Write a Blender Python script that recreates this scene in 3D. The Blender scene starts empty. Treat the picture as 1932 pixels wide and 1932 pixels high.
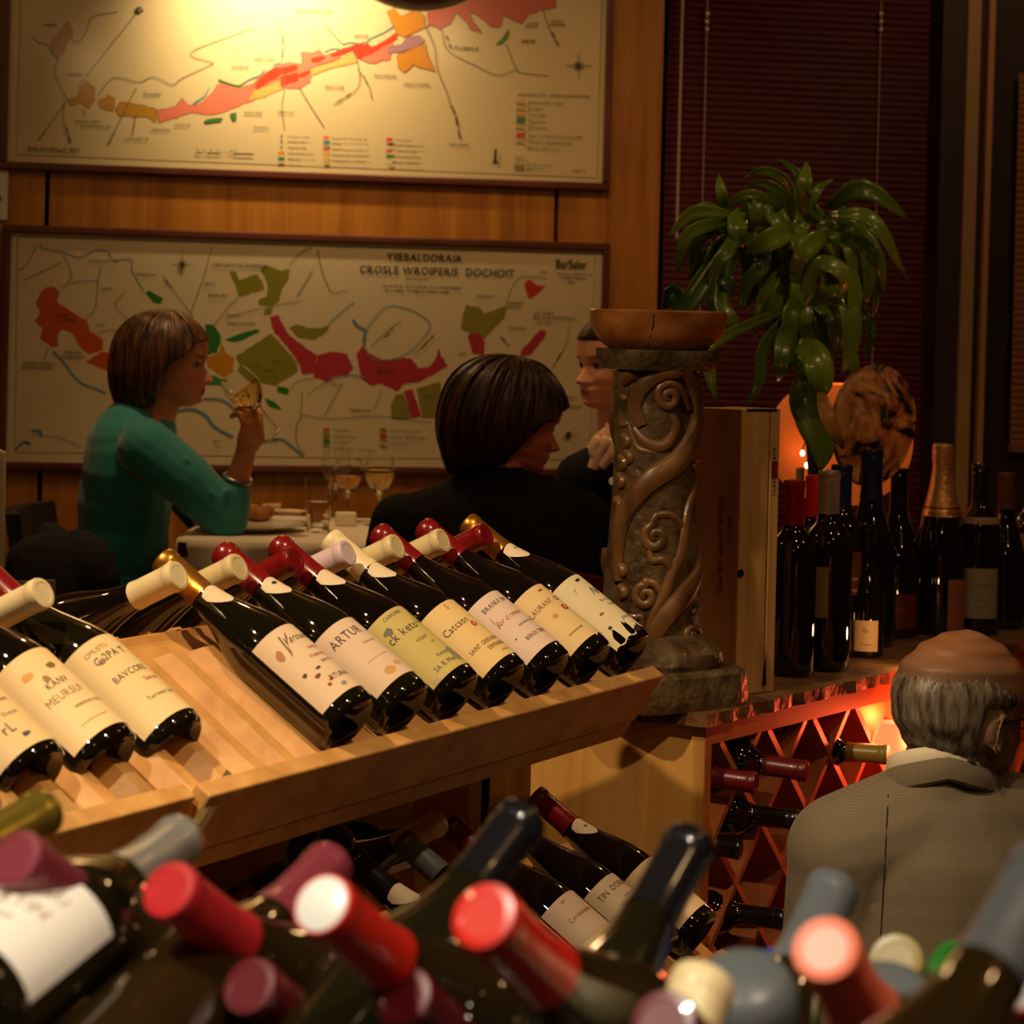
import bpy, bmesh, math, random
import numpy as np
from mathutils import Vector, Matrix, Quaternion
from math import sin, cos, pi, radians, sqrt, atan2, asin

# ------------------------------------------------------------------ camera, view, world, lights
SC = bpy.context.scene
COL = SC.collection
FPX = 4500.0          # focal length in pixels of the 1932 px frame
CZ = 1.70             # eye height
ROLL = 0.025
PX0, PY0 = 966.0, 600.0

cd = bpy.data.cameras.new('camera')
cam = bpy.data.objects.new('camera', cd)
COL.objects.link(cam)
cd.sensor_width = 36.0
cd.lens = FPX / 1932 * 36.0
cd.shift_y = -(966 - PY0) / 1932
cd.clip_start = 0.05
cam.matrix_world = Matrix.Translation((0, 0, CZ)) @ Matrix.Rotation(pi / 2, 4, 'X') @ Matrix.Rotation(ROLL, 4, 'Z')
cd.dof.use_dof = True
cd.dof.focus_distance = 3.35
cd.dof.aperture_fstop = 9.5
SC.camera = cam
SC.view_settings.view_transform = 'Standard'
SC.view_settings.look = 'None'
SC.view_settings.gamma = 1.0
SC.view_settings.exposure = 0.0
SC.view_settings.use_curve_mapping = False

W = bpy.data.worlds.new('world')
SC.world = W
W.use_nodes = True
W.node_tree.nodes['Background'].inputs[0].default_value = (1.0, 0.6, 0.3, 1)
W.node_tree.nodes['Background'].inputs[1].default_value = 0.02


def P(px, py, Y):
    """point at depth Y seen at photo pixel px, py"""
    xp, yp = px - PX0, py - PY0
    c, s = cos(ROLL), sin(ROLL)
    u = xp * c + yp * s
    v = -xp * s + yp * c
    return Vector((u * Y / FPX, Y, CZ - v * Y / FPX))


def spot(name, loc, target, energy, color, size=60, blend=0.6, radius=0.03):
    l = bpy.data.lights.new(name, 'SPOT')
    l.energy = energy; l.color = color; l.spot_size = radians(size); l.spot_blend = blend
    l.shadow_soft_size = radius
    o = bpy.data.objects.new(name, l)
    COL.objects.link(o)
    o.location = loc
    o.rotation_euler = (Vector(target) - Vector(loc)).to_track_quat('-Z', 'Y').to_euler()
    return o


def point(name, loc, energy, color, radius=0.03):
    l = bpy.data.lights.new(name, 'POINT')
    l.energy = energy; l.color = color; l.shadow_soft_size = radius
    o = bpy.data.objects.new(name, l)
    COL.objects.link(o); o.location = loc
    return o


def area(name, loc, target, energy, color, sx, sy):
    l = bpy.data.lights.new(name, 'AREA')
    l.energy = energy; l.color = color; l.shape = 'RECTANGLE'; l.size = sx; l.size_y = sy
    o = bpy.data.objects.new(name, l)
    COL.objects.link(o)
    o.location = loc
    o.rotation_euler = (Vector(target) - Vector(loc)).to_track_quat('-Z', 'Y').to_euler()
    return o


WARM = (1.0, 0.60, 0.27)
WARM2 = (1.0, 0.68, 0.38)
WALL_T = radians(11.0)
WD = Vector((cos(WALL_T), sin(WALL_T), 0))
WN = Vector((sin(WALL_T), -cos(WALL_T), 0))
W0 = P(500, 600, 6.16)


def PW(px, py, off=0.0):
    """point on the back wall plane (off metres in front of it)"""
    d = P(px, py, 1.0) - Vector((0, 0, CZ))
    o = Vector((0, 0, CZ))
    p0 = W0 + WN * off
    t = (p0 - o).dot(WN) / d.dot(WN)
    return o + d * t


# spots of the ceiling track and the picture lamp
spot('track_spot', (-1.15, 2.0, 3.1), (0.0, 2.95, 1.3), 150, WARM2, 46, 0.5, 0.035)
spot('track_spot', (0.75, 1.7, 3.1), (-0.1, 2.9, 1.3), 90, WARM2, 44, 0.5, 0.035)
spot('track_spot', (-0.9, 0.5, 3.05), (-0.33, 1.5, 1.2), 150, (1.0, 0.85, 0.66), 46, 0.6, 0.035)
spot('track_spot', (0.5, 0.45, 3.05), (0.16, 1.3, 1.25), 75, (1.0, 0.8, 0.6), 36, 0.6, 0.035)
spot('picture_spot', PW(528, -190, 0.34), PW(532, 10, 0.0), 44, (1.0, 0.72, 0.40), 112, 1.0, 0.03)
spot('table_spot', (-0.75, 5.1, 3.1), (-0.55, 5.35, 1.2), 42, WARM, 62, 0.8, 0.05)
spot('wall_spot', (0.2, 4.9, 3.1), (-0.1, 6.3, 1.3), 28, WARM, 80, 0.9, 0.05)
spot('counter_spot', (0.9, 3.0, 3.1), (0.85, 4.4, 1.4), 17, WARM, 60, 0.8, 0.05)
spot('guest_spot', (0.2, 2.2, 3.1), (1.02, 3.35, 0.9), 42, WARM2, 36, 0.8, 0.05)
for q in ((-1.7, 1.2), (1.6, 1.4), (-1.9, 3.6), (-0.35, 4.5), (2.2, 3.4), (1.5, 5.4), (0.3, -0.6)):
    point('ceiling_lamp', (q[0], q[1], 3.02), 6.0, WARM, 0.05)  # added fill points under the ceiling, no fixtures behind them

# ------------------------------------------------------------------ tagging and mesh helpers

def tag(o, label=None, cat=None, group=None, kind=None):
    if label: o['label'] = label
    if cat: o['category'] = cat
    if group: o['group'] = group
    if kind: o['kind'] = kind
    return o


def thing(name, label, cat, loc=(0, 0, 0), group=None, mat=None):
    o = bpy.data.objects.new(name, None)
    COL.objects.link(o)
    o.empty_display_size = 0.05
    if mat is not None: o.matrix_world = mat
    else: o.location = loc
    o['label'] = label; o['category'] = cat
    if group: o['group'] = group
    return o


class MB:
    def __init__(s):
        s.v = []; s.f = []; s.c = []; s.m = []

    def add(s, verts, faces, col=None, mi=0):
        n = len(s.v)
        s.v += [tuple(p) for p in verts]
        for f in faces:
            s.f.append([i + n for i in f]); s.c.append(col); s.m.append(mi)
        return s

    def box(s, c, sx, sy, sz, ax=None, col=None, mi=0):
        """box centred on c with full sizes, axes ax=(X,Y,Z)"""
        X, Y, Z = ax or (Vector((1, 0, 0)), Vector((0, 1, 0)), Vector((0, 0, 1)))
        c = Vector(c)
        vs = [c + X * (i * sx / 2) + Y * (j * sy / 2) + Z * (k * sz / 2) for i in (-1, 1) for j in (-1, 1) for k in (-1, 1)]
        s.add(vs, [(0, 1, 3, 2), (4, 6, 7, 5), (0, 4, 5, 1), (2, 3, 7, 6), (0, 2, 6, 4), (1, 5, 7, 3)], col, mi)
        return s

    def lathe(s, prof, n=32, M=None, col=None, mi=0, rfun=None):
        M = M or Matrix.Identity(4)
        vs = []; fs = []
        rings = []
        for (r, z) in prof:
            if r < 1e-6:
                rings.append([len(vs)]); vs.append(M @ Vector((0, 0, z)))
            else:
                ids = []
                for i in range(n):
                    a = 2 * pi * i / n
                    rr = r * (rfun(a, z) if rfun else 1)
                    ids.append(len(vs)); vs.append(M @ Vector((rr * cos(a), rr * sin(a), z)))
                rings.append(ids)
        for a, b in zip(rings[:-1], rings[1:]):
            for i in range(n):
                j = (i + 1) % n
                if len(a) == 1 and len(b) == 1: continue
                if len(a) == 1: fs.append((a[0], b[j], b[i]))
                elif len(b) == 1: fs.append((a[i], a[j], b[0]))
                else: fs.append((a[i], a[j], b[j], b[i]))
        s.add(vs, fs, col, mi)
        return s

    def tube(s, pts, rad, n=8, normals=None, flat=1.0, col=None, mi=0, cap=True):
        """tube along pts; rad a number or list; normals: outward normals, flat: height/width ratio along the normal"""
        pts = [Vector(p) for p in pts]
        k = len(pts)
        rads = rad if isinstance(rad, (list, tuple)) else [rad] * k
        vs = []; fs = []
        prev = None
        for i, p in enumerate(pts):
            t = (pts[min(i + 1, k - 1)] - pts[max(i - 1, 0)])
            if t.length < 1e-9: t = Vector((0, 0, 1))
            t.normalize()
            if normals: nn = Vector(normals[i])
            elif prev is not None: nn = prev
            else: nn = Vector((0, 0, 1)) if abs(t.z) < 0.9 else Vector((1, 0, 0))
            nn = (nn - t * nn.dot(t))
            if nn.length < 1e-6: nn = t.orthogonal()
            nn.normalize(); prev = nn
            b = t.cross(nn)
            for j in range(n):
                a = 2 * pi * j / n
                vs.append(p + b * (cos(a) * rads[i]) + nn * (sin(a) * rads[i] * flat))
        for i in range(k - 1):
            for j in range(n):
                jj = (j + 1) % n
                fs.append((i * n + j, i * n + jj, (i + 1) * n + jj, (i + 1) * n + j))
        if cap:
            fs.append(tuple(range(n - 1, -1, -1)))
            fs.append(tuple((k - 1) * n + j for j in range(n)))
        s.add(vs, fs, col, mi)
        return s

    def ell(s, c, r, n=16, m=10, M=None, col=None, mi=0):
        M = M or Matrix.Identity(3)
        c = Vector(c)
        if not isinstance(r, (tuple, list)): r = (r, r, r)
        vs = []; fs = []
        vs.append(c + M @ Vector((0, 0, -r[2])))
        for i in range(1, m):
            p = -pi / 2 + pi * i / m
            for j in range(n):
                a = 2 * pi * j / n
                vs.append(c + M @ Vector((r[0] * cos(p) * cos(a), r[1] * cos(p) * sin(a), r[2] * sin(p))))
        vs.append(c + M @ Vector((0, 0, r[2])))
        for j in range(n): fs.append((0, 1 + (j + 1) % n, 1 + j))
        for i in range(m - 2):
            for j in range(n):
                jj = (j + 1) % n
                fs.append((1 + i * n + j, 1 + i * n + jj, 1 + (i + 1) * n + jj, 1 + (i + 1) * n + j))
        b = 1 + (m - 2) * n
        for j in range(n): fs.append((b + j, b + (j + 1) % n, len(vs) - 1))
        s.add(vs, fs, col, mi)
        return s

    def capsule(s, p1, r1, p2, r2, n=14, col=None):
        p1, p2 = Vector(p1), Vector(p2)
        d = p2 - p1
        L = d.length
        if L < 1e-6: return s.ell(p1, r1, n, 8, col=col)
        q = d.to_track_quat('Z', 'Y').to_matrix().to_4x4()
        prof = [(0, -r1)]
        for i in range(1, 6):
            a = -pi / 2 + pi / 2 * i / 6
            prof.append((r1 * cos(a), r1 * sin(a)))
        prof.append((r1, 0)); prof.append((r2, L))
        for i in range(1, 6):
            a = pi / 2 * i / 6
            prof.append((r2 * cos(a), L + r2 * sin(a)))
        prof.append((0, L + r2))
        s.lathe(prof, n, Matrix.Translation(p1) @ q, col)
        return s

    def mesh(s, name, mats, smooth=True, sharp=35):
        me = bpy.data.meshes.new(name)
        me.from_pydata(s.v, [], s.f)
        for m in (mats if isinstance(mats, (list, tuple)) else [mats]): me.materials.append(m)
        if any(s.m): me.polygons.foreach_set('material_index', s.m)
        if any(c is not None for c in s.c):
            at = me.color_attributes.new('Col', 'FLOAT_COLOR', 'CORNER')
            buf = []
            for c, f in zip(s.c, s.f):
                c = c or (1, 1, 1)
                buf += [c[0], c[1], c[2], 1.0] * len(f)
            at.data.foreach_set('color', buf)
        me.validate()
        if smooth:
            me.polygons.foreach_set('use_smooth', [True] * len(me.polygons))
            if sharp: me.set_sharp_from_angle(angle=radians(sharp))
        me.update()
        return me

    def build(s, name, mats, parent=None, mat=None, smooth=True, sharp=35, **kw):
        me = s.mesh(name, mats, smooth, sharp)
        o = bpy.data.objects.new(name, me)
        COL.objects.link(o)
        if parent is not None: o.parent = parent
        if mat is not None: o.matrix_local = mat
        tag(o, **kw)
        return o


def bevel(o, w=0.002, seg=2):
    m = o.modifiers.new('bevel', 'BEVEL'); m.width = w; m.segments = seg; m.limit_method = 'ANGLE'
    return o


def frame_mat(loc, zaxis, xhint):
    z = Vector(zaxis).normalized()
    x = Vector(xhint); x = (x - z * x.dot(z)).normalized()
    y = z.cross(x)
    M = Matrix((x, y, z)).transposed().to_4x4()
    M.translation = Vector(loc)
    return M


def spline(pts, n=8):
    """Catmull-Rom through points (any dimension)"""
    pts = [np.array(p, float) for p in pts]
    if len(pts) < 3:
        a, b = pts[0], pts[-1]
        return [a + (b - a) * i / n for i in range(n + 1)]
    out = []
    q = [2 * pts[0] - pts[1]] + pts + [2 * pts[-1] - pts[-2]]
    for i in range(1, len(q) - 2):
        p0, p1, p2, p3 = q[i - 1], q[i], q[i + 1], q[i + 2]
        for k in range(n):
            t = k / n
            out.append(0.5 * ((2 * p1) + (-p0 + p2) * t + (2 * p0 - 5 * p1 + 4 * p2 - p3) * t * t + (-p0 + 3 * p1 - 3 * p2 + p3) * t ** 3))
    out.append(pts[-1])
    return out


# ------------------------------------------------------------------ materials
def srgb(r, g, b):
    def f(x):
        x /= 255.0
        return x / 12.92 if x <= 0.04045 else ((x + 0.055) / 1.055) ** 2.4
    return (f(r), f(g), f(b))


def newmat(name):
    m = bpy.data.materials.new(name); m.use_nodes = True
    nt = m.node_tree
    return m, nt, nt.nodes['Principled BSDF']


def setb(b, **k):
    names = {'color': 'Base Color', 'rough': 'Roughness', 'metal': 'Metallic', 'coat': 'Coat Weight', 'coatr': 'Coat Roughness',
             'spec': 'Specular IOR Level', 'trans': 'Transmission Weight', 'ior': 'IOR', 'sheen': 'Sheen Weight',
             'sss': 'Subsurface Weight', 'alpha': 'Alpha', 'emit': 'Emission Strength', 'emitc': 'Emission Color'}
    for a, v in k.items():
        i = b.inputs[names[a]]
        i.default_value = (*v, 1.0) if isinstance(v, tuple) and len(v) == 3 else v


def mat(name, color, rough=0.5, bump=0.0, bscale=40.0, noise=0.0, nscale=8.0, **k):
    """plain procedural material: colour with slight noise variation and optional bump"""
    m, nt, b = newmat(name)
    setb(b, color=color, rough=rough, **k)
    tc = nt.nodes.new('ShaderNodeTexCoord')
    if noise:
        n = nt.nodes.new('ShaderNodeTexNoise'); n.inputs['Scale'].default_value = nscale; n.inputs['Detail'].default_value = 5
        nt.links.new(tc.outputs['Object'], n.inputs['Vector'])
        r = nt.nodes.new('ShaderNodeValToRGB')
        r.color_ramp.elements[0].position = 0.3; r.color_ramp.elements[1].position = 0.7
        r.color_ramp.elements[0].color = (*[c * (1 - noise) for c in color], 1)
        r.color_ramp.elements[1].color = (*[min(1, c * (1 + noise)) for c in color], 1)
        nt.links.new(n.outputs['Fac'], r.inputs['Fac'])
        nt.links.new(r.outputs['Color'], b.inputs['Base Color'])
    if bump:
        n = nt.nodes.new('ShaderNodeTexNoise'); n.inputs['Scale'].default_value = bscale; n.inputs['Detail'].default_value = 4
        nt.links.new(tc.outputs['Object'], n.inputs['Vector'])
        bp = nt.nodes.new('ShaderNodeBump'); bp.inputs['Strength'].default_value = bump; bp.inputs['Distance'].default_value = 0.01
        nt.links.new(n.outputs['Fac'], bp.inputs['Height'])
        nt.links.new(bp.outputs['Normal'], b.inputs['Normal'])
    return m


def wood(name, c1, c2, scale=(2, 30, 30), rough=0.45, rot=(0, 0, 0), coat=0.0, bump=0.05, knots=False, spec=0.5):
    """grain stretched along the axis with the small scale"""
    m, nt, b = newmat(name)
    setb(b, rough=rough, coat=coat, spec=spec)
    tc = nt.nodes.new('ShaderNodeTexCoord')
    mp = nt.nodes.new('ShaderNodeMapping'); mp.inputs['Scale'].default_value = scale; mp.inputs['Rotation'].default_value = rot
    nt.links.new(tc.outputs['Object'], mp.inputs['Vector'])
    n = nt.nodes.new('ShaderNodeTexNoise'); n.inputs['Scale'].default_value = 1.0; n.inputs['Detail'].default_value = 8; n.inputs['Distortion'].default_value = 0.6
    nt.links.new(mp.outputs['Vector'], n.inputs['Vector'])
    r = nt.nodes.new('ShaderNodeValToRGB')
    r.color_ramp.elements[0].position = 0.32; r.color_ramp.elements[1].position = 0.68
    r.color_ramp.elements[0].color = (*c1, 1); r.color_ramp.elements[1].color = (*c2, 1)
    nt.links.new(n.outputs['Fac'], r.inputs['Fac'])
    out = r.outputs['Color']
    if knots:
        v = nt.nodes.new('ShaderNodeTexVoronoi'); v.inputs['Scale'].default_value = 5.0
        nt.links.new(tc.outputs['Object'], v.inputs['Vector'])
        rr = nt.nodes.new('ShaderNodeValToRGB')
        rr.color_ramp.elements[0].position = 0.03; rr.color_ramp.elements[1].position = 0.09
        rr.color_ramp.elements[0].color = (0.45, 0.2, 0.1, 1); rr.color_ramp.elements[1].color = (1, 1, 1, 1)
        nt.links.new(v.outputs['Distance'], rr.inputs['Fac'])
        mx = nt.nodes.new('ShaderNodeMixRGB'); mx.blend_type = 'MULTIPLY'; mx.inputs[0].default_value = 0.8
        nt.links.new(out, mx.inputs[1]); nt.links.new(rr.outputs['Color'], mx.inputs[2])
        out = mx.outputs['Color']
    nt.links.new(out, b.inputs['Base Color'])
    bp = nt.nodes.new('ShaderNodeBump'); bp.inputs['Strength'].default_value = bump; bp.inputs['Distance'].default_value = 0.005
    nt.links.new(n.outputs['Fac'], bp.inputs['Height']); nt.links.new(bp.outputs['Normal'], b.inputs['Normal'])
    return m


def vcol(name, rough=0.5, bump=0.0, bscale=60.0, **k):
    m, nt, b = newmat(name)
    setb(b, rough=rough, **k)
    a = nt.nodes.new('ShaderNodeVertexColor'); a.layer_name = 'Col'
    nt.links.new(a.outputs['Color'], b.inputs['Base Color'])
    if bump:
        tc = nt.nodes.new('ShaderNodeTexCoord')
        n = nt.nodes.new('ShaderNodeTexNoise'); n.inputs['Scale'].default_value = bscale; n.inputs['Detail'].default_value = 4
        nt.links.new(tc.outputs['Object'], n.inputs['Vector'])
        bp = nt.nodes.new('ShaderNodeBump'); bp.inputs['Strength'].default_value = bump; bp.inputs['Distance'].default_value = 0.01
        nt.links.new(n.outputs['Fac'], bp.inputs['Height']); nt.links.new(bp.outputs['Normal'], b.inputs['Normal'])
    return m


def glow(name, color, strength):
    m, nt, b = newmat(name)
    setb(b, color=color, emitc=color, emit=strength, rough=0.5)
    return m


M_panel = wood('cherry_panel', srgb(150, 92, 28), srgb(188, 124, 42), (26, 26, 1.6), 0.35, coat=0.15, bump=0.03)
M_frame = wood('frame_wood', srgb(84, 40, 26), srgb(110, 58, 38), (3, 3, 3), 0.3, coat=0.4)
M_paper = vcol('map_print', 0.32, coat=0.5, coatr=0.12)
M_label = vcol('label_print', 0.5, spec=0.3)
M_black = mat('black', (0.006, 0.006, 0.007), 0.5)
M_rack = wood('rack_pine', srgb(196, 142, 74), srgb(226, 176, 104), (22, 22, 22), 0.5, bump=0.03)
M_pine = wood('pine', srgb(205, 150, 72), srgb(228, 180, 100), (22, 22, 1.8), 0.45, knots=True)
M_case = wood('case_pine', srgb(190, 146, 84), srgb(222, 184, 122), (30, 30, 1.5), 0.55)
M_case_shade = wood('case_pine_dark', srgb(150, 88, 44), srgb(176, 112, 62), (30, 30, 1.5), 0.55)  # darker copy of the case pine for its shaded face
M_lattice = wood('lattice_wood', srgb(150, 78, 36), srgb(186, 108, 54), (9, 9, 9), 0.5)
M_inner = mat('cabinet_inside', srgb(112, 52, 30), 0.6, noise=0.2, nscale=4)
M_glassd = mat('dark_bottle_glass', (0.006, 0.004, 0.003), 0.04, coat=1.0, coatr=0.02)
M_glassg = mat('green_bottle_glass', (0.008, 0.007, 0.0025), 0.05, coat=1.0, coatr=0.02)
M_glassb = mat('blue_bottle_glass', (0.004, 0.006, 0.02), 0.05, coat=1.0, coatr=0.02)
M_foil_gold = mat('gold_foil', srgb(214, 150, 60), 0.3, metal=0.85, bump=0.1, bscale=90)
M_foil_gold2 = mat('yellow_gold_foil', srgb(206, 178, 70), 0.28, metal=0.8, bump=0.08, bscale=60)
M_foil_rose = mat('rose_gold_foil', srgb(226, 170, 110), 0.35, metal=0.7, bump=0.25, bscale=120)
M_cap_white = mat('ivory_capsule', srgb(240, 226, 180), 0.38, noise=0.05, nscale=40)
M_cap_cream = mat('cream_capsule', srgb(228, 212, 160), 0.36, noise=0.05, nscale=40)
M_cap_lilac = mat('lilac_capsule', srgb(226, 204, 214), 0.38)
M_cap_red = mat('red_capsule', srgb(126, 20, 24), 0.26, noise=0.1, nscale=60, coat=0.3)
M_cap_red2 = mat('bright_red_capsule', srgb(214, 40, 22), 0.3, coat=0.3)
M_cap_pink = mat('salmon_capsule', srgb(240, 118, 78), 0.35)
M_cap_maroon = mat('maroon_capsule', srgb(96, 18, 28), 0.35, coat=0.2)
M_cap_mauve = mat('mauve_capsule', srgb(130, 50, 62), 0.35, coat=0.2)
M_cap_silver = mat('silver_capsule', srgb(190, 186, 170), 0.3, metal=0.6)
M_cap_grey = mat('grey_capsule', srgb(92, 98, 100), 0.35)
M_cap_green = mat('green_capsule', srgb(40, 120, 40), 0.35)
M_cap_blue = mat('navy_capsule', srgb(24, 30, 70), 0.35)
M_cap_black = mat('black_capsule', (0.008, 0.008, 0.009), 0.22, coat=0.5)
M_cap_olive = mat('olive_capsule', srgb(150, 130, 60), 0.35)
M_brass = mat('brass', srgb(220, 170, 80), 0.25, metal=1.0)
M_steel = mat('steel', srgb(180, 175, 160), 0.3, metal=1.0)
M_cloth = mat('white_tablecloth', srgb(226, 214, 190), 0.8, bump=0.15, bscale=12)


def clear_glass(name, color=(1, 1, 1), rough=0.0, ior=1.3):
    m, nt, b = newmat(name)
    setb(b, color=color, trans=1.0, rough=rough, ior=ior)
    return m


M_clear = clear_glass('clear_glass', (1, 1, 1), 0.0, 1.35)
M_water = clear_glass('water', (1.0, 0.97, 0.9), 0.0, 1.25)
M_wine = clear_glass('white_wine', (1.0, 0.72, 0.25), 0.0, 1.25)

# ------------------------------------------------------------------ glyphs for lettering
_G = {}


def glyph(ch):
    if ch in _G: return _G[ch]
    cu = bpy.data.curves.new('glyph', 'FONT')
    cu.body = ch; cu.size = 1.0; cu.resolution_u = 2
    ob = bpy.data.objects.new('glyph', cu)
    me = ob.to_mesh()
    vs = [(v.co.x, v.co.y) for v in me.vertices]
    fs = [tuple(p.vertices) for p in me.polygons]
    w = (max([v[0] for v in vs]) if vs else 0.25)
    ob.to_mesh_clear()
    bpy.data.objects.remove(ob); bpy.data.curves.remove(cu)
    _G[ch] = (vs, fs, w + 0.07)
    return _G[ch]


def text2d(s, h, squeeze=1.0, center=False, bold=0.0):
    """[(verts, faces)] of a line of lettering with capital height h"""
    k = h / 0.69
    x = 0; out = []
    for ch in s:
        if ch == ' ':
            x += 0.32 * k * squeeze; continue
        vs, fs, w = glyph(ch)
        for dx in ((0, bold * k) if bold else (0,)):
            out.append(([(x + a * k * squeeze + dx, b * k) for a, b in vs], fs))
        x += w * k * squeeze
    if center: out = [([(a - x / 2, b) for a, b in vs], fs) for vs, fs in out]
    return out, x

# ------------------------------------------------------------------ room shell
def WL(s, z, off=0.0):
    p = W0 + WD * s + WN * off
    return Vector((p.x, p.y, z))


def ws(px, py=600):
    """distance along the back wall of the point seen at px, py"""
    return (PW(px, py) - W0).dot(WD)


def struct(mb, name, m, **k):
    return mb.build(name, m, kind='structure', smooth=False, **k)


AXW = (WD, -WN, Vector((0, 0, 1)))
M_wallpaint = mat('dark_wall_paint', srgb(96, 60, 34), 0.7, noise=0.1)
M_ceil = mat('ceiling_paint', srgb(120, 92, 60), 0.8)
M_floor = wood('floor_wood', srgb(70, 40, 22), srgb(96, 58, 34), (3, 25, 3), 0.4)
M_darkrecess = mat('dark_window_reveal', srgb(26, 16, 20), 0.6)
M_jamb = mat('dark_jamb', srgb(52, 38, 34), 0.55)
M_beige = mat('beige_trim', srgb(176, 142, 96), 0.5)
M_beige2 = mat('tan_trim', srgb(196, 140, 92), 0.5)
struct(MB().box((0.3, 2.6, -0.05), 7.2, 11.0, 0.1), 'floor', M_floor)
struct(MB().box((-0.2, 6.1, 0.22), 6.0, 3.3, 0.44), 'floor_raised', M_floor)
struct(MB().box((0.3, 2.6, 3.25), 7.2, 11.0, 0.1), 'ceiling', M_ceil)
struct(MB().box((-3.25, 2.6, 1.6), 0.1, 11.0, 3.3), 'wall_left', M_wallpaint)
struct(MB().box((3.85, 2.6, 1.6), 0.1, 11.0, 3.3), 'wall_right', M_wallpaint)
struct(MB().box((0.3, -2.85, 1.6), 7.2, 0.1, 3.3), 'wall_front', M_wallpaint)
wall = struct(MB().box(WL(0.6, 1.6, -0.20), 7.4, 0.1, 3.3, AXW), 'wall_back', M_darkrecess)
sL, sA, sB, sC = -2.6, ws(83), ws(1050, 400), ws(1251, 300)
pm = None
for (a, b) in ((sL, sA), (sA, sB), (sB, sC)):
    p = MB().box(WL((a + b) / 2, 1.6, -0.074), b - a - 0.011, 0.148, 3.2, AXW).build('wood_panel', M_panel, wall, smooth=False)
    bevel(p, 0.002)

# right part: jamb and trims beside the window
def wall_strip(x0t, x1t, x0b, x1b, off, thick, m, name, yt=-40, yb=1300, **k):
    kk = 400 / (yb - yt)
    x0t, x1t = x0t + (x0t - x0b) * kk, x1t + (x1t - x1b) * kk
    yt -= 400
    a, b, c, d = PW(x0t, yt, off), PW(x1t, yt, off), PW(x1b, yb, off), PW(x0b, yb, off)
    vs = [a, b, c, d] + [q - WN * thick for q in (a, b, c, d)]
    return MB().add(vs, [(0, 3, 2, 1), (4, 5, 6, 7), (0, 1, 5, 4), (1, 2, 6, 5), (2, 3, 7, 6), (3, 0, 4, 7)]).build(name, m, smooth=False, **k)


wall_strip(1782, 1830, 1748, 1792, 0.02, 0.16, M_jamb, 'trim_1', kind='structure')
wall_strip(1830, 1854, 1792, 1815, 0.035, 0.17, M_beige, 'trim_2', kind='structure')
wall_strip(1854, 1870, 1815, 1830, 0.01, 0.15, M_jamb, 'trim_3', kind='structure')
wall_strip(1870, 1881, 1830, 1840, 0.035, 0.17, M_beige2, 'trim_4', kind='structure')
wall_strip(1881, 2300, 1840, 2270, -0.02, 0.10, M_jamb, 'trim_5', kind='structure')
glassm = mat('night_window', (0.004, 0.004, 0.006), 0.08)
q = MB().box(WL((ws(1258) + ws(1780)) / 2, 1.9, -0.13), ws(1780) - ws(1258), 0.01, 2.5, AXW)
struct(q, 'window_1', glassm)

# ------------------------------------------------------------------ blinds
M_slat = mat('burgundy_slat', srgb(78, 8, 22), 0.5, spec=0.25)
M_glint = mat('pearly_bead', srgb(240, 225, 215), 0.12, metal=0.6)
M_cord = mat('pale_cord', srgb(190, 160, 140), 0.4)
bl_z1, bl_z0 = 3.0, 1.02
b0, b1 = ws(1262, 300), ws(1778, 300)
bl = thing('venetian_blind', 'closed burgundy venetian blind filling the window behind the corn plant', 'blind', WL((b0 + b1) / 2, bl_z0, -0.06))
bo = bl.location


def slat_mesh(w, nm, m):
    mb = MB()
    prof = [(-0.0125, 0.0), (-0.006, 0.0016), (0.0, 0.0021), (0.006, 0.0016), (0.0125, 0.0)]
    vs = []
    tilt = radians(68)
    for e in (-w / 2, w / 2):
        for t in (0, 0.0006):
            for (a, h) in prof:
                vs.append(WD * e + (-WN) * (a * cos(tilt) - (h - t) * sin(tilt)) + Vector((0, 0, 1)) * (a * sin(tilt) + (h - t) * cos(tilt)))
    fs = []
    for i in range(4):
        fs += [(i, i + 1, 11 + i, 10 + i), (5 + i, 15 + i, 16 + i, 6 + i)]
    return mb.add(vs, fs).mesh(nm, m, True, 60)


sm = slat_mesh(b1 - b0 - 0.01, 'slat', M_slat)
nsl = int((bl_z1 - bl_z0) / 0.0188)
for i in range(nsl):
    o = bpy.data.objects.new('slat', sm); COL.objects.link(o); o.parent = bl
    o.location = (0, 0, 0.02 + i * 0.0188)
MB().box(Vector((0, 0, 0)), b1 - b0, 0.03, 0.02, AXW).build('bottom_rail', M_slat, bl, smooth=False)
MB().box(Vector((0, 0, bl_z1 - bl_z0)), b1 - b0, 0.05, 0.05, AXW).build('head_rail', M_slat, bl, smooth=False)
for px in (1336, 1666):
    s = ws(px, 300)
    mb = MB()
    p = WL(s, 0, -0.045) - bo; p.z = 0
    mb.tube([p + Vector((0, 0, 0)), p + Vector((0, 0, bl_z1 - bl_z0))], 0.0014, 6)
    z = 0.0
    while z < bl_z1 - bl_z0:
        mb.ell(p + Vector((0, 0, z)), (0.0024, 0.0024, 0.004), 8, 6); z += 0.0188
    for py in (22, 37, 52):
        zz = PW(px, py).z - bl_z0
        MB().ell(p + Vector((0, 0, zz)) + WN * 0.002, (0.007, 0.007, 0.009), 12, 8).build('cord_bead', M_glint, bl)  # pale beads added for the spot's glints on the cord
    mb.build('lift_cord', M_cord, bl)
pw = WL(ws(1286, 300), 0, -0.03) - bo
zt = bl_z1 - bl_z0 - 0.03
MB().tube([Vector((pw.x, pw.y, zt)), Vector((pw.x, pw.y, PW(1284, 450).z - bl_z0))], 0.004, 8).build('tilt_wand', M_cord, bl)

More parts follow.
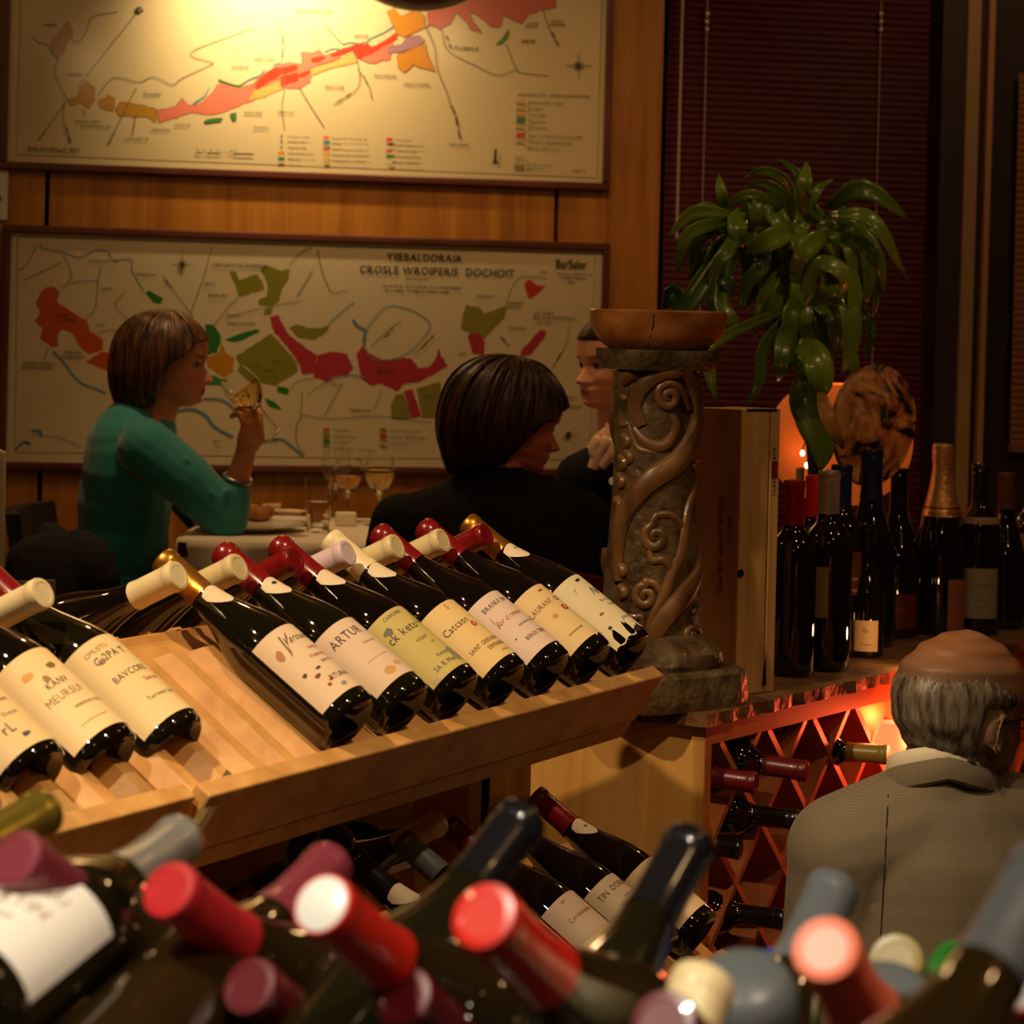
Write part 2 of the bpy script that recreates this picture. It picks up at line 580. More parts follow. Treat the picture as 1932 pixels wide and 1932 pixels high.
# second blind in the bay at the far right
M_slat_lit = mat('tan_slat', srgb(150, 100, 56), 0.5)  # tan puts the orange light on this blind into its colour
c0, c1 = ws(1908, 500), ws(2140, 500)
bl2 = thing('venetian_blind', 'tan venetian blind at the right edge of the picture behind the dark wine bottles', 'blind', WL((c0 + c1) / 2, PW(1920, 845).z, 0.02))
sm2 = slat_mesh(c1 - c0, 'slat', M_slat_lit)
for i in range(54):
    o = bpy.data.objects.new('slat', sm2); COL.objects.link(o); o.parent = bl2
    o.location = (0, 0, 0.02 + i * 0.0188)
MB().box(Vector((0, 0, 0)), c1 - c0, 0.03, 0.02, AXW).build('bottom_rail', M_slat_lit, bl2, smooth=False)

# ------------------------------------------------------------------ framed maps
def picture(name, label, x0, x1, ytl, ytr, ybl, ybr, zt=None):
    """frame from outer pixel corners; plane is the wall"""
    sl, sr = ws(x0, (ytl + ybl) / 2), ws(x1, (ytr + ybr) / 2)
    z1 = (PW(x0, ytl).z + PW(x1, ytr).z) / 2
    z0 = (PW(x0, ybl).z + PW(x1, ybr).z) / 2
    root = thing(name, label, 'picture', WL((sl + sr) / 2, z0, 0.0))
    o = root.location.copy()
    fw = 0.019
    for (a, b, c, d) in ((sl, sr, z1 - fw, z1), (sl, sr, z0, z0 + fw), (sl, sl + fw, z0 + fw, z1 - fw), (sr - fw, sr, z0 + fw, z1 - fw)):
        f = MB().box(WL((a + b) / 2, (c + d) / 2, 0.015) - o, b - a, 0.03, d - c, AXW).build('frame_rail', M_frame, root, smooth=False)
        bevel(f, 0.004, 3)
    return root, o, sl + fw, sr - fw, z0 + fw, z1 - fw


class Print:
    """flat print on the sheet; every mark is laid down at its place on the sheet"""
    def __init__(s, o, off=0.012):
        s.mb = MB(); s.o = o; s.off = off; s.k = 0

    def pt(s, px, py, d=0.0):
        return PW(px, py, s.off + d) - s.o

    def sheet(s, sl, sr, z0, z1, col):
        a = [WL(sl, z0, s.off) - s.o, WL(sr, z0, s.off) - s.o, WL(sr, z1, s.off) - s.o, WL(sl, z1, s.off) - s.o]
        s.mb.add(a, [(0, 1, 2, 3)], col)

    def poly(s, pts, col, edge=None, w=1.2):
        s.k += 1
        d = 0.0003 + 0.00005 * s.k
        if len(pts) >= 4:
            rs = random.Random(s.k)
            q = []
            for (xa, ya), (xb, yb) in zip(pts, list(pts[1:]) + [pts[0]]):
                nn = max(1, int(math.hypot(xb - xa, yb - ya) / 7))
                for t in range(nn):
                    f = t / nn
                    q.append((xa + (xb - xa) * f + rs.uniform(-1.3, 1.3), ya + (yb - ya) * f + rs.uniform(-1.3, 1.3)))
        else: q = pts
        s.mb.add([s.pt(x, y, d) for x, y in q], [tuple(range(len(q) - 1, -1, -1))], col)
        if edge: s.line(list(q) + [q[0]], edge, w, smooth=False)

    def line(s, pts, col, w=1.5, smooth=True, dash=0):
        s.k += 1
        d = 0.0004 + 0.00005 * s.k
        q = spline(pts, 6) if smooth else [np.array(p, float) for p in pts]
        vs = []; fs = []
        for i, p in enumerate(q):
            t = q[min(i + 1, len(q) - 1)] - q[max(i - 1, 0)]
            L = math.hypot(*t) or 1
            n = np.array((-t[1], t[0])) / L * w / 2
            vs += [s.pt(*(p + n), d), s.pt(*(p - n), d)]
        for i in range(len(q) - 1):
            if dash and (i % dash) == 0: continue
            fs.append((2 * i, 2 * i + 1, 2 * i + 3, 2 * i + 2))
        s.mb.add(vs, fs, col)

    def text(s, t, px, py, h, col, squeeze=1.0, ang=None, center=False, bold=0.03):
        s.k += 1
        d = 0.0005 + 0.00005 * s.k
        out, w = text2d(t, h, squeeze, center, bold)
        if ang is None: ang = 0.028
        ca, sa = cos(ang), sin(ang)
        for vs, fs in out:
            if vs: s.mb.add([s.pt(px + x * ca + y * sa, py + x * sa - y * ca, d) for x, y in vs], fs, col)

    def rect(s, x, y, w, h, col):
        s.k += 1
        d = 0.0005 + 0.00005 * s.k
        s.mb.add([s.pt(x, y + h, d), s.pt(x + w, y + h + w * .028, d), s.pt(x + w, y + w * .028, d), s.pt(x, y, d)], [(0, 1, 2, 3)], col)


PAPER = srgb(214, 196, 148)
INK = srgb(70, 50, 28)
OCH = srgb(186, 136, 30); PNK = srgb(218, 120, 96); RED = srgb(214, 62, 36); TAN = srgb(214, 168, 92)
GRN = srgb(50, 128, 56); PUR = srgb(164, 120, 136); ORG = srgb(206, 136, 34); BLU = srgb(90, 140, 150)
ROS = srgb(196, 96, 78); RIV = srgb(100, 92, 78)

root, o, sl, sr, z0, z1 = picture('framed_map', 'upper framed wine region map lit by the picture lamp with pink diagonal strip', 4, 1152, -118, -86, 322, 358)
MB().box(WL((sl + sr) / 2, (z0 + z1) / 2, 0.006) - o, sr - sl, 0.010, z1 - z0, AXW).build('backing_board', M_frame, root, smooth=False)
pr = Print(o)
pr.sheet(sl, sr, z0, z1, PAPER)
pr.line([(40, -60), (32, 292), (1126, 336), (1137, -40)], INK, 1.3, smooth=False)
E = srgb(120, 70, 40)
for pts, c in (
    ([(95, 80), (108, 66), (122, 46), (130, 43), (137, 60), (136, 73), (125, 82), (120, 100), (108, 112), (98, 98)], OCH),
    ([(127, 190), (145, 183), (150, 165), (165, 153), (178, 165), (178, 190), (168, 205), (150, 195), (133, 200)], OCH),
    ([(184, 190), (200, 185), (203, 178), (217, 185), (214, 210), (200, 208), (188, 203)], OCH),
    ([(218, 205), (228, 193), (250, 195), (275, 200), (296, 206), (295, 232), (280, 222), (225, 218)], OCH),
    ([(296, 208), (330, 202), (343, 185), (355, 199), (375, 196), (395, 182), (410, 160), (425, 156), (455, 165), (478, 158), (480, 190), (450, 200), (420, 213), (400, 217), (360, 213), (300, 233)], PNK),
    ([(478, 165), (505, 152), (530, 150), (534, 168), (500, 182), (470, 192)], TAN),
    ([(478, 158), (490, 142), (530, 122), (548, 117), (570, 122), (566, 98), (592, 100), (602, 94), (614, 104), (640, 98), (642, 110), (592, 126), (585, 155), (565, 168), (532, 166), (528, 152), (482, 170)], PNK),
    ([(482, 160), (492, 146), (520, 128), (560, 123), (562, 132), (530, 141), (484, 170)], RED),
    ([(530, 145), (562, 137), (562, 152), (532, 162)], RED),
    ([(563, 139), (585, 132), (583, 140), (565, 147)], RED),
    ([(585, 130), (640, 112), (668, 98), (673, 117), (620, 130), (586, 143)], TAN),
    ([(672, 108), (700, 98), (735, 72), (743, 82), (735, 111), (700, 120), (680, 112)], PNK),
    ([(622, 102), (660, 87), (685, 80), (702, 88), (738, 70), (748, 60), (748, 74), (702, 101), (678, 112), (666, 97), (626, 107)], RED),
    ([(588, 112), (605, 106), (615, 108), (600, 118), (590, 118)], RED),
    ([(732, 90), (758, 84), (766, 70), (790, 66), (802, 78), (788, 88), (750, 99), (732, 100)], PUR),
    ([(731, 22), (744, 14), (755, 30), (780, 22), (792, 20), (800, 30), (803, 52), (788, 60), (762, 69), (748, 64), (738, 42)], ORG),
    ([(750, 102), (776, 93), (803, 82), (808, 108), (822, 136), (804, 131), (780, 123), (762, 138), (751, 130)], ORG),
    ([(806, 50), (808, 22), (840, 5), (880, -4), (960, -12), (1048, -8), (1050, 14), (1020, 20), (1000, 26), (985, 45), (970, 40), (950, 28), (945, 50), (930, 51), (915, 40), (900, 28), (886, 25), (893, 42), (910, 63), (888, 56), (880, 42), (858, 25), (848, 45), (830, 55), (812, 48)], ROS),
    ([(935, 85), (950, 70), (961, 54), (959, 70), (947, 83)], GRN),
    ([(385, 228), (402, 223), (420, 223), (418, 228), (388, 234)], GRN),
    ([(434, 216), (446, 213), (445, 228), (440, 229)], GRN),
):
    pr.poly(pts, c, E, 0.9)
for pts, w in (([(412, 150), (430, 157), (450, 162), (458, 158)], 3), ([(458, 158), (470, 150), (490, 142), (500, 130)], 2.4)):
    pr.line(pts, GRN if w == 3 else BLU, w)
for pts in ([(612, 98), (625, 92), (640, 92)], [(646, 83), (662, 80), (678, 82)], [(685, 85), (700, 72), (722, 62), (745, 48)], [(515, 122), (530, 118)], [(365, 195), (385, 182), (395, 166)]):
    pr.line(pts, BLU, 2.2)
for pts in ([(60, 67), (72, 80), (90, 85), (98, 100), (110, 112)], [(110, 112), (104, 140), (122, 180), (122, 195), (72, 265)], [(122, 192), (120, 228), (135, 268)],
            [(136, 75), (150, 78), (165, 55), (175, 32), (222, 22)], [(262, 20), (210, 85), (150, 160)],
            [(185, 180), (215, 147), (262, 155), (290, 145), (325, 160), (345, 147), (398, 122), (398, 117), (362, 98), (480, 52)],
            [(258, 165), (240, 200), (205, 272)], [(257, 215), (250, 255)], [(531, 45), (534, 80), (532, 130), (536, 170), (532, 200), (537, 245)],
            [(565, 165), (580, 190), (612, 240)], [(590, 50), (602, 92)], [(615, 50), (645, 82)], [(665, 95), (675, 120), (675, 165), (628, 198)],
            [(675, 130), (695, 160), (702, 188)], [(803, 50), (820, 90), (825, 130), (845, 180), (850, 200), (862, 225), (868, 262)],
            [(833, 55), (845, 95), (900, 125), (940, 142), (975, 130)], [(955, 82), (975, 130), (990, 138), (1035, 143)], [(1025, 18), (1035, 50), (1055, 88)], [(158, 205), (160, 220)]):
    pr.line(pts, RIV, 1.3)
for pts in ([(850, 197), (858, 215), (868, 262)], [(534, 60), (533, 108)], [(1040, 55), (1054, 86)], [(840, 62), (851, 92)], [(218, 245), (205, 272)], [(632, 196), (662, 176)], [(684, 140), (694, 160)], [(124, 235), (132, 270)], [(86, 248), (74, 262)]):
    pr.line(pts, INK, 2.6, dash=3)
for (t, x, y, h) in (('RIMARY', 83, 49, 4.6), ('SAVIGNY', 127, 142, 4.6), ('Vaonthis', 271, 180, 6), ('SAULUX E RUE', 141, 231, 4.6), ('ALOXE CORTON', 153, 240, 4.6),
                     ('SABUN RU', 286, 247, 4.8), ('SAUSYUS', 330, 238, 4.6), ('LACCUSEY N', 234, 264, 5), ('SAASIS RE', 438, 128, 4.6), ('RAAE LAKE', 480, 113, 4.6),
                     ('BNASUNIS', 461, 215, 4.8), ('SARY VG', 524, 214, 4.8), ('SIDUSITU', 478, 243, 4.6), ('FINACSUER', 612, 166, 4.8), ('EITCE', 669, 71, 6.5), ('NASTOBUOR', 705, 145, 4.6),
                     ('EMACY KUENS', 762, 161, 4.8), ('TLOBVLX', 857, 94, 7), ('AEOE', 984, 81, 7), ('LUEVRIE', 994, 46, 4), ('BOUAVE', 991, 52, 4), ('OLVIEN', 1039, 42, 4.5), ('CAPIVIEN', 1037, 49, 4.5),
                     ('CAPUL MONUSCIU RIE', 556, 22, 4.6), ('RAILUINNE', 848, 275, 4.8), ('SOLAVRTSS TUTSIS   IANSILS SRUACE IUVRISIAI', 976, 180, 4.2), ('EULST S', 1080, 324, 4.5)):
    pr.text(t, x, y, h, INK)
pr.text('KVUU1 Rii', 52, 285, 8.5, INK, bold=0.03)
pr.text('aƍ 9lO'.replace('ƍ', 'Q'), 110, 287, 8.5, INK, bold=0.03)
# scale bar, compass, round badge, arrow
for a, b, w in ((370, 380, 2.4), (391, 417, 2.4), (440, 478, 2.8)): pr.line([(a, 288 + (a - 370) * .03), (b, 288 + (b - 370) * .03)], INK, w, smooth=False)
for a, b in ((380, 391), (417, 440)): pr.line([(a, 287), (b, 288)], INK, 0.8, smooth=False)
pr.text('SO    40     60     80            100 SO', 369, 284, 3.4, INK)
def star(x, y, r, ri):
    for k in range(8):
        a = k * pi / 4
        rr = r if k % 2 == 0 else ri
        pr_.line([(x, y), (x + rr * cos(a), y + rr * sin(a))], INK, 1.2, smooth=False)
    pr_.poly([(x + 5 * cos(i * pi / 4), y + 5 * sin(i * pi / 4)) for i in range(8)], INK)
    pr_.line([(x + 8 * cos(i * pi / 8), y + 8 * sin(i * pi / 8)) for i in range(17)], INK, 0.9)
pr_ = pr
star(1092, 124, 24, 11)
pr.poly([(264 + 6.2 * cos(i * pi / 6), 19 + 6.2 * sin(i * pi / 6)) for i in range(12)], INK)
pr.text('A', 260.5, 22, 7, PAPER)
pr.poly([(929, 308), (932, 300), (934, 282), (937, 282), (937, 300), (941, 308)], INK)
rows = (('Vresuarn vuunts', None, 'Reunanentirra due (ende tug', PNK, 'Srionnunnuti', RED), ('Patmuu stubr', None, 'Inonssls', BLU, 'Soblid uninblsannstull', INK),
        ('Gingruten stg', None, 'Stadist sn muannu vus Branod', ROS, 'Snaibin piri onun', ROS), ('Enuncopober urpsts', ORG, 'Uining sgt sints ( rt st bas: sbe', TAN, 'Emsruninnnsti Vtug', GRN), ('Filgiunrigt', GRN, 'Reonnauttnst c v t uauratn', TAN, 'Shbnuri saniliuntge', PAPER))
for i, (a, ca, b, cb, c, cc) in enumerate(rows):
    y = 254 + i * 10.6
    if ca: pr.rect(525, y, 12, 6.5, ca)
    else: pr.rect(530, y, 2.5, 6.5, INK)
    pr.text(a, 543, y + 6, 4, INK)
    pr.rect(610, y + 2, 11, 7.5, cb); pr.text(b, 626, y + 9, 4, INK, 0.9)
    pr.rect(729, y + 6, 12, 6.5 if i != 1 else 2.5, cc); pr.text(c, 745, y + 12, 4, INK)
for i, (t, c) in enumerate((('Vineunroustisor Vougut', TAN), ('Bootignus', PAPER), ('Cebrrunnde', TAN), ('Vuguennous', GRN), ('Gsuliesunirnd', PAPER), ('Simgris n Stnugs ssnt uor cants Inuge', RED), ('( Sbugns n Ssegndnigue ssnugk', PAPER), ('Ninsstsrs Winiurrrais', None))):
    y = 187 + i * 12 + (3 if i > 4 else 0)
    if c: pr.rect(975, y, 16, 7.5, c if c != PAPER else srgb(196, 172, 120))
    pr.text(t, 996, y + 7.5, 4.4, INK)
pr.text('Uigurt t', 972, 297, 4, INK); pr.text('siintsuusu rar', 972, 303, 3, INK)
pr.rect(971, 306, 19, 5, srgb(190, 168, 118)); pr.text('Igurvinnunr couists', 994, 312, 4, INK)
pr.rect(971, 314, 19, 5, srgb(150, 130, 90)); pr.text('Sngreuir rat', 994, 320, 4, INK)
pr.mb.build('printed_sheet', M_paper, root, smooth=False)

root, o, sl, sr, z0, z1 = picture('framed_map', 'lower framed wine region map with olive and crimson areas behind the seated guests', 2, 1142, 424, 459, 884, 898)
MB().box(WL((sl + sr) / 2, (z0 + z1) / 2, 0.006) - o, sr - sl, 0.010, z1 - z0, AXW).build('backing_board', M_frame, root, smooth=False)
pr = pr_ = Print(o)
PAPER2 = srgb(206, 190, 152)
pr.sheet(sl, sr, z0, z1, PAPER2)
OR2 = srgb(186, 76, 26); OL = srgb(126, 122, 34); KH = srgb(132, 122, 56); CR = srgb(168, 48, 56); DG = srgb(38, 112, 34); YO = srgb(184, 124, 24); LB = srgb(86, 132, 150)
RD = srgb(186, 52, 32)
pr.line([(33, 446), (28, 853), (600, 864), (1112, 868), (1122, 478), (600, 464), (33, 446)], INK, 1.3, smooth=False)
for pts, c in (
    ([(82, 545), (100, 540), (112, 550), (108, 570), (135, 588), (165, 606), (170, 625), (195, 640), (193, 660), (170, 668), (150, 655), (138, 630), (115, 622), (108, 632), (110, 655), (98, 655), (75, 640), (80, 620), (66, 605), (76, 590), (68, 570)], OR2),
    ([(162, 683), (190, 665), (230, 662), (230, 700), (200, 700)], OR2),
    ([(274, 555), (282, 548), (308, 564), (303, 575), (290, 570)], DG),
    ([(433, 512), (443, 510), (452, 528), (485, 517), (495, 530), (498, 548), (475, 553), (452, 560)], OL),
    ([(490, 505), (505, 500), (530, 510), (547, 507), (545, 525), (532, 545), (527, 568), (510, 577), (488, 575), (486, 566), (503, 560), (505, 535)], OL),
    ([(500, 585), (515, 580), (513, 594), (498, 595)], OL),
    ([(388, 610), (402, 613), (416, 632), (418, 645), (410, 665), (386, 670)], DG),
    ([(386, 676), (415, 665), (418, 648), (426, 665), (442, 675), (440, 700), (425, 712), (395, 695)], YO),
    ([(445, 672), (495, 640), (512, 628), (535, 655), (560, 682), (562, 700), (545, 712), (520, 727), (500, 724), (470, 712), (458, 700)], OL),
    ([(424, 641), (435, 636), (460, 627), (488, 621), (489, 627), (462, 640), (440, 645)], DG),
    ([(388, 713), (405, 708), (422, 716), (418, 727), (388, 725)], GRN), ([(500, 750), (518, 758), (532, 774), (510, 768)], DG), ([(524, 727), (545, 733), (544, 744), (522, 740)], DG),
    ([(508, 600), (524, 595), (545, 632), (585, 662), (600, 670), (592, 705), (570, 705), (562, 682), (540, 652), (515, 622)], CR),
    ([(600, 670), (625, 663), (655, 668), (667, 695), (655, 710), (635, 708), (615, 720), (593, 710), (592, 700)], CR),
    ([(672, 668), (685, 650), (692, 665), (730, 680), (760, 675), (777, 675), (790, 695), (812, 690), (824, 672), (828, 656), (833, 672), (845, 690), (820, 705), (790, 720), (762, 725), (748, 738), (720, 724), (700, 728), (682, 714)], CR),
    ([(762, 738), (778, 735), (795, 785), (775, 788), (770, 760)], CR),
    ([(745, 745), (762, 742), (770, 765), (775, 790), (738, 790), (737, 768)], KH), ([(785, 732), (830, 720), (838, 790), (797, 788)], KH),
    ([(547, 617), (560, 611), (580, 619), (604, 620), (622, 610), (619, 624), (592, 640), (562, 636)], OL),
    ([(880, 575), (905, 581), (912, 592), (934, 584), (956, 577), (950, 600), (930, 620), (915, 638), (890, 630), (870, 620), (872, 600)], KH),
    ([(882, 630), (905, 630), (916, 645), (912, 670), (890, 666)], CR),
    ([(989, 532), (1000, 525), (1014, 537), (1029, 539), (1012, 555), (1000, 563), (992, 550)], RD),
    ([(985, 658), (1003, 640), (1020, 622), (1030, 625), (1027, 637), (1000, 671), (982, 673)], CR),
):
    pr.poly(pts, c)
for pts, w in (([(75, 460), (85, 470), (120, 476), (150, 486), (180, 472), (205, 475), (212, 490), (247, 490), (250, 512), (272, 550)], 1.8), ([(100, 662), (122, 686), (150, 720), (185, 735), (200, 742)], 3.6),
               ([(330, 776), (362, 772), (388, 784), (405, 805), (440, 825)], 5.5), ([(384, 752), (420, 755), (443, 772)], 4.0), ([(490, 835), (528, 828), (550, 842), (572, 860)], 4.0),
               ([(666, 603), (676, 616), (690, 622)], 5), ([(690, 622), (686, 646)], 6), ([(687, 645), (700, 675), (740, 678), (775, 662), (792, 645), (812, 615), (790, 592), (750, 578), (724, 582), (700, 610), (690, 625)], 1.8),
               ([(622, 608), (655, 580), (668, 570)], 2.2), ([(30, 848), (45, 833), (58, 838), (48, 834)], 4), ([(60, 812), (75, 814), (78, 822)], 5), ([(560, 560), (575, 535), (590, 510)], 2), ([(615, 722), (650, 708), (690, 712)], 2.0)):
    pr.line(pts, LB, w)
for pts in ([(70, 462), (50, 500), (35, 510)], [(120, 478), (135, 520), (118, 545)], [(45, 528), (85, 510), (115, 495)], [(190, 500), (185, 535), (180, 580), (165, 600)], [(130, 535), (160, 530), (185, 530)],
            [(308, 520), (330, 550), (365, 598)], [(235, 552), (218, 575), (240, 600)], [(400, 620), (430, 580), (450, 562)], [(425, 600), (500, 580), (570, 568)], [(545, 500), (570, 475), (590, 468)],
            [(400, 465), (385, 520), (360, 590)], [(570, 740), (567, 790), (560, 800), (560, 835), (575, 858)], [(567, 782), (620, 790), (700, 785), (760, 790), (815, 798)], [(600, 470), (605, 500), (625, 550), (655, 548)],
            [(548, 735), (560, 720), (600, 712)], [(580, 745), (615, 720)], [(612, 785), (645, 725)], [(705, 775), (720, 735)], [(1030, 525), (985, 522), (965, 545), (955, 575)], [(1075, 610), (1068, 650), (1042, 695)],
            [(700, 655), (730, 625), (758, 605)], [(783, 668), (820, 630)], [(185, 630), (205, 622), (225, 625)], [(60, 820), (110, 825), (150, 842)], [(82, 680), (92, 655)]):
    pr.line(pts, RIV, 1.2)
for pts in ([(1062, 660), (1044, 692)], [(790, 662), (818, 634)], [(942, 632), (960, 652)], [(310, 525), (322, 542)], [(722, 640), (742, 620)]):
    pr.line(pts, INK, 2.4, dash=4)
pr.text('YIIEBALDORAIA', 730, 491, 14, INK, 0.92)
pr.text('CROSLE WROIPERIS  DOCHOIT', 678, 515, 14.5, INK, 0.93)
pr.text('Iuea Ruttmur', 766, 528, 5, INK, bold=0.02)
pr.text('LAS ATTRUR  DE LA ABRUIS  A LA D INSCRIBREIT', 720, 542, 5, INK, 0.88)
pr.text('Ric c a Hildar  S L Villga sat Sblabxs as bilsy', 726, 550, 5, INK, 0.88)
pr.text('BerSalor', 1048, 506, 17, INK, 0.62, bold=0.05)
pr.text('VLALUSL NOTYLZ LO', 1050, 519, 4.4, INK); pr.text('TANUSL ABUCL', 1058, 526, 4.4, INK); pr.text('NCI', 1072, 535, 5, INK, bold=.03); pr.text('IUOL', 1020, 515, 4, INK)
for (t, x, y, h) in (('OUNULS-UD  AVL', 168, 494, 4.6), ('SORDULXE', 256, 520, 5), ('SABCE', 190, 547, 5), ('CRAONTCALSOMERSS', 401, 503, 6.5), ('JASLT', 386, 538, 5.5), ('BRIKURC', 393, 560, 6),
                     ('VUBOAR', 120, 667, 5.5), ('OURROREY', 116, 676, 5.5), ('CORNUTVENNOL', 43, 687, 5), ('BOIURESKORON', 41, 695, 5), ('Rugunui', 428, 596, 4.8), ('DNALGANTEV', 428, 613, 5.5), ('Somus', 182, 615, 4),
                     ('COUBR', 106, 596, 4.6), ('SAVNBIC', 116, 605, 4.6), ('Bavu', 402, 834, 4.6), ('Kus', 407, 845, 4), ('2P60', 510, 832, 5), ('Mercurs', 625, 727, 4.6), ('Valubousut', 658, 776, 6), ('MISTON', 710, 703, 6),
                     ('TNSVLUAT', 898, 561, 4.6), ('CANBIQT', 956, 574, 5), ('BAUSYN', 957, 581, 4.6), ('TARTIOL', 958, 622, 5.5), ('OCS RURA', 1007, 593, 5), ('RUL ROJ TRUROVESS', 1006, 601, 5.4), ('LRRU( SUL)', 1011, 610, 4),
                     ('MST', 866, 670, 5), ('JUST', 800, 750, 5), ('ANGNRUELY', 1040, 752, 5), ('SUSC SUJTUR DIV', 1037, 768, 5), ('SAINTI', 500, 700, 4), ('Sonuy', 516, 683, 4), ('Ftrit', 478, 691, 4)):
    pr.text(t, x, y, h, INK)
star(344, 499, 20, 8)
pr.text('.', 341, 474, 12, INK)
for i, (a, ca, b, cb) in enumerate((('Srossnburis', ROS, 'Vitauur Suoruronuns', OL), ('Gomunon Vings', OL, 'Bronnins  Nidid Boruges', RD), ('Bicrunsnt', GRN, 'Sonts Sintus', srgb(180, 160, 100)))):
    y = 807 + i * 12
    pr.rect(610, y, 12.5, 7, ca); pr.text(a, 629, y + 6.5, 4.4, INK)
    pr.rect(717, y + 1, 13, 7, cb); pr.text(b, 735, y + 8, 4.4, INK)
pr.text('suurtsiiD LE   l sserltsgigs', 627, 850, 5, srgb(120, 98, 60))
pr.ep = None
pr.poly([(1067, 822), (1070, 815), (1077, 816), (1078, 824), (1072, 828)], INK); pr.line([(1060, 828), (1072, 823), (1092, 822)], INK, 1)
pr.mb.build('printed_sheet', M_paper, root, smooth=False)

# small notice at the left edge
nt_ = thing('notice_card', 'small white notice card on the panelling between the two maps at the left edge', 'notice', PW(-8, 370, 0.012))
o = nt_.location.copy()
a, b, z_0, z_1 = ws(-40, 370), ws(15, 370), PW(8, 415).z, PW(8, 322).z
MB().box(WL((a + b) / 2, (z_0 + z_1) / 2, 0.01) - o, b - a, 0.004, z_1 - z_0, AXW).build('card', mat('white_card', srgb(226, 220, 205), 0.6), nt_, smooth=False)
mb = MB().tube([PW(-12, 372, 0.013) - o, PW(0, 368, 0.013) - o], 0.014, 10, normals=[WN, WN], flat=0.08)
mb.build('printed_mark', M_black, nt_)

# pendant lamp
M_shade = mat('dark_red_shade', srgb(78, 8, 10), 0.25, coat=0.6)
pb = P(790, 21, 5.0)
pl = thing('pendant_lamp', 'dark red bowl shaped pendant lamp hanging over the dining table at the top edge', 'lamp', pb)
R = 0.22
prof = [(0, 0)] + [(R * sin(a), R * (1 - cos(a))) for a in [pi / 2 * i / 14 for i in range(1, 15)]]
prof += [(R - 0.006, R)] + [((R - 0.006) * sin(a), R - (R - 0.006) * cos(a)) for a in [pi / 2 * i / 14 for i in range(13, 0, -1)]] + [(0, 0.006)]
MB().lathe(prof, 48).build('shade', M_shade, pl)
MB().tube([(0, 0, R), (0, 0, 3.2 - pb.z)], 0.006, 10).build('stem', M_brass, pl)
MB().ell((0, 0, R - 0.02), 0.03, 16, 10).build('bulb', glow('bulb_glow', (1, 0.7, 0.4), 12), pl)

# ------------------------------------------------------------------ bottles
PROF = {
    'burgundy': [(0, .030), (.010, .028), (.022, .012), (.031, .003), (.0355, 0), (.0395, .003), (.0412, .010), (.0414, .02), (.0414, .124), (.0410, .134), (.0396, .144), (.0372, .155), (.0336, .167), (.0292, .180), (.0246, .194), (.0204, .209), (.0174, .225), (.0156, .242), (.0148, .260), (.0147, .287), (.0160, .289), (.0160, .297), (.0135, .300), (0, .300)],
    'bordeaux': [(0, .026), (.010, .024), (.022, .010), (.030, .002), (.0335, 0), (.0368, .003), (.0378, .010), (.0378, .178), (.0372, .190), (.0345, .203), (.0285, .213), (.0215, .220), (.0170, .228), (.0150, .240), (.0142, .262), (.0142, .285), (.0158, .287), (.0158, .296), (.0135, .300), (0, .300)],
    'champagne': [(0, .034), (.010, .030), (.022, .014), (.032, .003), (.0375, 0), (.042, .004), (.0438, .012), (.0438, .120), (.0430, .140), (.0405, .160), (.0355, .184), (.0290, .208), (.0228, .232), (.0182, .256), (.0158, .276), (.0155, .285), (.0170, .288), (.0170, .297), (.0140, .300), (0, .300)],
}


def radius_at(kind, z):
    p = [q for q in PROF[kind] if True][4:]
    for (r0, z0), (r1, z1) in zip(p[:-1], p[1:]):
        if z0 <= z <= z1 and z1 > z0: return r0 + (r1 - r0) * (z - z0) / (z1 - z0)
    return p[-1][0]


_mc = {}


def smooth_prof(p):
    """densify the shoulder"""
    return p


def glass_mesh(kind, m):
    k = (kind, m.name)
    if k not in _mc:
        _mc[k] = MB().lathe(PROF[kind], 40).mesh('glass', m, True, 50)
    return _mc[k]


def capsule_mesh(kind, m, z0=None, dome=False, wire=False):
    k = ('cap', kind, m.name, z0, dome)
    if k not in _mc:
        z0 = z0 or .232
        zs = [z0 + (.287 - z0) * i / 8 for i in range(9)]
        if kind == 'champagne' and wire:
            prof = [(radius_at(kind, z) + .0010, z) for z in zs] + [(.0178, .290), (.0182, .294), (.0182, .304), (.0178, .312), (.0150, .3155), (0, .317)]
        else:
            prof = [(max(radius_at(kind, z) + .0009, .0162 if z > z0 + .004 else 0), z) for z in zs]
            prof += [(.0164, .2885), (.0172, .2900), (.0172, .2985), (.0162, .3010), (.0122, .3015), (.0116, .3011), (0, .3010)]
            if dome: prof = prof[:-4] + [(.0163, .301), (.0145, .3045), (.010, .3070), (0, .3080)]
        mb = MB().lathe(prof, 32)
        _mc[k] = mb.mesh('capsule', m, True, 28 if not dome else 50)
    return _mc[k]


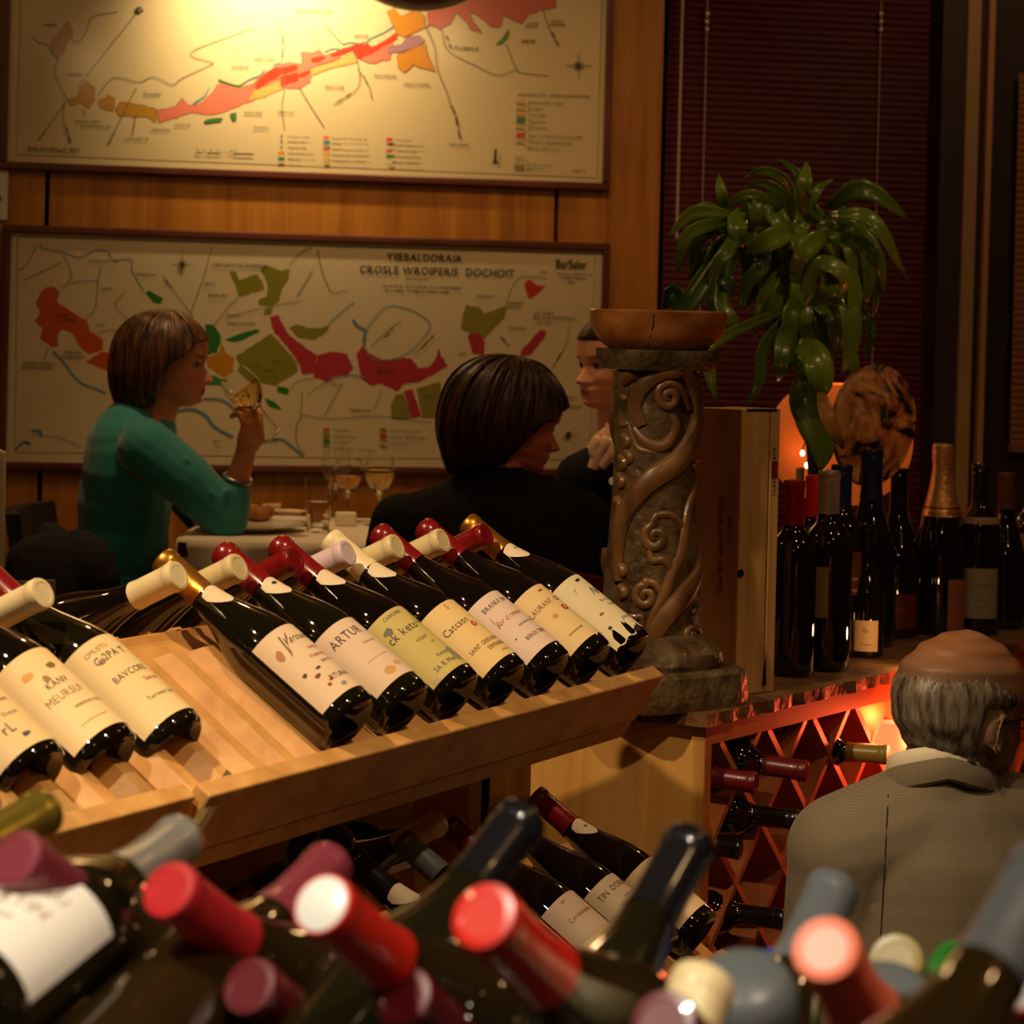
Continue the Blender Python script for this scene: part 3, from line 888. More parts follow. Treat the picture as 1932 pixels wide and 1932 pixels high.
def wrap_mesh(kind, spec, name='label'):
    """spec: z0,z1,half (deg),bg, marks [(text,s,z,h,col[,squeeze])], blobs [(s,z,w,h,col)], bites; neck labels follow the shoulder"""
    mb = MB()
    z0, z1, half = spec['z'][0], spec['z'][1], radians(spec.get('half', 72))
    bg = spec['bg']
    nz, na = (6 if spec.get('neck') else 3), 20

    def pt(s, z, off):
        r = radius_at(kind, z) + off
        a = s / radius_at(kind, (z0 + z1) / 2)
        return (r * cos(a), r * sin(a), z)
    rm = radius_at(kind, (z0 + z1) / 2)
    vs = []; fs = []
    for i in range(na + 1):
        a = -half + 2 * half * i / na
        lo, hi = z0, z1
        if spec.get('neck'):           # pointed lower end, arched upper end
            t = abs(a) / half
            hi = z1 - (z1 - z0) * 0.15 * t * t
            lo = z0 + (z1 - z0) * 0.6 * t ** 1.5
        if spec.get('torn'):
            tt = i / na
            lo = z0 + .002 * sin(i * 1.3) + .016 * max(0, 1 - abs(tt - .62) / .14) + .010 * max(0, tt - .7) / .3
        for j in range(nz + 1):
            z = lo + (hi - lo) * j / nz
            vs.append(pt(a * rm, z, .0004))
    for i in range(na):
        for j in range(nz):
            p = i * (nz + 1) + j
            fs.append((p, p + nz + 1, p + nz + 2, p + 1))
    mb.add(vs, fs, bg)
    k = 0
    for b in spec.get('blobs', ()):
        k += 1
        s, z, w, h, c = b[:5]
        s += spec.get('sh', 0)
        n = 10
        rnd = random.Random(int(s * 1e5) + int(z * 1e5))
        if len(b) > 5:   # bar
            v = [pt(s - w / 2, z - h / 2, .0005 + k * 1e-5), pt(s + w / 2, z - h / 2, .0005 + k * 1e-5), pt(s + w / 2, z + h / 2, .0005 + k * 1e-5), pt(s - w / 2, z + h / 2, .0005 + k * 1e-5)]
            if w > .012:
                v = []; fss = []
                m_ = 8
                for i in range(m_ + 1):
                    ss = s - w / 2 + w * i / m_
                    v += [pt(ss, z - h / 2, .0005 + k * 1e-5), pt(ss, z + h / 2, .0005 + k * 1e-5)]
                fss = [(2 * i, 2 * i + 2, 2 * i + 3, 2 * i + 1) for i in range(m_)]
                mb.add(v, fss, c)
            else: mb.add(v, [(0, 1, 2, 3)], c)
        else:
            v = [pt(s, z, .0006 + k * 1e-5)]
            for i in range(n):
                q = rnd.uniform(.7, 1.1)
                v.append(pt(s + w / 2 * q * cos(2 * pi * i / n), z + h / 2 * q * sin(2 * pi * i / n), .0006 + k * 1e-5))
            mb.add(v, [(0, 1 + i, 1 + (i + 1) % n) for i in range(n)], c)
    for t in spec.get('marks', ()):
        k += 1
        txt, s, z, h, c = t[:5]
        s += spec.get('sh', 0)
        sq = (t[5] if len(t) > 5 else 0.9) * .88
        slant = t[6] if len(t) > 6 else 0.0
        out, w = text2d(txt, h, sq, True)
        for v2, f2 in out:
            if v2: mb.add([pt(s + x + y * slant, z + y, .0007 + k * 1e-5) for x, y in v2], f2, c)
    return mb.mesh(name, M_label, True, 60)


def bottle(name, label, loc, axis, xh, kind='burgundy', glass=None, cap=None, capz=None, dome=False, wire=False, spec=None, neck=None, scale=1.0, group=None, cat='bottle', extra=None, roll=0.0):
    M = frame_mat(loc, axis, xh)
    if roll: M = M @ Matrix.Rotation(radians(roll), 4, 'Z')
    M = M @ Matrix.Scale(scale, 4)
    root = thing(name, label, cat, group=group, mat=M)

    def part(nm, me):
        o = bpy.data.objects.new(nm, me); COL.objects.link(o); o.parent = root; return o
    part('glass', glass_mesh(kind, glass or M_glassd))
    if cap is not None: part('capsule', capsule_mesh(kind, cap, capz, dome, wire))
    if spec: part('label', wrap_mesh(kind, spec))
    if neck: part('neck_label', wrap_mesh(kind, neck))
    if extra: extra(root)
    return root


# ------------------------------------------------------------------ the display rack
RA = Vector((-0.17066, 2.679, 1.2372))              # base centre of the first bottle of the long row
RD = Vector((0.49506, 0.86886, 0.0)).normalized()   # along the rack
RB = Vector((-RD.y, RD.x, 0))                       # across the rack, away from the viewer
PITCH = 0.11644
UP = Vector((0, 0, 1))


def tilt_axis(alpha, heading, far=False):
    h, a = radians(heading), radians(alpha)
    B = Vector((-cos(h), sin(h), 0))
    if far: B = Vector((cos(h), -sin(h), 0))
    ax = B * cos(a) + UP * sin(a)
    N = -B * sin(a) + UP * cos(a)
    return ax, N


TA = 33
AX, NN = tilt_axis(TA, 27)
TX, TN = RB * cos(radians(TA)) + UP * sin(radians(TA)), -RB * sin(radians(TA)) + UP * cos(radians(TA))
FX, FN = -RB * cos(radians(TA)) + UP * sin(radians(TA)), RB * sin(radians(TA)) + UP * cos(radians(TA))
AXF, NF = tilt_axis(26, 27, True)

KI = srgb(70, 60, 56); RI = srgb(170, 60, 44); BI = srgb(70, 70, 130); GI = srgb(110, 108, 96)
neckp = dict(z=(.196, .232), half=52, neck=True, bg=srgb(232, 216, 184))
specs = [
    dict(z=(.018, .128), half=60, sh=-.003, bg=srgb(236, 214, 182), marks=[('Varouon', .008, .103, .010, KI, .8, .5), ('V', -.014, .088, .030, srgb(120, 100, 90), .5, .35), ('ruonnis', .016, .086, .005, RI, .9, .4), ('Vinusrulont', .014, .074, .005, RI), ('guasrolina', .018, .064, .0045, GI), ('RTURALLS', .016, .038, .007, KI)],
         blobs=[(-.024, .098, .010, .018, srgb(190, 130, 100)), (-.022, .062, .006, .006, KI), (-.012, .052, .008, .006, srgb(130, 60, 60)), (-.004, .060, .008, .004, KI), (-.010, .036, .006, .005, RI), (-.004, .040, .006, .004, RI), (.004, .028, .009, .006, srgb(150, 150, 180))]),
    dict(z=(.022, .122), half=60, sh=-.003, bg=srgb(232, 208, 184), marks=[('ARTUR', -.008, .096, .012, KI), ('Kansoruos', .010, .080, .004, srgb(180, 120, 70))], blobs=[(0, .058, .034, .0012, srgb(190, 160, 120), 1), (-.004, .036, .018, .012, srgb(216, 168, 100)), (.014, .040, .014, .008, srgb(220, 176, 120))]),
    dict(z=(.016, .126), half=60, sh=-.003, bg=srgb(206, 192, 120), marks=[('CABRUINE', -.004, .116, .005, GI), ('ck keto', -.010, .088, .012, KI), ('Lubis', .026, .094, .008, GI), ('vtuon', -.002, .070, .006, KI, .9, .4), ('cr', .008, .060, .005, KI), ('Rouvert', .004, .040, .005, GI), ('SA R Mus', -.006, .026, .007, GI)], blobs=[(-.024, .104, .014, .012, srgb(120, 116, 100)), (.020, .036, .022, .026, srgb(150, 146, 120)), (.030, .110, .018, .012, srgb(170, 160, 120)), (-.030, .020, .012, .008, srgb(190, 182, 150))]),
    dict(z=(.016, .122), half=60, sh=-.003, bg=srgb(236, 208, 146), marks=[('Catcson', -.012, .082, .010, KI), ('S', .0, .110, .008, srgb(150, 110, 60)), ('SAINT GRESUON', -.004, .044, .006, KI, .8), ('ERMUANUT', .010, .034, .006, KI, .8), ('sroluons', .014, .024, .004, GI)], blobs=[(.010, .076, .012, .010, RI), (.010, .076, .005, .005, srgb(230, 180, 120))]),
    dict(z=(.020, .124), half=60, sh=-.003, bg=srgb(230, 208, 192), marks=[('BRANUI 3N', -.004, .104, .007, KI), ('3or d rmens', -.006, .078, .008, RI, .8, .4), ('sanroluou bues', .008, .062, .004, KI), ('BEROS TERST', .006, .040, .006, KI, .85)], blobs=[(-.024, .052, .003, .003, KI), (-.026, .086, .0008, .02, GI, 1)]),
    dict(z=(.018, .122), half=60, sh=-.003, bg=srgb(232, 206, 152), marks=[('LAURANT  CRS', -.004, .088, .008, srgb(130, 80, 50), .85), ('snoutosrouel', -.008, .036, .004, KI)], blobs=[(.014, .074, .014, .012, RI), (.014, .074, .006, .005, srgb(230, 190, 140)), (-.012, .070, .010, .008, srgb(214, 160, 80)), (.006, .112, .010, .004, RI)]),
    dict(z=(.008, .128), half=60, sh=-.003, torn=True, bg=srgb(226, 214, 176), marks=[('NP', .014, .086, .014, BI, .9, .4), ('Boaruslonus', .016, .072, .0045, BI), ('Vrusuo', .018, .062, .005, BI), ('Juonvos', .014, .034, .006, BI, .9, .4), ('r', -.014, .100, .014, srgb(170, 160, 110), .6, .3)], blobs=[(.006, .118, .012, .006, (.02, .015, .012)), (-.014, .058, .008, .005, srgb(150, 110, 60)), (-.022, .036, .007, .005, (.02, .015, .012)), (.008, .012, .018, .010, (.02, .015, .012))]),
]
nearcap = [M_foil_gold, M_cap_red, M_cap_red, M_cap_white, M_cap_red, M_cap_red, M_foil_gold]
seenas = ['cream label and grey script right of the empty rack slots', 'pinkish label with grey capitals and an orange patch', 'yellowish marbled label with dark lettering', 'warm cream label and red crest',
          'pale pink label with red handwritten line', 'cream label with a red and a gold emblem', 'torn white label and blue script, rightmost on the upper shelf']
neckon = [0, 1, 2, 3, 6]
for k in range(7):
    nk = None
    if k in neckon:
        nk = dict(neckp)
        if k == 1: nk['blobs'] = [(0.0, .221, .008, .006, srgb(50, 46, 50))]
        if k == 6: nk['marks'] = [('nsu', 0.002, .218, .006, BI, .9, .4)]
    bottle('wine_bottle', 'dark wine bottle with ' + seenas[k], RA + RD * (PITCH * k), AX, NN, 'burgundy', M_glassg if k in (0, 1) else M_glassd, nearcap[k], None, dome=(k in (1, 2, 4, 5)), spec=specs[k], neck=nk, scale=1.03, roll=-18,
           group='label side wine bottles on the upper rack shelf')
# left unit of the rack
C0 = Vector((-.343, 2.507, 1.2372))
lspec = [
    dict(z=(.014, .134), half=62, sh=-.003, bg=srgb(240, 216, 160), marks=[('OMUSTU', -.008, .118, .006, srgb(190, 160, 110)), ('C 2PA T', .0, .104, .009, KI), ('BAVCORE', .002, .076, .008, KI), ('Gutrusi', .016, .062, .0055, RI), ('Turronus Cabs', .010, .040, .005, KI)], blobs=[(-.012, .106, .010, .008, srgb(150, 130, 100))]),
    dict(z=(.014, .130), half=62, sh=-.003, bg=srgb(240, 212, 158), marks=[('KANV', .0, .080, .008, KI), ('MEURSUI', -.004, .064, .009, srgb(150, 120, 80)), ('onetsuos arots', .012, .048, .005, KI)], blobs=[(-.018, .106, .014, .010, srgb(216, 160, 70)), (.010, .104, .012, .009, srgb(130, 110, 60)), (-.006, .092, .010, .010, srgb(150, 130, 90)), (0, .030, .034, .0014, srgb(190, 160, 110), 1)]),
    dict(z=(.012, .128), half=62, sh=-.003, bg=srgb(240, 210, 150), marks=[('AT Russ', .0, .090, .008, KI), ('Voutrusns', .008, .070, .005, KI), ('rL', -.006, .034, .012, KI), ('Ouston', .008, .052, .005, GI)], blobs=[(.004, .026, .010, .006, srgb(90, 80, 110))]),
    dict(z=(.012, .128), half=62, sh=-.003, bg=srgb(238, 208, 150), marks=[('TURRON', .0, .090, .008, KI)]),
]
lsee = ['cream label, rightmost of the left unit beside the empty slots', 'cream label showing a gold sun emblem', 'cream label near the left edge of the upper shelf', 'cream label cut by the left edge of the picture']
for k in range(4):
    bottle('wine_bottle', 'dark wine bottle with ' + lsee[k], C0 - RD * (.111 * k), AX, NN, 'burgundy', M_glassg if k == 0 else M_glassd, (M_cap_red, M_cap_white, M_cap_red, M_cap_red)[k], spec=lspec[k], scale=1.06, roll=-18, group='label side wine bottles on the upper rack shelf')
# bottles of the far side, their necks crossing over the ridge
fc = {-2.5: M_cap_white, -.5: M_cap_white, .5: M_cap_cream, 1.5: M_cap_red, 2.5: M_cap_lilac, 3.5: M_cap_cream, 4.5: M_cap_cream, 5.5: M_cap_red}
fl = {-2.5: 'ivory capsule pointing right at the left edge', -.5: 'large ivory capsule crossing in front of the gold one', .5: 'cream capsule with a gold band beside the left red capsule', 1.5: 'red capsule pointing right in the middle of the ridge',
      2.5: 'lilac white capsule crossing the ridge', 3.5: 'cream capsule right of the lilac one', 4.5: 'greenish cream capsule left of the last red one', 5.5: 'red capsule pointing right at the far end of the ridge'}
for k, m in fc.items():
    tip = RA + RD * (PITCH * k) + RB * .20 + UP * .160
    base = tip - AXF * .3016 * 1.03
    bottle('wine_bottle', 'dark wine bottle with ' + fl[k], base, AXF, NF, 'burgundy', M_glassd, m, .238 if m is not M_cap_red else None, scale=1.03, group='back side wine bottles of the upper rack')


def rack_box(o, r0, r1, along, n0, n1, w0, w1, T, N, org):
    """box in rack coordinates: along RD r0..r1, along T w0..w1, along N n0..n1"""
    c = org + RD * ((r0 + r1) / 2) + T * ((w0 + w1) / 2) + N * ((n0 + n1) / 2) - o
    return MB().box(c, r1 - r0, w1 - w0, n1 - n0, (RD, T, N))


RORG = RA.copy()
rk = thing('wine_rack', 'pale pine display rack with sloping shelves holding wine bottles', 'rack', Vector((RA.x, RA.y, 0)) + RB * .23)
ro = rk.location.copy()


def shelf(org, T, N, r0, r1, front, lipc=True, splits=(None,)):
    tr = rack_box(ro, r0, r1, None, -.066, -.052, -.012, .245, T, N, org).build('shelf_board', M_rack, rk, smooth=False)
    return tr


def lip(org, T, N, r0, r1, h0=-.126, h1=-.014):
    o1 = rack_box(ro, r0, r1, None, h0 + .030, h1, -.034, -.012, T, N, org).build('front_rail', M_rack, rk, smooth=False); bevel(o1, .0025, 2)
    o2 = rack_box(ro, r0, r1 - .004, None, h0, h0 + .0285, -.033, -.013, T, N, org).build('front_rail', M_rack, rk, smooth=False); bevel(o2, .002, 2)


ZERO = Vector((0, 0, 0))
# upper near shelf: right unit and left unit
shelf(RORG, TX, TN, -.285, PITCH * 6 + .065, True)
lip(RORG, TX, TN, -.285, PITCH * 6 + .065)
LORG = RA + RB * .012
shelf(LORG, TX, TN, -.95, -.292, True)
lip(LORG, TX, TN, -.95, -.292)
rr_ = random.Random(3)
bm_ = []
for i in range(-16, 13):
    r = PITCH / 2 * i + PITCH * .25
    if r < -.93 or r > PITCH * 6 + .05: continue
    org = RORG if r > -.288 else LORG
    mb = MB()
    w = .023
    for (t0, t1, hh) in ((-.010, .205, .020),):
        vs = []
        for t in (t0, t1):
            for (x, y) in ((-w, 0), (-w * .4, hh), (w * .4, hh), (w, 0)):
                vs.append(org + RD * (r + x) + TX * (t if y == 0 or t == t0 else t - .014) + TN * (-.052 + y) - ro)
        mb.add(vs, [(3, 2, 1, 0), (4, 5, 6, 7), (0, 1, 5, 4), (1, 2, 6, 5), (2, 3, 7, 6), (3, 0, 4, 7)])
    mb.build('batten', M_rack, rk, smooth=False)
    # battens of the far slope
    mb = MB()
    orf = RORG + RB * .46
    vs = []
    for t in (0, .205):
        for (x, y) in ((-w, 0), (-w * .4, hh), (w * .4, hh), (w, 0)):
            vs.append(orf + RD * (r + x) + FX * t + FN * (-.052 + y) - ro)
    mb.add(vs, [(3, 2, 1, 0), (4, 5, 6, 7), (0, 1, 5, 4), (1, 2, 6, 5), (2, 3, 7, 6), (3, 0, 4, 7)])
    mb.build('batten', M_rack, rk, smooth=False)
orf = RORG + RB * .46
rack_box(ro, -.95, PITCH * 6 + .065, None, -.066, -.052, -.012, .245, FX, FN, orf).build('shelf_board', M_rack, rk, smooth=False)
rack_box(ro, -.95, PITCH * 6 + .065, None, -.10, -.02, -.034, -.012, FX, FN, orf).build('front_rail', M_rack, rk, smooth=False)
# lower near shelf
DL = -RB * .1134 + UP * (-.370)
shelf(RORG + DL, TX, TN, -.95, PITCH * 6 + .10, True)
lip(RORG + DL, TX, TN, -.95, PITCH * 6 + .10, -.10, -.036)
for i in range(-14, 14):
    r = PITCH / 2 * i + PITCH * .25
    if r > PITCH * 6 + .06: continue
    c = RORG + DL
    rack_box(ro, r - .008, r + .008, None, -.052, -.034, -.010, .22, TX, TN, c).build('batten', M_rack, rk, smooth=False)
cf = RORG + DL + RB * .69
rack_box(ro, -.95, PITCH * 6 + .10, None, -.066, -.052, -.012, .245, FX, FN, cf).build('shelf_board', M_rack, rk, smooth=False)
rack_box(ro, -.95, PITCH * 6 + .10, None, -.10, -.02, -.034, -.012, FX, FN, cf).build('front_rail', M_rack, rk, smooth=False)
# uprights, rails and feet under the ridge
cx = RORG + RB * .23
for r in (-.90, -.29, .12, .60):
    b = cx + RD * r
    MB().box(Vector((b.x, b.y, .58)) - ro, .035, .09, 1.16, (RD, RB, UP)).build('upright', M_rack, rk, smooth=False)
    MB().box(Vector((b.x, b.y, .03)) - ro, .045, .80, .06, (RD, RB, UP)).build('foot', M_rack, rk, smooth=False)
    MB().box(Vector((b.x, b.y, 0)) + UP * (RA.z - .42) - ro, .030, .56, .045, (RD, RB, UP)).build('cross_arm', M_rack, rk, smooth=False)
    MB().box(Vector((b.x, b.y, 0)) + UP * (RA.z - .062) - ro, .030, .40, .035, (RD, RB, UP)).build('cross_arm', M_rack, rk, smooth=False)
rack_box(ro, -.95, PITCH * 6 + .06, None, -.02, .02, -.012, .012, RB, UP, cx + UP * .06).build('ridge_rail', M_rack, rk, smooth=False)
rack_box(ro, -.95, PITCH * 6 + .06, None, -.02, .02, -.012, .012, RB, UP, cx + UP * (-.30)).build('ridge_rail', M_rack, rk, smooth=False)
# hook between the two units
h0 = P(436, 1462, 2.50); h1 = P(372, 1558, 2.40)
hm = mat('tarnished_strip', srgb(140, 120, 74), .4, metal=.5)
hk = MB().tube([h0 - ro, h1 - ro], .0075, 4, normals=[Vector((0.5, -.8, .3))] * 2, flat=.25).build('connecting_strap', hm, rk, smooth=False)

# lower shelf bottles
LA = RORG + DL
lows = {
    6: (M_cap_red, dict(z=(.020, .118), half=60, sh=-.003, bg=srgb(228, 200, 160), marks=[('nuor', 0, .1, .006, GI)]), dict(neckp, blobs=[(0, .215, .006, .006, GI)]), 'cream label and oval neck label, rightmost on the lower shelf', M_glassd),
    5: (M_cap_red, dict(z=(.020, .118), half=60, sh=-.003, bg=srgb(228, 206, 172), marks=[('TIN  DOROI', .0, .096, .009, KI), ('vuonruson', .01, .08, .004, GI)]), None, 'cream label with dark capitals and bright red capsule, lower shelf', M_glassd),
    4: (M_cap_maroon, dict(z=(.020, .118), half=60, sh=-.003, bg=srgb(226, 200, 172), marks=[('nr', -.006, .108, .007, RI), ('Cormonalos', .0, .082, .007, RI)]), None, 'cream label with red lettering and maroon capsule, lower shelf', M_glassd),
    3: (M_cap_grey, None, None, 'grey capsule among the lower shelf bottles', M_glassd),
    2: (M_cap_black, None, dict(neckp, half=70), 'black capsule and plain white neck label on the lower shelf', M_glassd),
    1: (M_cap_black, None, None, 'black capsule beside the white neck label, lower shelf', M_glassd),
    0: (M_cap_maroon, None, None, 'dark red capsule at the left of the lower shelf', M_glassd),
}
for k, (m, sp, nk, t, g) in lows.items():
    bottle('wine_bottle', 'dark wine bottle with ' + t, LA + RD * (PITCH * k), AX, NN, 'burgundy', g, m, spec=sp, neck=nk, scale=1.0, roll=-18, group='label side wine bottles on the lower rack shelf')
for k, m, t in ((1.5, M_cap_black, 'large black domed capsule under the upper shelf'), (.5, M_cap_black, 'black capsule left of the domed one under the upper shelf'), (3.5, M_cap_cream, 'cream capsule behind the grey one on the lower shelf')):
    tip = LA + RD * (PITCH * k) + RB * .24 + UP * (.20 if k == 1.5 else .175)
    sc = 1.35 if k == 1.5 else 1.0
    ax = (AXF + (UP * .9 if k == 1.5 else UP * .1)).normalized()
    bottle('wine_bottle', 'dark wine bottle with ' + t, tip - ax * .3 * sc, ax, NF, 'burgundy', M_glassd, m, dome=True, scale=sc, group='back side wine bottles of the lower rack')

# ------------------------------------------------------------------ cabinet with lattice front
CH = 1.10
UPZ = Vector((0, 0, 1))


def PT(px, py, h=CH):
    """point on the horizontal plane z=h seen at px, py"""
    d = P(px, py, 1.0) - Vector((0, 0, CZ))
    t = (h - CZ) / d.z
    return Vector((0, 0, CZ)) + d * t


K0 = PT(1330, 1368, 1.08)                     # near top corner between end panel and lattice front
K1 = PT(1690, 1283, 1.08)
KL = (K1 - K0); KL.z = 0; KL.normalize()      # along the lattice front
KE = Vector((-0.93, 0.367, 0)).normalized()   # along the end panel
KN = Vector((KL.y, -KL.x, 0))                 # out of the lattice front
KNE = Vector((KE.y, -KE.x, 0)) * -1           # out of the end panel
if KNE.y > 0: KNE = -KNE
LEN = 2.25
DEP = .285
cabn = thing('lattice_wine_cabinet', 'pine cabinet with diagonal lattice bottle front under the row of standing bottles', 'cabinet', Vector((K0.x, K0.y, 0)))
co = cabn.location.copy()
HT = K0.z


def para(a, e1, l1, e2, l2, z0, z1, name, m, parent, o):
    """upright block from corner a along e1, e2"""
    a = Vector((a.x, a.y, 0))
    q = [a, a + e1 * l1, a + e1 * l1 + e2 * l2, a + e2 * l2]
    vs = [p + UPZ * z0 - o for p in q] + [p + UPZ * z1 - o for p in q]
    return MB().add(vs, [(0, 3, 2, 1), (4, 5, 6, 7), (0, 1, 5, 4), (1, 2, 6, 5), (2, 3, 7, 6), (3, 0, 4, 7)]).build(name, m, parent, smooth=False)


para(K0, KE, DEP, KL, .02, 0, HT, 'side_panel', M_pine, cabn, co)
para(K0 + KL * LEN, KE, DEP, KL, .02, 0, HT, 'side_panel', M_pine, cabn, co)
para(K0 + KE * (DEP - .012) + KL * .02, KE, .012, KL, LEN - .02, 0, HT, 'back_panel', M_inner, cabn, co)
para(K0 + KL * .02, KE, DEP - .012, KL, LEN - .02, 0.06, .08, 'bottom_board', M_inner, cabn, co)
para(K0 - KE * 0.002, KE, .02, KL, .018, 0, HT, 'front_stile', M_lattice, cabn, co)
para(K0 + KL * .018 - KE * .002, KE, .02, KL, LEN, HT - .032, HT, 'top_rail', M_lattice, cabn, co)
para(K0 + KL * .018 - KE * .002, KE, .02, KL, LEN, 0.0, .08, 'plinth', M_lattice, cabn, co)
# lattice boards, deep into the cabinet
DW, DH = .150, .166
zt_, zb_ = HT - .032, .08


def slat(s0, z0, s1, z1):
    # clip to the opening
    def clip(s, z, s2, z2):
        if z > zt_: t = (z - zt_) / (z - z2); s += (s2 - s) * t; z = zt_
        if z < zb_: t = (zb_ - z) / (z2 - z); s += (s2 - s) * t; z = zb_
        if s < .02: t = (.02 - s) / (s2 - s); z += (z2 - z) * t; s = .02
        if s > LEN: t = (s - LEN) / (s - s2); z += (z2 - z) * t; s = LEN
        return s, z
    a = clip(s0, z0, s1, z1); b = clip(s1, z1, s0, z0)
    if math.hypot(a[0] - b[0], a[1] - b[1]) < .03 or a[0] >= b[0]: return
    pa = K0 + KL * a[0]; pb = K0 + KL * b[0]
    pa = Vector((pa.x, pa.y, a[1])); pb = Vector((pb.x, pb.y, b[1]))
    d = (pb - pa); L = d.length; d.normalize()
    n = KE.cross(d).normalized()
    c = (pa + pb) / 2 + KE * .10 - co
    MB().box(c, L, .19, .014, (d, -KE, n)).build('lattice_slat', M_lattice, cabn, smooth=False)


k = -12
while k < 22:
    s = .058 + DW * k
    H = zt_ - zb_
    slat(s, zt_, s + H * DW / DH, zb_)
    slat(s, zb_, s + H * DW / DH, zt_)
    k += 1

# worktop: slab of brown stone with a rough edge
M_stone = mat('brown_stone', srgb(112, 76, 44), .55, bump=.8, bscale=30, noise=.5, nscale=14)
wt = thing('worktop', 'brown stone slab with rough front edge lying on the lattice cabinet', 'worktop', Vector((K0.x, K0.y, HT)))
wo = wt.location.copy()
rnd = random.Random(5)
outl = []
n_ = 90
for i in range(n_ + 1):
    s = -.02 + (LEN + .03) * i / n_
    outl.append(K0 + KL * s + KN * (.012 + rnd.uniform(-.004, .006)))
bk = K0 + KL * (LEN + .01) + KE * (DEP + .18)
bk2 = K0 - KL * .02 + KE * (DEP + .18)
for i in range(12):
    outl.append(bk + (bk2 - bk) * i / 11)
for i in range(1, 10):
    outl.append(bk2 + (outl[0] - bk2) * i / 10 + KNE * rnd.uniform(-.003, .006))
top = [Vector((p.x, p.y, CH)) - wo for p in outl]
bot = [Vector((p.x, p.y, HT)) + Vector((rnd.uniform(-.004, .004), rnd.uniform(-.004, .004), 0)) - wo for p in outl]
N_ = len(outl)
MB().add(top + bot, [tuple(range(N_)), tuple(range(2 * N_ - 1, N_ - 1, -1))] + [(i, i + N_, (i + 1) % N_ + N_, (i + 1) % N_) for i in range(N_)]).build('slab', M_stone, wt, smooth=False)


# bottles lying in the lattice, necks out
def lat_bottle(px, py, cap, label, glass=None, up=0.0, kind='bordeaux', side=0.0, out=.075):
    """tip seen at px, py; the tip stands 9 cm out of the lattice front"""
    d = P(px, py, 1.0) - Vector((0, 0, CZ))
    o = Vector((0, 0, CZ))
    p0 = K0 - KE * out
    t = (p0 - o).dot(KN) / d.dot(KN)
    tip = o + d * t
    ax = (-KE + UPZ * up + KL * side).normalized()
    return bottle('wine_bottle', label, tip - ax * .30, ax, UPZ, kind, glass, cap, group='bottles lying in the lattice cabinet')


lat_bottle(1521, 1455, M_cap_maroon, 'lying bottle with dark red capsule, upper left of the lattice front', None, -.05, out=.085)
lat_bottle(1426, 1477, M_cap_maroon, 'lying bottle with dark maroon capsule beside the pale end panel', None, -.05, out=.050)
lat_bottle(1506, 1547, M_cap_black, 'lying bottle with black neck just left of the grey jacket', None, .0)
lat_bottle(1396, 1602, M_cap_black, 'lying bottle with black neck low beside the end panel', None, -.05, out=.026)
lat_bottle(1674, 1424, M_cap_olive, 'lying bottle with olive capsule in front of the red light', M_glassg, .02)
lat_bottle(1478, 1735, M_cap_black, 'lying bottle with black neck lowest in the lattice beside the jacket', None, .0)

# red lamp inside the lattice
lp = P(1682, 1410, 4.22)
lr = thing('red_lamp', 'glowing red glass candle lamp inside the right part of the lattice cabinet', 'lamp', lp + UPZ * -.05)
MB().lathe([(0, 0), (.028, 0), (.034, .02), (.036, .05), (.032, .08), (.026, .095), (.024, .095), (.030, .078), (.034, .05), (.032, .02), (0, .006)], 28).build('glass_cup', glow('red_glass_glow', (1.0, .06, .02), 5), lr)
MB().ell((0, 0, .055), (.009, .009, .022), 12, 8).build('flame', glow('flame_glow', (1.0, .5, .2), 40), lr)
point('red_lamp_light', lp + KN * .06 + UPZ * .02, 5, (1.0, .10, .03), .03)
point('red_lamp_light', P(1640, 1330, 4.16), 1.6, (1.0, .12, .04), .02)
point('counter_candle_light', PT(1662, 1262) + UPZ * .045 + Vector((.05, .0, 0)), .32, (1.0, .55, .22), .012)  # added point for the warm patch on the worktop, no candle there

# ------------------------------------------------------------------ carved column
M_carve, nt, b = newmat('carved_wood')
setb(b, rough=.42, coat=.12)
tc = nt.nodes.new('ShaderNodeTexCoord')
n1 = nt.nodes.new('ShaderNodeTexNoise'); n1.inputs['Scale'].default_value = 9; n1.inputs['Detail'].default_value = 6
nt.links.new(tc.outputs['Object'], n1.inputs['Vector'])
r1 = nt.nodes.new('ShaderNodeValToRGB')
r1.color_ramp.elements[0].position = .35; r1.color_ramp.elements[1].position = .65
r1.color_ramp.elements[0].color = (*srgb(92, 66, 36), 1); r1.color_ramp.elements[1].color = (*srgb(100, 88, 60), 1)
nt.links.new(n1.outputs['Fac'], r1.inputs['Fac'])
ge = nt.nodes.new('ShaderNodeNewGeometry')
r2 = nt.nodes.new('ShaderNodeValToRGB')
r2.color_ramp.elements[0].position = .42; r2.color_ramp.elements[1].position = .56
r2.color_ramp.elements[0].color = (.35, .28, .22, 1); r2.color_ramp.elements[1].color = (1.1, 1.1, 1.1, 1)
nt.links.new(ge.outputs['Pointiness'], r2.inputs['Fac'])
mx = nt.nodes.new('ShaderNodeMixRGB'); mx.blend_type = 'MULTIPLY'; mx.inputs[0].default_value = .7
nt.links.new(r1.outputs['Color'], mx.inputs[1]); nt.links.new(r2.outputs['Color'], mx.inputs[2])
n3 = nt.nodes.new('ShaderNodeTexNoise'); n3.inputs['Scale'].default_value = 22; n3.inputs['Detail'].default_value = 8; n3.inputs['Distortion'].default_value = .8
nt.links.new(tc.outputs['Object'], n3.inputs['Vector'])
r3 = nt.nodes.new('ShaderNodeValToRGB')
r3.color_ramp.elements[0].position = .38; r3.color_ramp.elements[1].position = .60
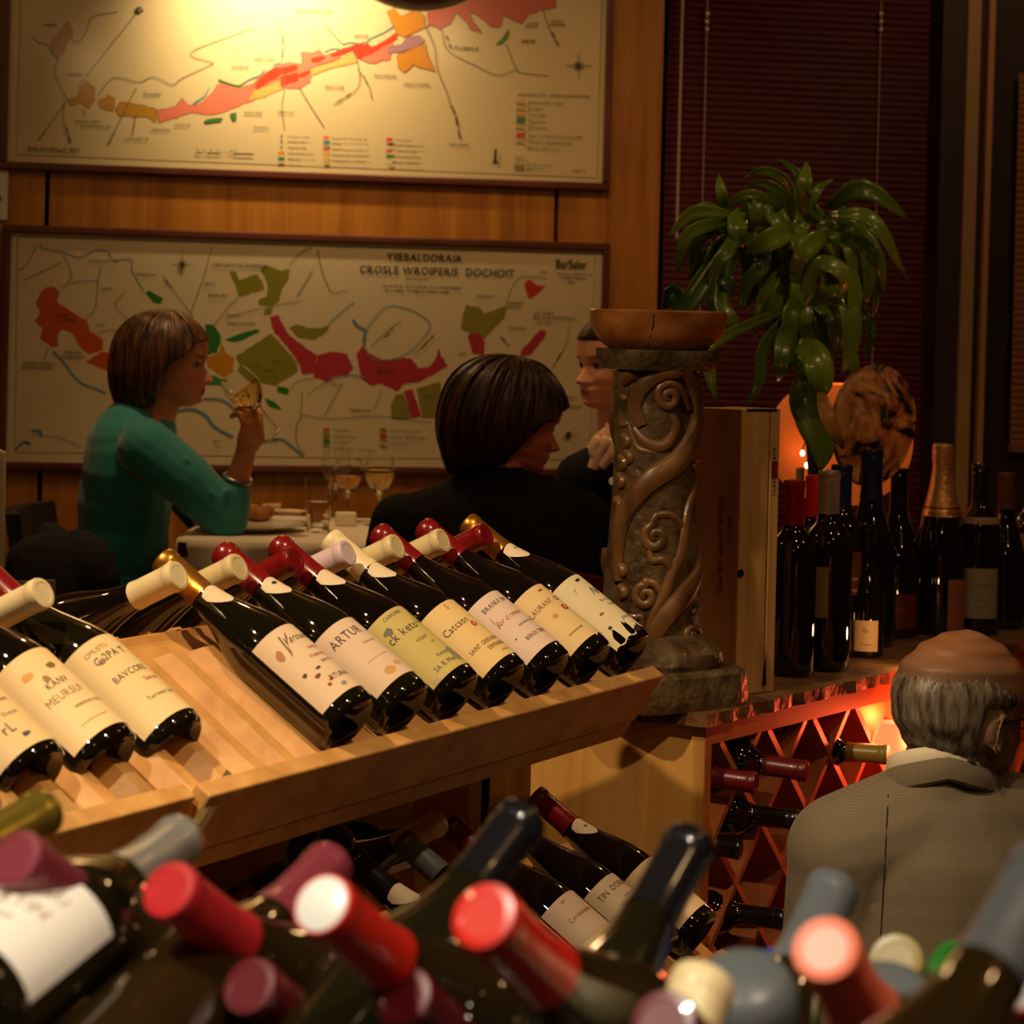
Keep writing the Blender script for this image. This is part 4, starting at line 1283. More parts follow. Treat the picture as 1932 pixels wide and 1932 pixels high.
r3.color_ramp.elements[0].color = (.30, .22, .15, 1); r3.color_ramp.elements[1].color = (1, 1, 1, 1)
nt.links.new(n3.outputs['Fac'], r3.inputs['Fac'])
mx3 = nt.nodes.new('ShaderNodeMixRGB'); mx3.blend_type = 'MULTIPLY'; mx3.inputs[0].default_value = .8
nt.links.new(mx.outputs['Color'], mx3.inputs[1]); nt.links.new(r3.outputs['Color'], mx3.inputs[2])
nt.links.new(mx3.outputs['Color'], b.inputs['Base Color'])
bp = nt.nodes.new('ShaderNodeBump'); bp.inputs['Strength'].default_value = .6; bp.inputs['Distance'].default_value = .01
n2 = nt.nodes.new('ShaderNodeTexNoise'); n2.inputs['Scale'].default_value = 45; nt.links.new(tc.outputs['Object'], n2.inputs['Vector'])
nt.links.new(n2.outputs['Fac'], bp.inputs['Height']); nt.links.new(bp.outputs['Normal'], b.inputs['Normal'])
M_relief = wood('carved_relief_wood', srgb(64, 40, 20), srgb(124, 86, 44), (16, 16, 9), .38, coat=.2, bump=.35)
M_bowlw = wood('turned_bowl_wood', srgb(124, 70, 28), srgb(190, 126, 62), (9, 9, 22), .35, coat=.25)

CY = 3.78
cbase = P(1224, 1318, CY); cbase.z = CH
ctop = P(1240, 585, CY)
colm = thing('carved_column', 'carved wooden column with scrolling vines and a bowl shaped top on the cabinet corner', 'column', cbase)
H_ = ctop.z - CH                                # full height about 0.62
PPM = FPX / CY


def colpix(px, py):
    """photo pixel to (angle, height) on the column surface: lateral offset and height"""
    w = P(px, py, CY)
    return w.x - cbase.x, w.z - CH


def RS(z):
    """shaft radius"""
    t = z / H_
    return .070 + .012 * max(0, 1 - t * 2.6) ** 1.5 + .004 * sin(t * 7)


# plinth
def blockring(hw, z0, z1, cut=.3):
    pass


pl_ = MB()
rp = random.Random(8)


def square_prof(a, p=6):
    c, s = abs(cos(a)), abs(sin(a))
    return 1 / ((c ** p + s ** p) ** (1 / p))


pl_.lathe([(0, 0), (.130, 0), (.134, .012), (.130, .052), (.120, .060), (0, .060)], 48, Matrix.Rotation(radians(38), 4, 'Z'), rfun=lambda a, z: square_prof(a) * .93 + .012 * sin(3 * a + z * 60) * .6)
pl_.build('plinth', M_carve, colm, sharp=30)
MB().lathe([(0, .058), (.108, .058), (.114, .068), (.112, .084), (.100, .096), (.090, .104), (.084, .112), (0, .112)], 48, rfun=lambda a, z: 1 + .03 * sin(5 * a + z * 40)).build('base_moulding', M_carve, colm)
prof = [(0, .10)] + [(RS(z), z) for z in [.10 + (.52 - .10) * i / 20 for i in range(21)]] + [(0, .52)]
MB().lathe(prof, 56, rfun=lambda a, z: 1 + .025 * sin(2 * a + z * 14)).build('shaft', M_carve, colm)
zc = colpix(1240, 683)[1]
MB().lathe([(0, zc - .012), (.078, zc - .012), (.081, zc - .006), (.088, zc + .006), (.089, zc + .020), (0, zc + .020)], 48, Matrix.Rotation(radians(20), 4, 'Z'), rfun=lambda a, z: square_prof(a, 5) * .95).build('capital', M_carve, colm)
z0b, z1b = zc + .018, H_
R1 = .109
bp_ = [(0, z0b), (.074, z0b), (.080, z0b + .004), (.093, z0b + .014), (.103, z0b + .028), (.1085, z0b + .044), (R1, z1b - .003), (R1 - .002, z1b), (R1 - .008, z1b), (R1 - .011, z1b - .004), (.08, z1b - .036), (0, z1b - .044)]
bw = MB().lathe(bp_, 64, rfun=lambda a, z: 1.0).build('bowl_top', M_bowlw, colm)
# crack in the bowl
ck = []
for (px, py) in ((1226, 592), (1225, 612), (1221, 632), (1216, 655)):
    x, z = colpix(px, py)
    R = R1 - .001 if z > z0b + .044 else R1 - .001 - (.044 - (z - z0b)) ** 1.5 * 3.2
    ck.append((x, -sqrt(max(0, R * R - x * x)) - .0006, z))
MB().tube(ck, .0010, 6).build('crack', M_black, colm)


def relief(pts, w, h=.6, name='vine', m=None, both=True, taper=True, n=10, sink=0.0):
    """vine laid on the shaft; pts are (px, py[, extra width])"""
    q = spline(pts, 7)
    for rot in ((0, pi) if both else (0,)):
        P3 = []; NR = []; RR = []
        L = len(q)
        for i, p in enumerate(q):
            x, z = colpix(p[0], p[1])
            R = RS(z)
            a = asin(max(-.995, min(.995, x / (R + .004)))) - pi / 2 + rot
            P3.append(((R + sink) * cos(a), (R + sink) * sin(a), z)); NR.append((cos(a), sin(a), 0))
            t = i / (L - 1)
            RR.append(w * 1.3 / PPM / 2 * ((.35 + .65 * sin(pi * min(1, t * .85 + .12)) ** .6) if taper else 1))
        MB().tube(P3, RR, n, NR, h).build(name, m or M_relief, colm)


def spiral(cx_, cy_, r0, turns, start, cw=1, rmin=3):
    out = []
    k = int(turns * 9)
    for i in range(k + 1):
        t = i / k
        r = r0 + (rmin - r0) * t
        a = start + cw * 2 * pi * turns * t
        out.append((cx_ + r * cos(a), cy_ + r * sin(a)))
    return out


relief([(1290, 692), (1308, 722), (1314, 761), (1310, 812), (1276, 867), (1223, 902), (1184, 946), (1164, 990), (1158, 1050), (1160, 1090)], 34, .7)
relief([(1206, 800), (1193, 765), (1206, 728), (1245, 702), (1290, 704)], 26, .6)
relief([(1300, 770)] + [(1285, 738), (1262, 722), (1240, 730)] + spiral(1258, 747, 20, 1.3, pi, -1), 13, .9, 'scroll')
relief([(1190, 806), (1206, 824), (1226, 836), (1250, 836), (1268, 818), (1272, 796), (1262, 780)], 17, .8, 'leaf_scroll')
relief([(1180, 800), (1196, 840), (1222, 848), (1245, 846)], 9, .8, 'leaf_scroll')
relief([(1318, 912), (1300, 950), (1290, 1000), (1282, 1040), (1262, 1082), (1245, 1118), (1228, 1150), (1212, 1186)], 18, .8)
relief([(1326, 1040), (1312, 1085), (1285, 1118), (1250, 1153), (1224, 1190), (1216, 1215)], 32, .7)
relief([(1286, 985), (1262, 966), (1236, 966)] + spiral(1232, 1006, 24, 1.4, -pi / 2 - .3, -1), 14, .9, 'scroll')
relief([(1218, 1030), (1226, 1048), (1246, 1048), (1262, 1066), (1256, 1100)], 12, .9, 'scroll')
relief([(1244, 1150), (1246, 1118), (1232, 1094), (1212, 1088)] + spiral(1212, 1115, 22, 1.4, -pi / 2, -1), 13, .9, 'scroll')
relief([(1206, 1180), (1204, 1154)] + spiral(1186, 1168, 16, 1.2, -pi / 3, -1), 11, .9, 'scroll')
relief([(1290, 1200), (1296, 1180)] + spiral(1306, 1192, 14, 1.2, -pi / 2, 1), 14, 1.0, 'scroll')
relief([(1170, 720), (1186, 705), (1206, 700)], 22, .9, 'leaf_scroll')
relief([(1166, 745), (1178, 752)], 12, 1.0, 'leaf_scroll'); relief([(1166, 800), (1182, 796)], 10, 1.0, 'leaf_scroll')
for (x, y) in ((1170, 870), (1166, 905), (1162, 950), (1164, 1000), (1166, 1070), (1168, 1110), (1306, 830), (1312, 870), (1310, 1140), (1304, 1230), (1180, 860), (1176, 830)):
    relief([(x - 6, y - 12), (x + 4, y), (x - 4, y + 12)], 15, 1.0, 'leaf_scroll')

# ------------------------------------------------------------------ pine case standing beside the column
e = PT(1386, 1312)
cs = thing('wooden_wine_case', 'tall narrow pine wine case with black stencilled marks standing beside the carved column', 'box', e)
hcs = (P(1386, 772, e.y).z - CH)
dR = Vector((.80, .60, 0)).normalized(); dL = Vector((-.86, .51, 0)).normalized()
wR, wL = .062, .085
def quadblk(o0, d1, l1, d2, l2, z0, z1, name, m, parent):
    q = [o0, o0 + d1 * l1, o0 + d1 * l1 + d2 * l2, o0 + d2 * l2]
    vs = [Vector((p.x, p.y, z0)) for p in q] + [Vector((p.x, p.y, z1)) for p in q]
    return MB().add(vs, [(0, 3, 2, 1), (4, 5, 6, 7), (0, 1, 5, 4), (1, 2, 6, 5), (2, 3, 7, 6), (3, 0, 4, 7)]).build(name, m, parent, smooth=False)


o_ = quadblk(ZERO, dR, wR, dL, wL, 0, hcs, 'case_body', M_case, cs); bevel(o_, .0015)
o_ = quadblk(dR * .0005 + dL * .0 - dR * .002, dR, .003, dL, wL, 0.001, hcs - .001, 'side_board', M_case_shade, cs)  # thin darker face carries the shade on this side of the case
o_ = quadblk(dR * (wR + .004), dR, .020, dL, wL, 0.0, hcs + .001, 'sliding_lid', M_case, cs); bevel(o_, .0015)
o_ = quadblk(dR * .012 + dL * -.0004, dR, wR + .004, dL, .003, hcs - .004, hcs + .0006, 'top_slot', M_black, cs)
# round hole and stencilled letters on the faces
nR = Vector((dR.y, -dR.x, 0)); nL = Vector((-dL.y, dL.x, 0))
hp = Vector((0, 0, P(1386, 1082, e.y).z - CH)) + nR * .0008 + dR * .006
ring = [hp + dR * (.007 * cos(i * pi / 10)) + UPZ * (.007 * sin(i * pi / 10)) for i in range(20)]
MB().add([p for p in ring], [tuple(range(20))]).build('drilled_hole', M_black, cs, smooth=False)
mk = MB()
for (t, off, ztop, h, face) in (('DOM BEN  VERVEUL DU RHO', .034, .32, .0085, 'L'), ('IIURI  IINNE', .018, .29, .006, 'L'), ('AVARUTIURRTS', .020 + .044, .40, .008, 'R'), ('TT AUR', .046, .20, .0045, 'L')):
    out, w = text2d(t, h, .9)
    for vs, fs in out:
        if not vs: continue
        if face == 'L':
            mk.add([dL * (off - y) + nL * .003 + UPZ * (ztop - w + x + .0) for x, y in vs], fs)
        else:
            mk.add([dR * (off + y + .006) + nR * .0010 + UPZ * (ztop - x) for x, y in vs], fs)
mk.build('stencil_lettering', M_black, cs, smooth=False)
sl_ = MB()
v = [dR * (wR + .006) + nR * .001 + UPZ * (hcs - .085), dR * (wR + .019) + nR * .001 + UPZ * (hcs - .085), dR * (wR + .019) + nR * .001 + UPZ * (hcs - .112), dR * (wR + .006) + nR * .001 + UPZ * (hcs - .112)]
sl_.add(v, [(0, 1, 2, 3)]).build('red_seal', mat('red_paper', srgb(120, 16, 16), .5), cs, smooth=False)
v = [dR * (wR - .004) + nR * .0012 + UPZ * .012, dR * (wR + .006) + nR * .0012 + UPZ * .012, dR * (wR + .003) + nR * .0012 + UPZ * .06]
MB().add(v, [(0, 1, 2)]).build('thumb_notch', M_black, cs, smooth=False)


# ------------------------------------------------------------------ bottles standing on the worktop
def stand(px, py, top, kind, label, **k):
    b = PT(px, py)
    v = (P(px, py, b.y) - P(px, top, b.y)).length
    hh = .3175 if k.get('wire') else .3
    toc = Vector((-b.x, -b.y, 0)).normalized()
    yaw = k.pop('yaw', 0)
    toc = Matrix.Rotation(radians(yaw), 3, 'Z') @ toc
    return bottle('standing_bottle', label, b, UPZ, toc, kind, scale=v / hh, **k)


stand(1490, 1272, 907, 'bordeaux', 'large dark bottle with a red capsule standing next to the pine case', cap=M_cap_red, glass=M_glassd)
stand(1556, 1262, 889, 'bordeaux', 'large dark bottle with silver white capsule and grey label', cap=M_cap_silver, capz=.236,
      spec=dict(z=(.082, .158), half=32, bg=srgb(150, 130, 96), marks=[('A', -.006, .132, .010, KI), ('Jurons', 0, .116, .005, KI), ('Carstons', 0, .104, .004, GI), ('Burotsu', 0, .094, .005, GI)]), yaw=-28)
stand(1580, 1235, 878, 'bordeaux', 'bottle with navy capsule half hidden behind the silver capped one', cap=M_cap_blue, spec=dict(z=(.098, .166), half=50, bg=srgb(84, 44, 34), blobs=[(.004, .148, .010, .008, srgb(160, 120, 90)), (0, .124, .05, .004, srgb(150, 110, 90), 1), (0, .106, .05, .004, srgb(150, 110, 90), 1)]), yaw=12)
stand(1531, 1232, 898, 'bordeaux', 'bottle with bright red capsule between the red and silver capped bottles', cap=M_cap_red2)
stand(1632, 1238, 990, 'burgundy', 'small bottle with a plain cream label low on its body', cap=M_cap_black, spec=dict(z=(.016, .086), half=42, bg=srgb(240, 196, 140), marks=[('Fiz', -.002, .058, .010, BI, .9, .4), ('Tarissuren', 0, .030, .005, KI)]))
stand(1637, 1216, 849, 'burgundy', 'tall dark bottle with dark blue capsule in front of the wooden mask', cap=M_cap_blue, glass=M_glassb, capz=.226)
stand(1690, 1200, 884, 'burgundy', 'tall bottle with a dull red label beside the blue capsule bottle', cap=M_cap_black, spec=dict(z=(.018, .080), half=46, bg=srgb(92, 30, 14), marks=[('DICO', 0, .046, .010, srgb(150, 70, 40)), ('sarons', 0, .030, .005, srgb(150, 70, 40))]), yaw=10)
stand(1771, 1195, 835, 'champagne', 'champagne bottle with gold foil neck and wired cork', cap=M_foil_rose, capz=.196, wire=True, spec=dict(z=(.010, .094), half=26, bg=srgb(150, 96, 76)), yaw=44,
      extra=lambda r: (MB().lathe([(radius_at('champagne', .199) + .0016, .199), (radius_at('champagne', .203) + .0016, .203)], 32).build('foil_band', M_foil_gold, r), MB().lathe([(radius_at('champagne', .209) + .0016, .209), (radius_at('champagne', .2115) + .0016, .2115)], 32).build('foil_band', M_cap_maroon, r)))
stand(1843, 1194, 876, 'bordeaux', 'dark bottle with a pale printed label right of the champagne', cap=M_cap_black, spec=dict(z=(.030, .118), half=52, bg=srgb(150, 140, 120), marks=[('Murrans', 0, .086, .007, GI), ('Grolsuar', 0, .060, .005, GI), ('Castoru', 0, .048, .005, GI)]),
      neck=dict(z=(.196, .208), half=88, bg=srgb(150, 126, 104)), yaw=10)
stand(1892, 1183, 893, 'burgundy', 'dark bottle with a brown capsule near the right edge', cap=mat('brown_capsule', srgb(96, 52, 22), .5))
stand(1941, 1176, 890, 'bordeaux', 'dark bottle with cream label cut by the right edge', cap=M_cap_black, spec=dict(z=(.066, .180), half=60, bg=srgb(180, 140, 96)))

# small candle and lights behind the bottles
cnd = PT(1502, 1200)
ct = thing('candle', 'short cream candle behind the red capped bottles', 'candle', cnd)
hz = P(1502, 882, cnd.y).z - CH
MB().lathe([(0, 0), (.012, 0), (.010, .05), (.008, hz), (0, hz)], 16).build('wax', mat('candle_wax', srgb(240, 214, 150), .4), ct)
mlight = glow('tealight_glow', (1.0, .72, .36), 9)
for (px, py, t) in ((1514, 855, 'left'), (1522, 878, 'lower')):
    q = P(px, py, 4.75)
    tg = thing('fairy_light', 'tiny warm fairy light, the %s one of two beside the corn plant trunk' % t, 'light', q)
    MB().ell((0, 0, 0), (.0045, .0045, .006), 10, 8).build('bulb', mlight, tg)
    MB().tube([(0, 0, .006), (.004, 0, .02), (.02, .01, .03)], .0015, 6).build('wire', M_black, tg)

# ------------------------------------------------------------------ orange lamp, wooden mask, corn plant
M_orange, nt, b = newmat('orange_shade')
setb(b, color=srgb(236, 120, 50), rough=.6, emitc=(1.0, .16, .02), emit=.25, trans=0.0)
ob = P(1582, 950, 4.95)
olp = thing('table_lamp', 'glowing orange round glass lamp behind the corn plant trunk and the mask', 'lamp', ob)
zt2 = P(1582, 716, 4.95).z - ob.z
prof = [(.05, 0)]
for i in range(1, 22):
    a_ = -pi / 2 + .34 + (pi - .72) * i / 21
    prof.append((.150 * cos(a_) ** .8, zt2 / 2 + zt2 / 2 * sin(a_)))
pin = [(r - .003, z) for r, z in reversed(prof)]
MB().lathe(prof + pin, 48).build('shade', M_orange, olp)
MB().ell((0, 0, .10), .022, 14, 10).build('bulb', glow('bulb_orange', (1, .35, .1), 6), olp)
MB().lathe([(0, CH - ob.z), (.06, CH - ob.z), (.055, CH - ob.z + .02), (.015, CH - ob.z + .03), (.012, -.01), (.04, .0), (0, .004)], 24).build('lamp_base', M_brass, olp)
point('orange_lamp_light', ob + Vector((0, 0, .16)), 1.3, (1.0, .34, .08), .03)
point('orange_lamp_light', P(1480, 860, 4.80), .10, (1.0, .42, .14), .03)

# mask: oval carved board
M_mask, nt, b = newmat('mask_paint')
setb(b, rough=.45)
tc = nt.nodes.new('ShaderNodeTexCoord')
n1 = nt.nodes.new('ShaderNodeTexNoise'); n1.inputs['Scale'].default_value = 11; n1.inputs['Detail'].default_value = 5; n1.inputs['Distortion'].default_value = 2.4
nt.links.new(tc.outputs['Object'], n1.inputs['Vector'])
r1 = nt.nodes.new('ShaderNodeValToRGB')
els = r1.color_ramp.elements
els[0].position = .40; els[0].color = (*srgb(30, 16, 10), 1)
els[1].position = .62; els[1].color = (*srgb(214, 150, 84), 1)
e2 = els.new(.47); e2.color = (*srgb(160, 96, 50), 1)
nt.links.new(n1.outputs['Fac'], r1.inputs['Fac']); nt.links.new(r1.outputs['Color'], b.inputs['Base Color'])
mk_ = P(1648, 802, 4.55)
ms = thing('carved_mask', 'oval brown marbled wooden mask leaning in front of the orange lamp', 'mask', mk_)
mb = MB()
rx, rz = .083, .118
n_a, n_r = 40, 14
vs = []; fs = []
for side in (0, 1):
    for i in range(n_r + 1):
        r = i / n_r
        for j in range(n_a):
            a = 2 * pi * j / n_a
            x, z = rx * r * cos(a) * (1 + .06 * sin(a)), rz * r * sin(a)
            y = -.045 * (1 - r * r)
            if side == 0:
                # brow, nose, cheeks, mouth, eye hollows
                g = lambda cx, cz, sx, sz, h: h * math.exp(-((x - cx) / sx) ** 2 - ((z - cz) / sz) ** 2)
                y -= g(0, .018, .012, .035, .016) + g(0, -.008, .018, .012, .012) + g(0, .045, .05, .010, .008)
                y += g(-.032, .022, .016, .010, .014) + g(.032, .022, .016, .010, .014) + g(0, -.046, .030, .006, .010)
                y -= g(0, -.038, .03, .006, .006) + g(0, -.056, .028, .006, .007)
                if r > .93: y -= .006
            else: y = y * .8 + .012
            vs.append((x, y, z))
for side in (0, 1):
    b0_ = side * (n_r + 1) * n_a
    for i in range(n_r):
        for j in range(n_a):
            jj = (j + 1) % n_a
            q = (b0_ + i * n_a + j, b0_ + i * n_a + jj, b0_ + (i + 1) * n_a + jj, b0_ + (i + 1) * n_a + j)
            fs.append(q if side == 0 else q[::-1])
e0 = n_r * n_a; e1 = (2 * n_r + 1) * n_a
for j in range(n_a):
    jj = (j + 1) % n_a
    fs.append((e0 + j, e0 + jj, e1 + jj, e1 + j))
o_ = mb.add(vs, fs).build('mask_face', M_mask, ms, sharp=60)
o_.rotation_euler = (radians(-8), radians(12), radians(14))
MB().tube([(0, .02, -rz), (0, .06, -.16), (0, .07, CH - mk_.z)], .008, 8).build('stand', M_black, ms)

# corn plant
M_leaf, nt, b = newmat('corn_plant_leaf')
setb(b, rough=.32, coat=.25, spec=.6)
tc = nt.nodes.new('ShaderNodeTexCoord')
n1 = nt.nodes.new('ShaderNodeTexNoise'); n1.inputs['Scale'].default_value = 7
nt.links.new(tc.outputs['Object'], n1.inputs['Vector'])
oi = nt.nodes.new('ShaderNodeObjectInfo')
ad = nt.nodes.new('ShaderNodeMath'); ad.operation = 'ADD'
ml = nt.nodes.new('ShaderNodeMath'); ml.operation = 'MULTIPLY'; ml.inputs[1].default_value = .5
nt.links.new(oi.outputs['Random'], ml.inputs[0])
nt.links.new(n1.outputs['Fac'], ad.inputs[0]); nt.links.new(ml.outputs[0], ad.inputs[1])
r1 = nt.nodes.new('ShaderNodeValToRGB')
r1.color_ramp.elements[0].position = .35; r1.color_ramp.elements[1].position = 1.0
r1.color_ramp.elements[0].color = (*srgb(34, 76, 18), 1); r1.color_ramp.elements[1].color = (*srgb(120, 152, 40), 1)
nt.links.new(ad.outputs[0], r1.inputs['Fac']); nt.links.new(r1.outputs['Color'], b.inputs['Base Color'])
M_stem = mat('plant_stem', srgb(70, 96, 30), .5, noise=.3, nscale=20)
PY_ = 4.55
pbase = PT(1536, 1212); pbase = Vector((P(1538, 900, PY_).x, PY_, CH))
plant = thing('corn_plant', 'tall corn plant with drooping strap leaves in front of the burgundy blind', 'plant', pbase)
po = pbase.copy()
rl = random.Random(12)


def leaf(pts, w, dy=0.0, name='leaf', bow=.05, m=None, thick=False):
    q = spline(pts, 5)
    L = len(q)
    vs = []; fs = []
    W3 = []
    for i, p in enumerate(q):
        t = i / (L - 1)
        Y = PY_ + dy - bow * sin(pi * t * .9)
        W3.append(P(p[0], p[1], Y) - po)
    tw = rl.uniform(-.5, .5)
    for i, p in enumerate(W3):
        t = i / (L - 1)
        tg = (W3[min(i + 1, L - 1)] - W3[max(i - 1, 0)]).normalized()
        view = Vector((0, -1, 0))
        s = tg.cross(view)
        if s.length < .05: s = Vector((1, 0, 0))
        s.normalize()
        ang = tw * (1 - t) + .25 * sin(3 * t + tw)
        s2 = s * cos(ang) + view * sin(ang)
        n = s2.cross(tg).normalized()
        ww = w * 1.0 / (FPX / PY_) / 2 * (sin(pi * min(1, (t * .90 + .09))) ** .85) * (1.1 - .15 * t)
        if i == L - 1: ww = .0006
        fold = .25 * ww
        vs += [p - s2 * ww + n * fold, p - s2 * ww * .5 + n * fold * .3, p, p + s2 * ww * .5 + n * fold * .3, p + s2 * ww + n * fold]
    for i in range(L - 1):
        for j in range(4):
            a = i * 5 + j
            fs.append((a, a + 1, a + 6, a + 5))
    o = MB().add(vs, fs).build(name, m or M_leaf, plant, sharp=0)
    sd = o.modifiers.new('thickness', 'SOLIDIFY'); sd.thickness = .0012
    return o


LV = [((1372, 410), (1362, 368), (1356, 328), 20), ((1385, 405), (1310, 400), (1262, 447), 22), ((1385, 415), (1300, 440), (1276, 518), 24), ((1395, 430), (1325, 440), (1300, 530), 26),
      ((1400, 395), (1390, 430), (1402, 468), 34), ((1352, 470), (1318, 500), (1308, 572), 28), ((1375, 470), (1350, 505), (1334, 578), 24), ((1365, 510), (1375, 545), (1346, 582), 26), ((1300, 575), (1270, 548), (1252, 586), 30),
      ((1490, 352), (1445, 322), (1406, 334), 18), ((1480, 372), (1440, 346), (1404, 352), 18), ((1512, 405), (1518, 350), (1522, 304), 26), ((1508, 350), (1500, 322), (1470, 300), 16), ((1530, 392), (1545, 356), (1572, 338), 18),
      ((1560, 392), (1630, 356), (1716, 414), 34), ((1570, 405), (1645, 415), (1708, 520), 28), ((1575, 410), (1650, 430), (1714, 528), 20), ((1540, 430), (1582, 440), (1588, 505), 40), ((1600, 425), (1640, 480), (1634, 582), 32),
      ((1618, 430), (1660, 490), (1668, 562), 22), ((1500, 430), (1455, 450), (1404, 478), 38), ((1472, 480), (1450, 570), (1462, 680), 42), ((1500, 460), (1515, 540), (1480, 605), 44), ((1530, 470), (1565, 520), (1540, 570), 40),
      ((1440, 490), (1412, 530), (1394, 588), 28), ((1542, 560), (1556, 620), (1560, 690), 38), ((1590, 560), (1606, 640), (1590, 708), 38), ((1608, 580), (1642, 620), (1632, 686), 24), ((1478, 640), (1474, 690), (1468, 720), 28),
      ((1338, 650), (1338, 700), (1352, 762), 26), ((1442, 650), (1432, 720), (1408, 768), 22), ((1452, 398), (1440, 425), (1424, 418), 26), ((1545, 500), (1592, 520), (1582, 570), 32), ((1420, 440), (1440, 480), (1440, 540), 34),
      ((1360, 560), (1380, 610), (1372, 640), 30), ((1500, 600), (1475, 640), (1458, 690), 34), ((1520, 420), (1490, 480), (1495, 560), 36), ((1440, 380), (1400, 370), (1350, 410), 20), ((1460, 400), (1480, 440), (1470, 500), 34),
      ((1580, 620), (1610, 690), (1602, 730), 26), ((1530, 540), (1520, 600), (1535, 670), 36), ((1420, 380), (1425, 410), (1415, 440), 30), ((1560, 440), (1520, 470), (1490, 520), 34), ((1610, 500), (1612, 560), (1600, 640), 34),
      ((1330, 510), (1300, 560), (1290, 590), 24), ((1345, 550), (1350, 600), (1330, 640), 24), ((1480, 520), (1440, 560), (1425, 640), 28), ((1640, 470), (1655, 540), (1650, 600), 22)]
LV += [((1385, 430), (1330, 430), (1285, 500), 26), ((1380, 440), (1345, 480), (1322, 560), 28), ((1400, 440), (1372, 500), (1362, 585), 28), ((1470, 430), (1420, 500), (1412, 590), 30), ((1500, 470), (1470, 560), (1440, 620), 34),
       ((1560, 440), (1580, 520), (1572, 610), 34), ((1480, 420), (1510, 460), (1515, 540), 36), ((1400, 420), (1440, 410), (1468, 460), 26), ((1570, 430), (1605, 470), (1612, 560), 28), ((1510, 560), (1490, 600), (1490, 700), 34), ((1520, 560), (1570, 600), (1575, 680), 34)]
CROWN = [(1392, 430), (1490, 430), (1570, 425), (1510, 570)]
for i, (a, m_, c, w) in enumerate(LV):
    cr = min(CROWN, key=lambda q: math.hypot(q[0] - a[0], q[1] - a[1]))
    pts_ = [a, m_, c]
    if math.hypot(cr[0] - a[0], cr[1] - a[1]) > 42: pts_ = [cr] + pts_
    leaf(pts_, w * 1.08, rl.uniform(-.08, .10), bow=rl.uniform(.02, .09))
for i in range(14):
    cx_, cy_ = rl.choice([(1390, 420), (1480, 400), (1560, 430), (1500, 500), (1540, 520), (1420, 470)])
    a = rl.uniform(0, 2 * pi)
    r = rl.uniform(60, 120)
    leaf([(cx_, cy_), (cx_ + r * .7 * cos(a), cy_ + r * .4 * sin(a) - 10), (cx_ + r * cos(a), cy_ + r * .5 * sin(a) + rl.uniform(40, 90))], rl.uniform(22, 34), rl.uniform(.06, .20), bow=.03)
leaf([(1505, 648), (1535, 672), (1548, 720), (1540, 760)], 56, -.06)
leaf([(1515, 720), (1528, 780), (1550, 840), (1548, 890)], 60, -.03, bow=.02)
leaf([(1548, 740), (1562, 790), (1592, 848)], 34, -.14, m=mat('yellowing_leaf', srgb(150, 110, 50), .4, noise=.3, nscale=10))
leaf([(1525, 700), (1512, 760), (1530, 830)], 50, -.02, bow=.02)
for pts, r in (([(1540, 1200), (1537, 1000), (1536, 880), (1525, 780), (1510, 690), (1495, 600), (1490, 500), (1492, 440)], .013), ([(1512, 700), (1450, 600), (1410, 520), (1392, 430)], .008), ([(1500, 620), (1540, 520), (1570, 430)], .008)):
    pp = [P(x, y, PY_ + .03) - po for x, y in [tuple(q) for q in spline(pts, 4)]]
    MB().tube(pp, r, 10).build('stem', M_stem, plant)
MB().lathe([(0, 0), (.07, 0), (.09, .10), (.095, .13), (.088, .13), (.08, .11), (0, .11)], 32).build('pot', mat('dark_pot', srgb(40, 26, 20), .5), plant, mat=Matrix.Translation((P(1540, 1200, PY_ + .03).x - po.x, .03, 0)))

# ------------------------------------------------------------------ people
def remeshed(mb, name, voxel, smooth=4, fac=.5):
    me = mb.mesh(name + '_src', [], False)
    o = bpy.data.objects.new(name + '_src', me); COL.objects.link(o)
    m = o.modifiers.new('r', 'REMESH'); m.mode = 'VOXEL'; m.voxel_size = voxel
    if smooth:
        s = o.modifiers.new('s', 'SMOOTH'); s.factor = fac; s.iterations = smooth
    dg = bpy.context.evaluated_depsgraph_get()
    ev = o.evaluated_get(dg)
    out = bpy.data.meshes.new_from_object(ev)
    out.name = name
    bpy.data.objects.remove(o); bpy.data.meshes.remove(me)
    out.polygons.foreach_set('use_smooth', [True] * len(out.polygons))
    return out


def addobj(name, me, m, parent):
    me.materials.clear(); me.materials.append(m)
    o = bpy.data.objects.new(name, me); COL.objects.link(o)
    if parent: o.parent = parent
    return o


def interp(tab, x):
    if x <= tab[0][0]: return tab[0][1]
    for (a, b), (c, d) in zip(tab[:-1], tab[1:]):
        if a <= x <= c:
            t = (x - a) / (c - a); t = t * t * (3 - 2 * t)
            return b + (d - b) * t
    return tab[-1][1]


BASE_F = [(0, .20), (.03, .31), (.08, .365), (.15, .375), (.25, .385), (.35, .39), (.45, .385), (.52, .405), (.60, .425), (.70, .42), (.80, .375), (.90, .27), (.97, .12), (1, 0)]
BUMP = [(0, 0), (.05, .035), (.09, .05), (.125, .018), (.15, .045), (.172, .052), (.188, .028), (.205, .058), (.23, .042), (.26, .05), (.285, .115), (.31, .135), (.34, .105), (.40, .06), (.46, .018), (.50, .012), (.56, 0), (1, 0)]
BACK = [(0, .02), (.08, .10), (.18, .22), (.3, .36), (.45, .455), (.6, .48), (.75, .445), (.87, .33), (.95, .19), (1, 0)]
WIDE = [(0, .11), (.04, .16), (.12, .225), (.22, .28), (.35, .315), (.5, .335), (.62, .345), (.75, .32), (.87, .24), (.95, .14), (1, 0)]


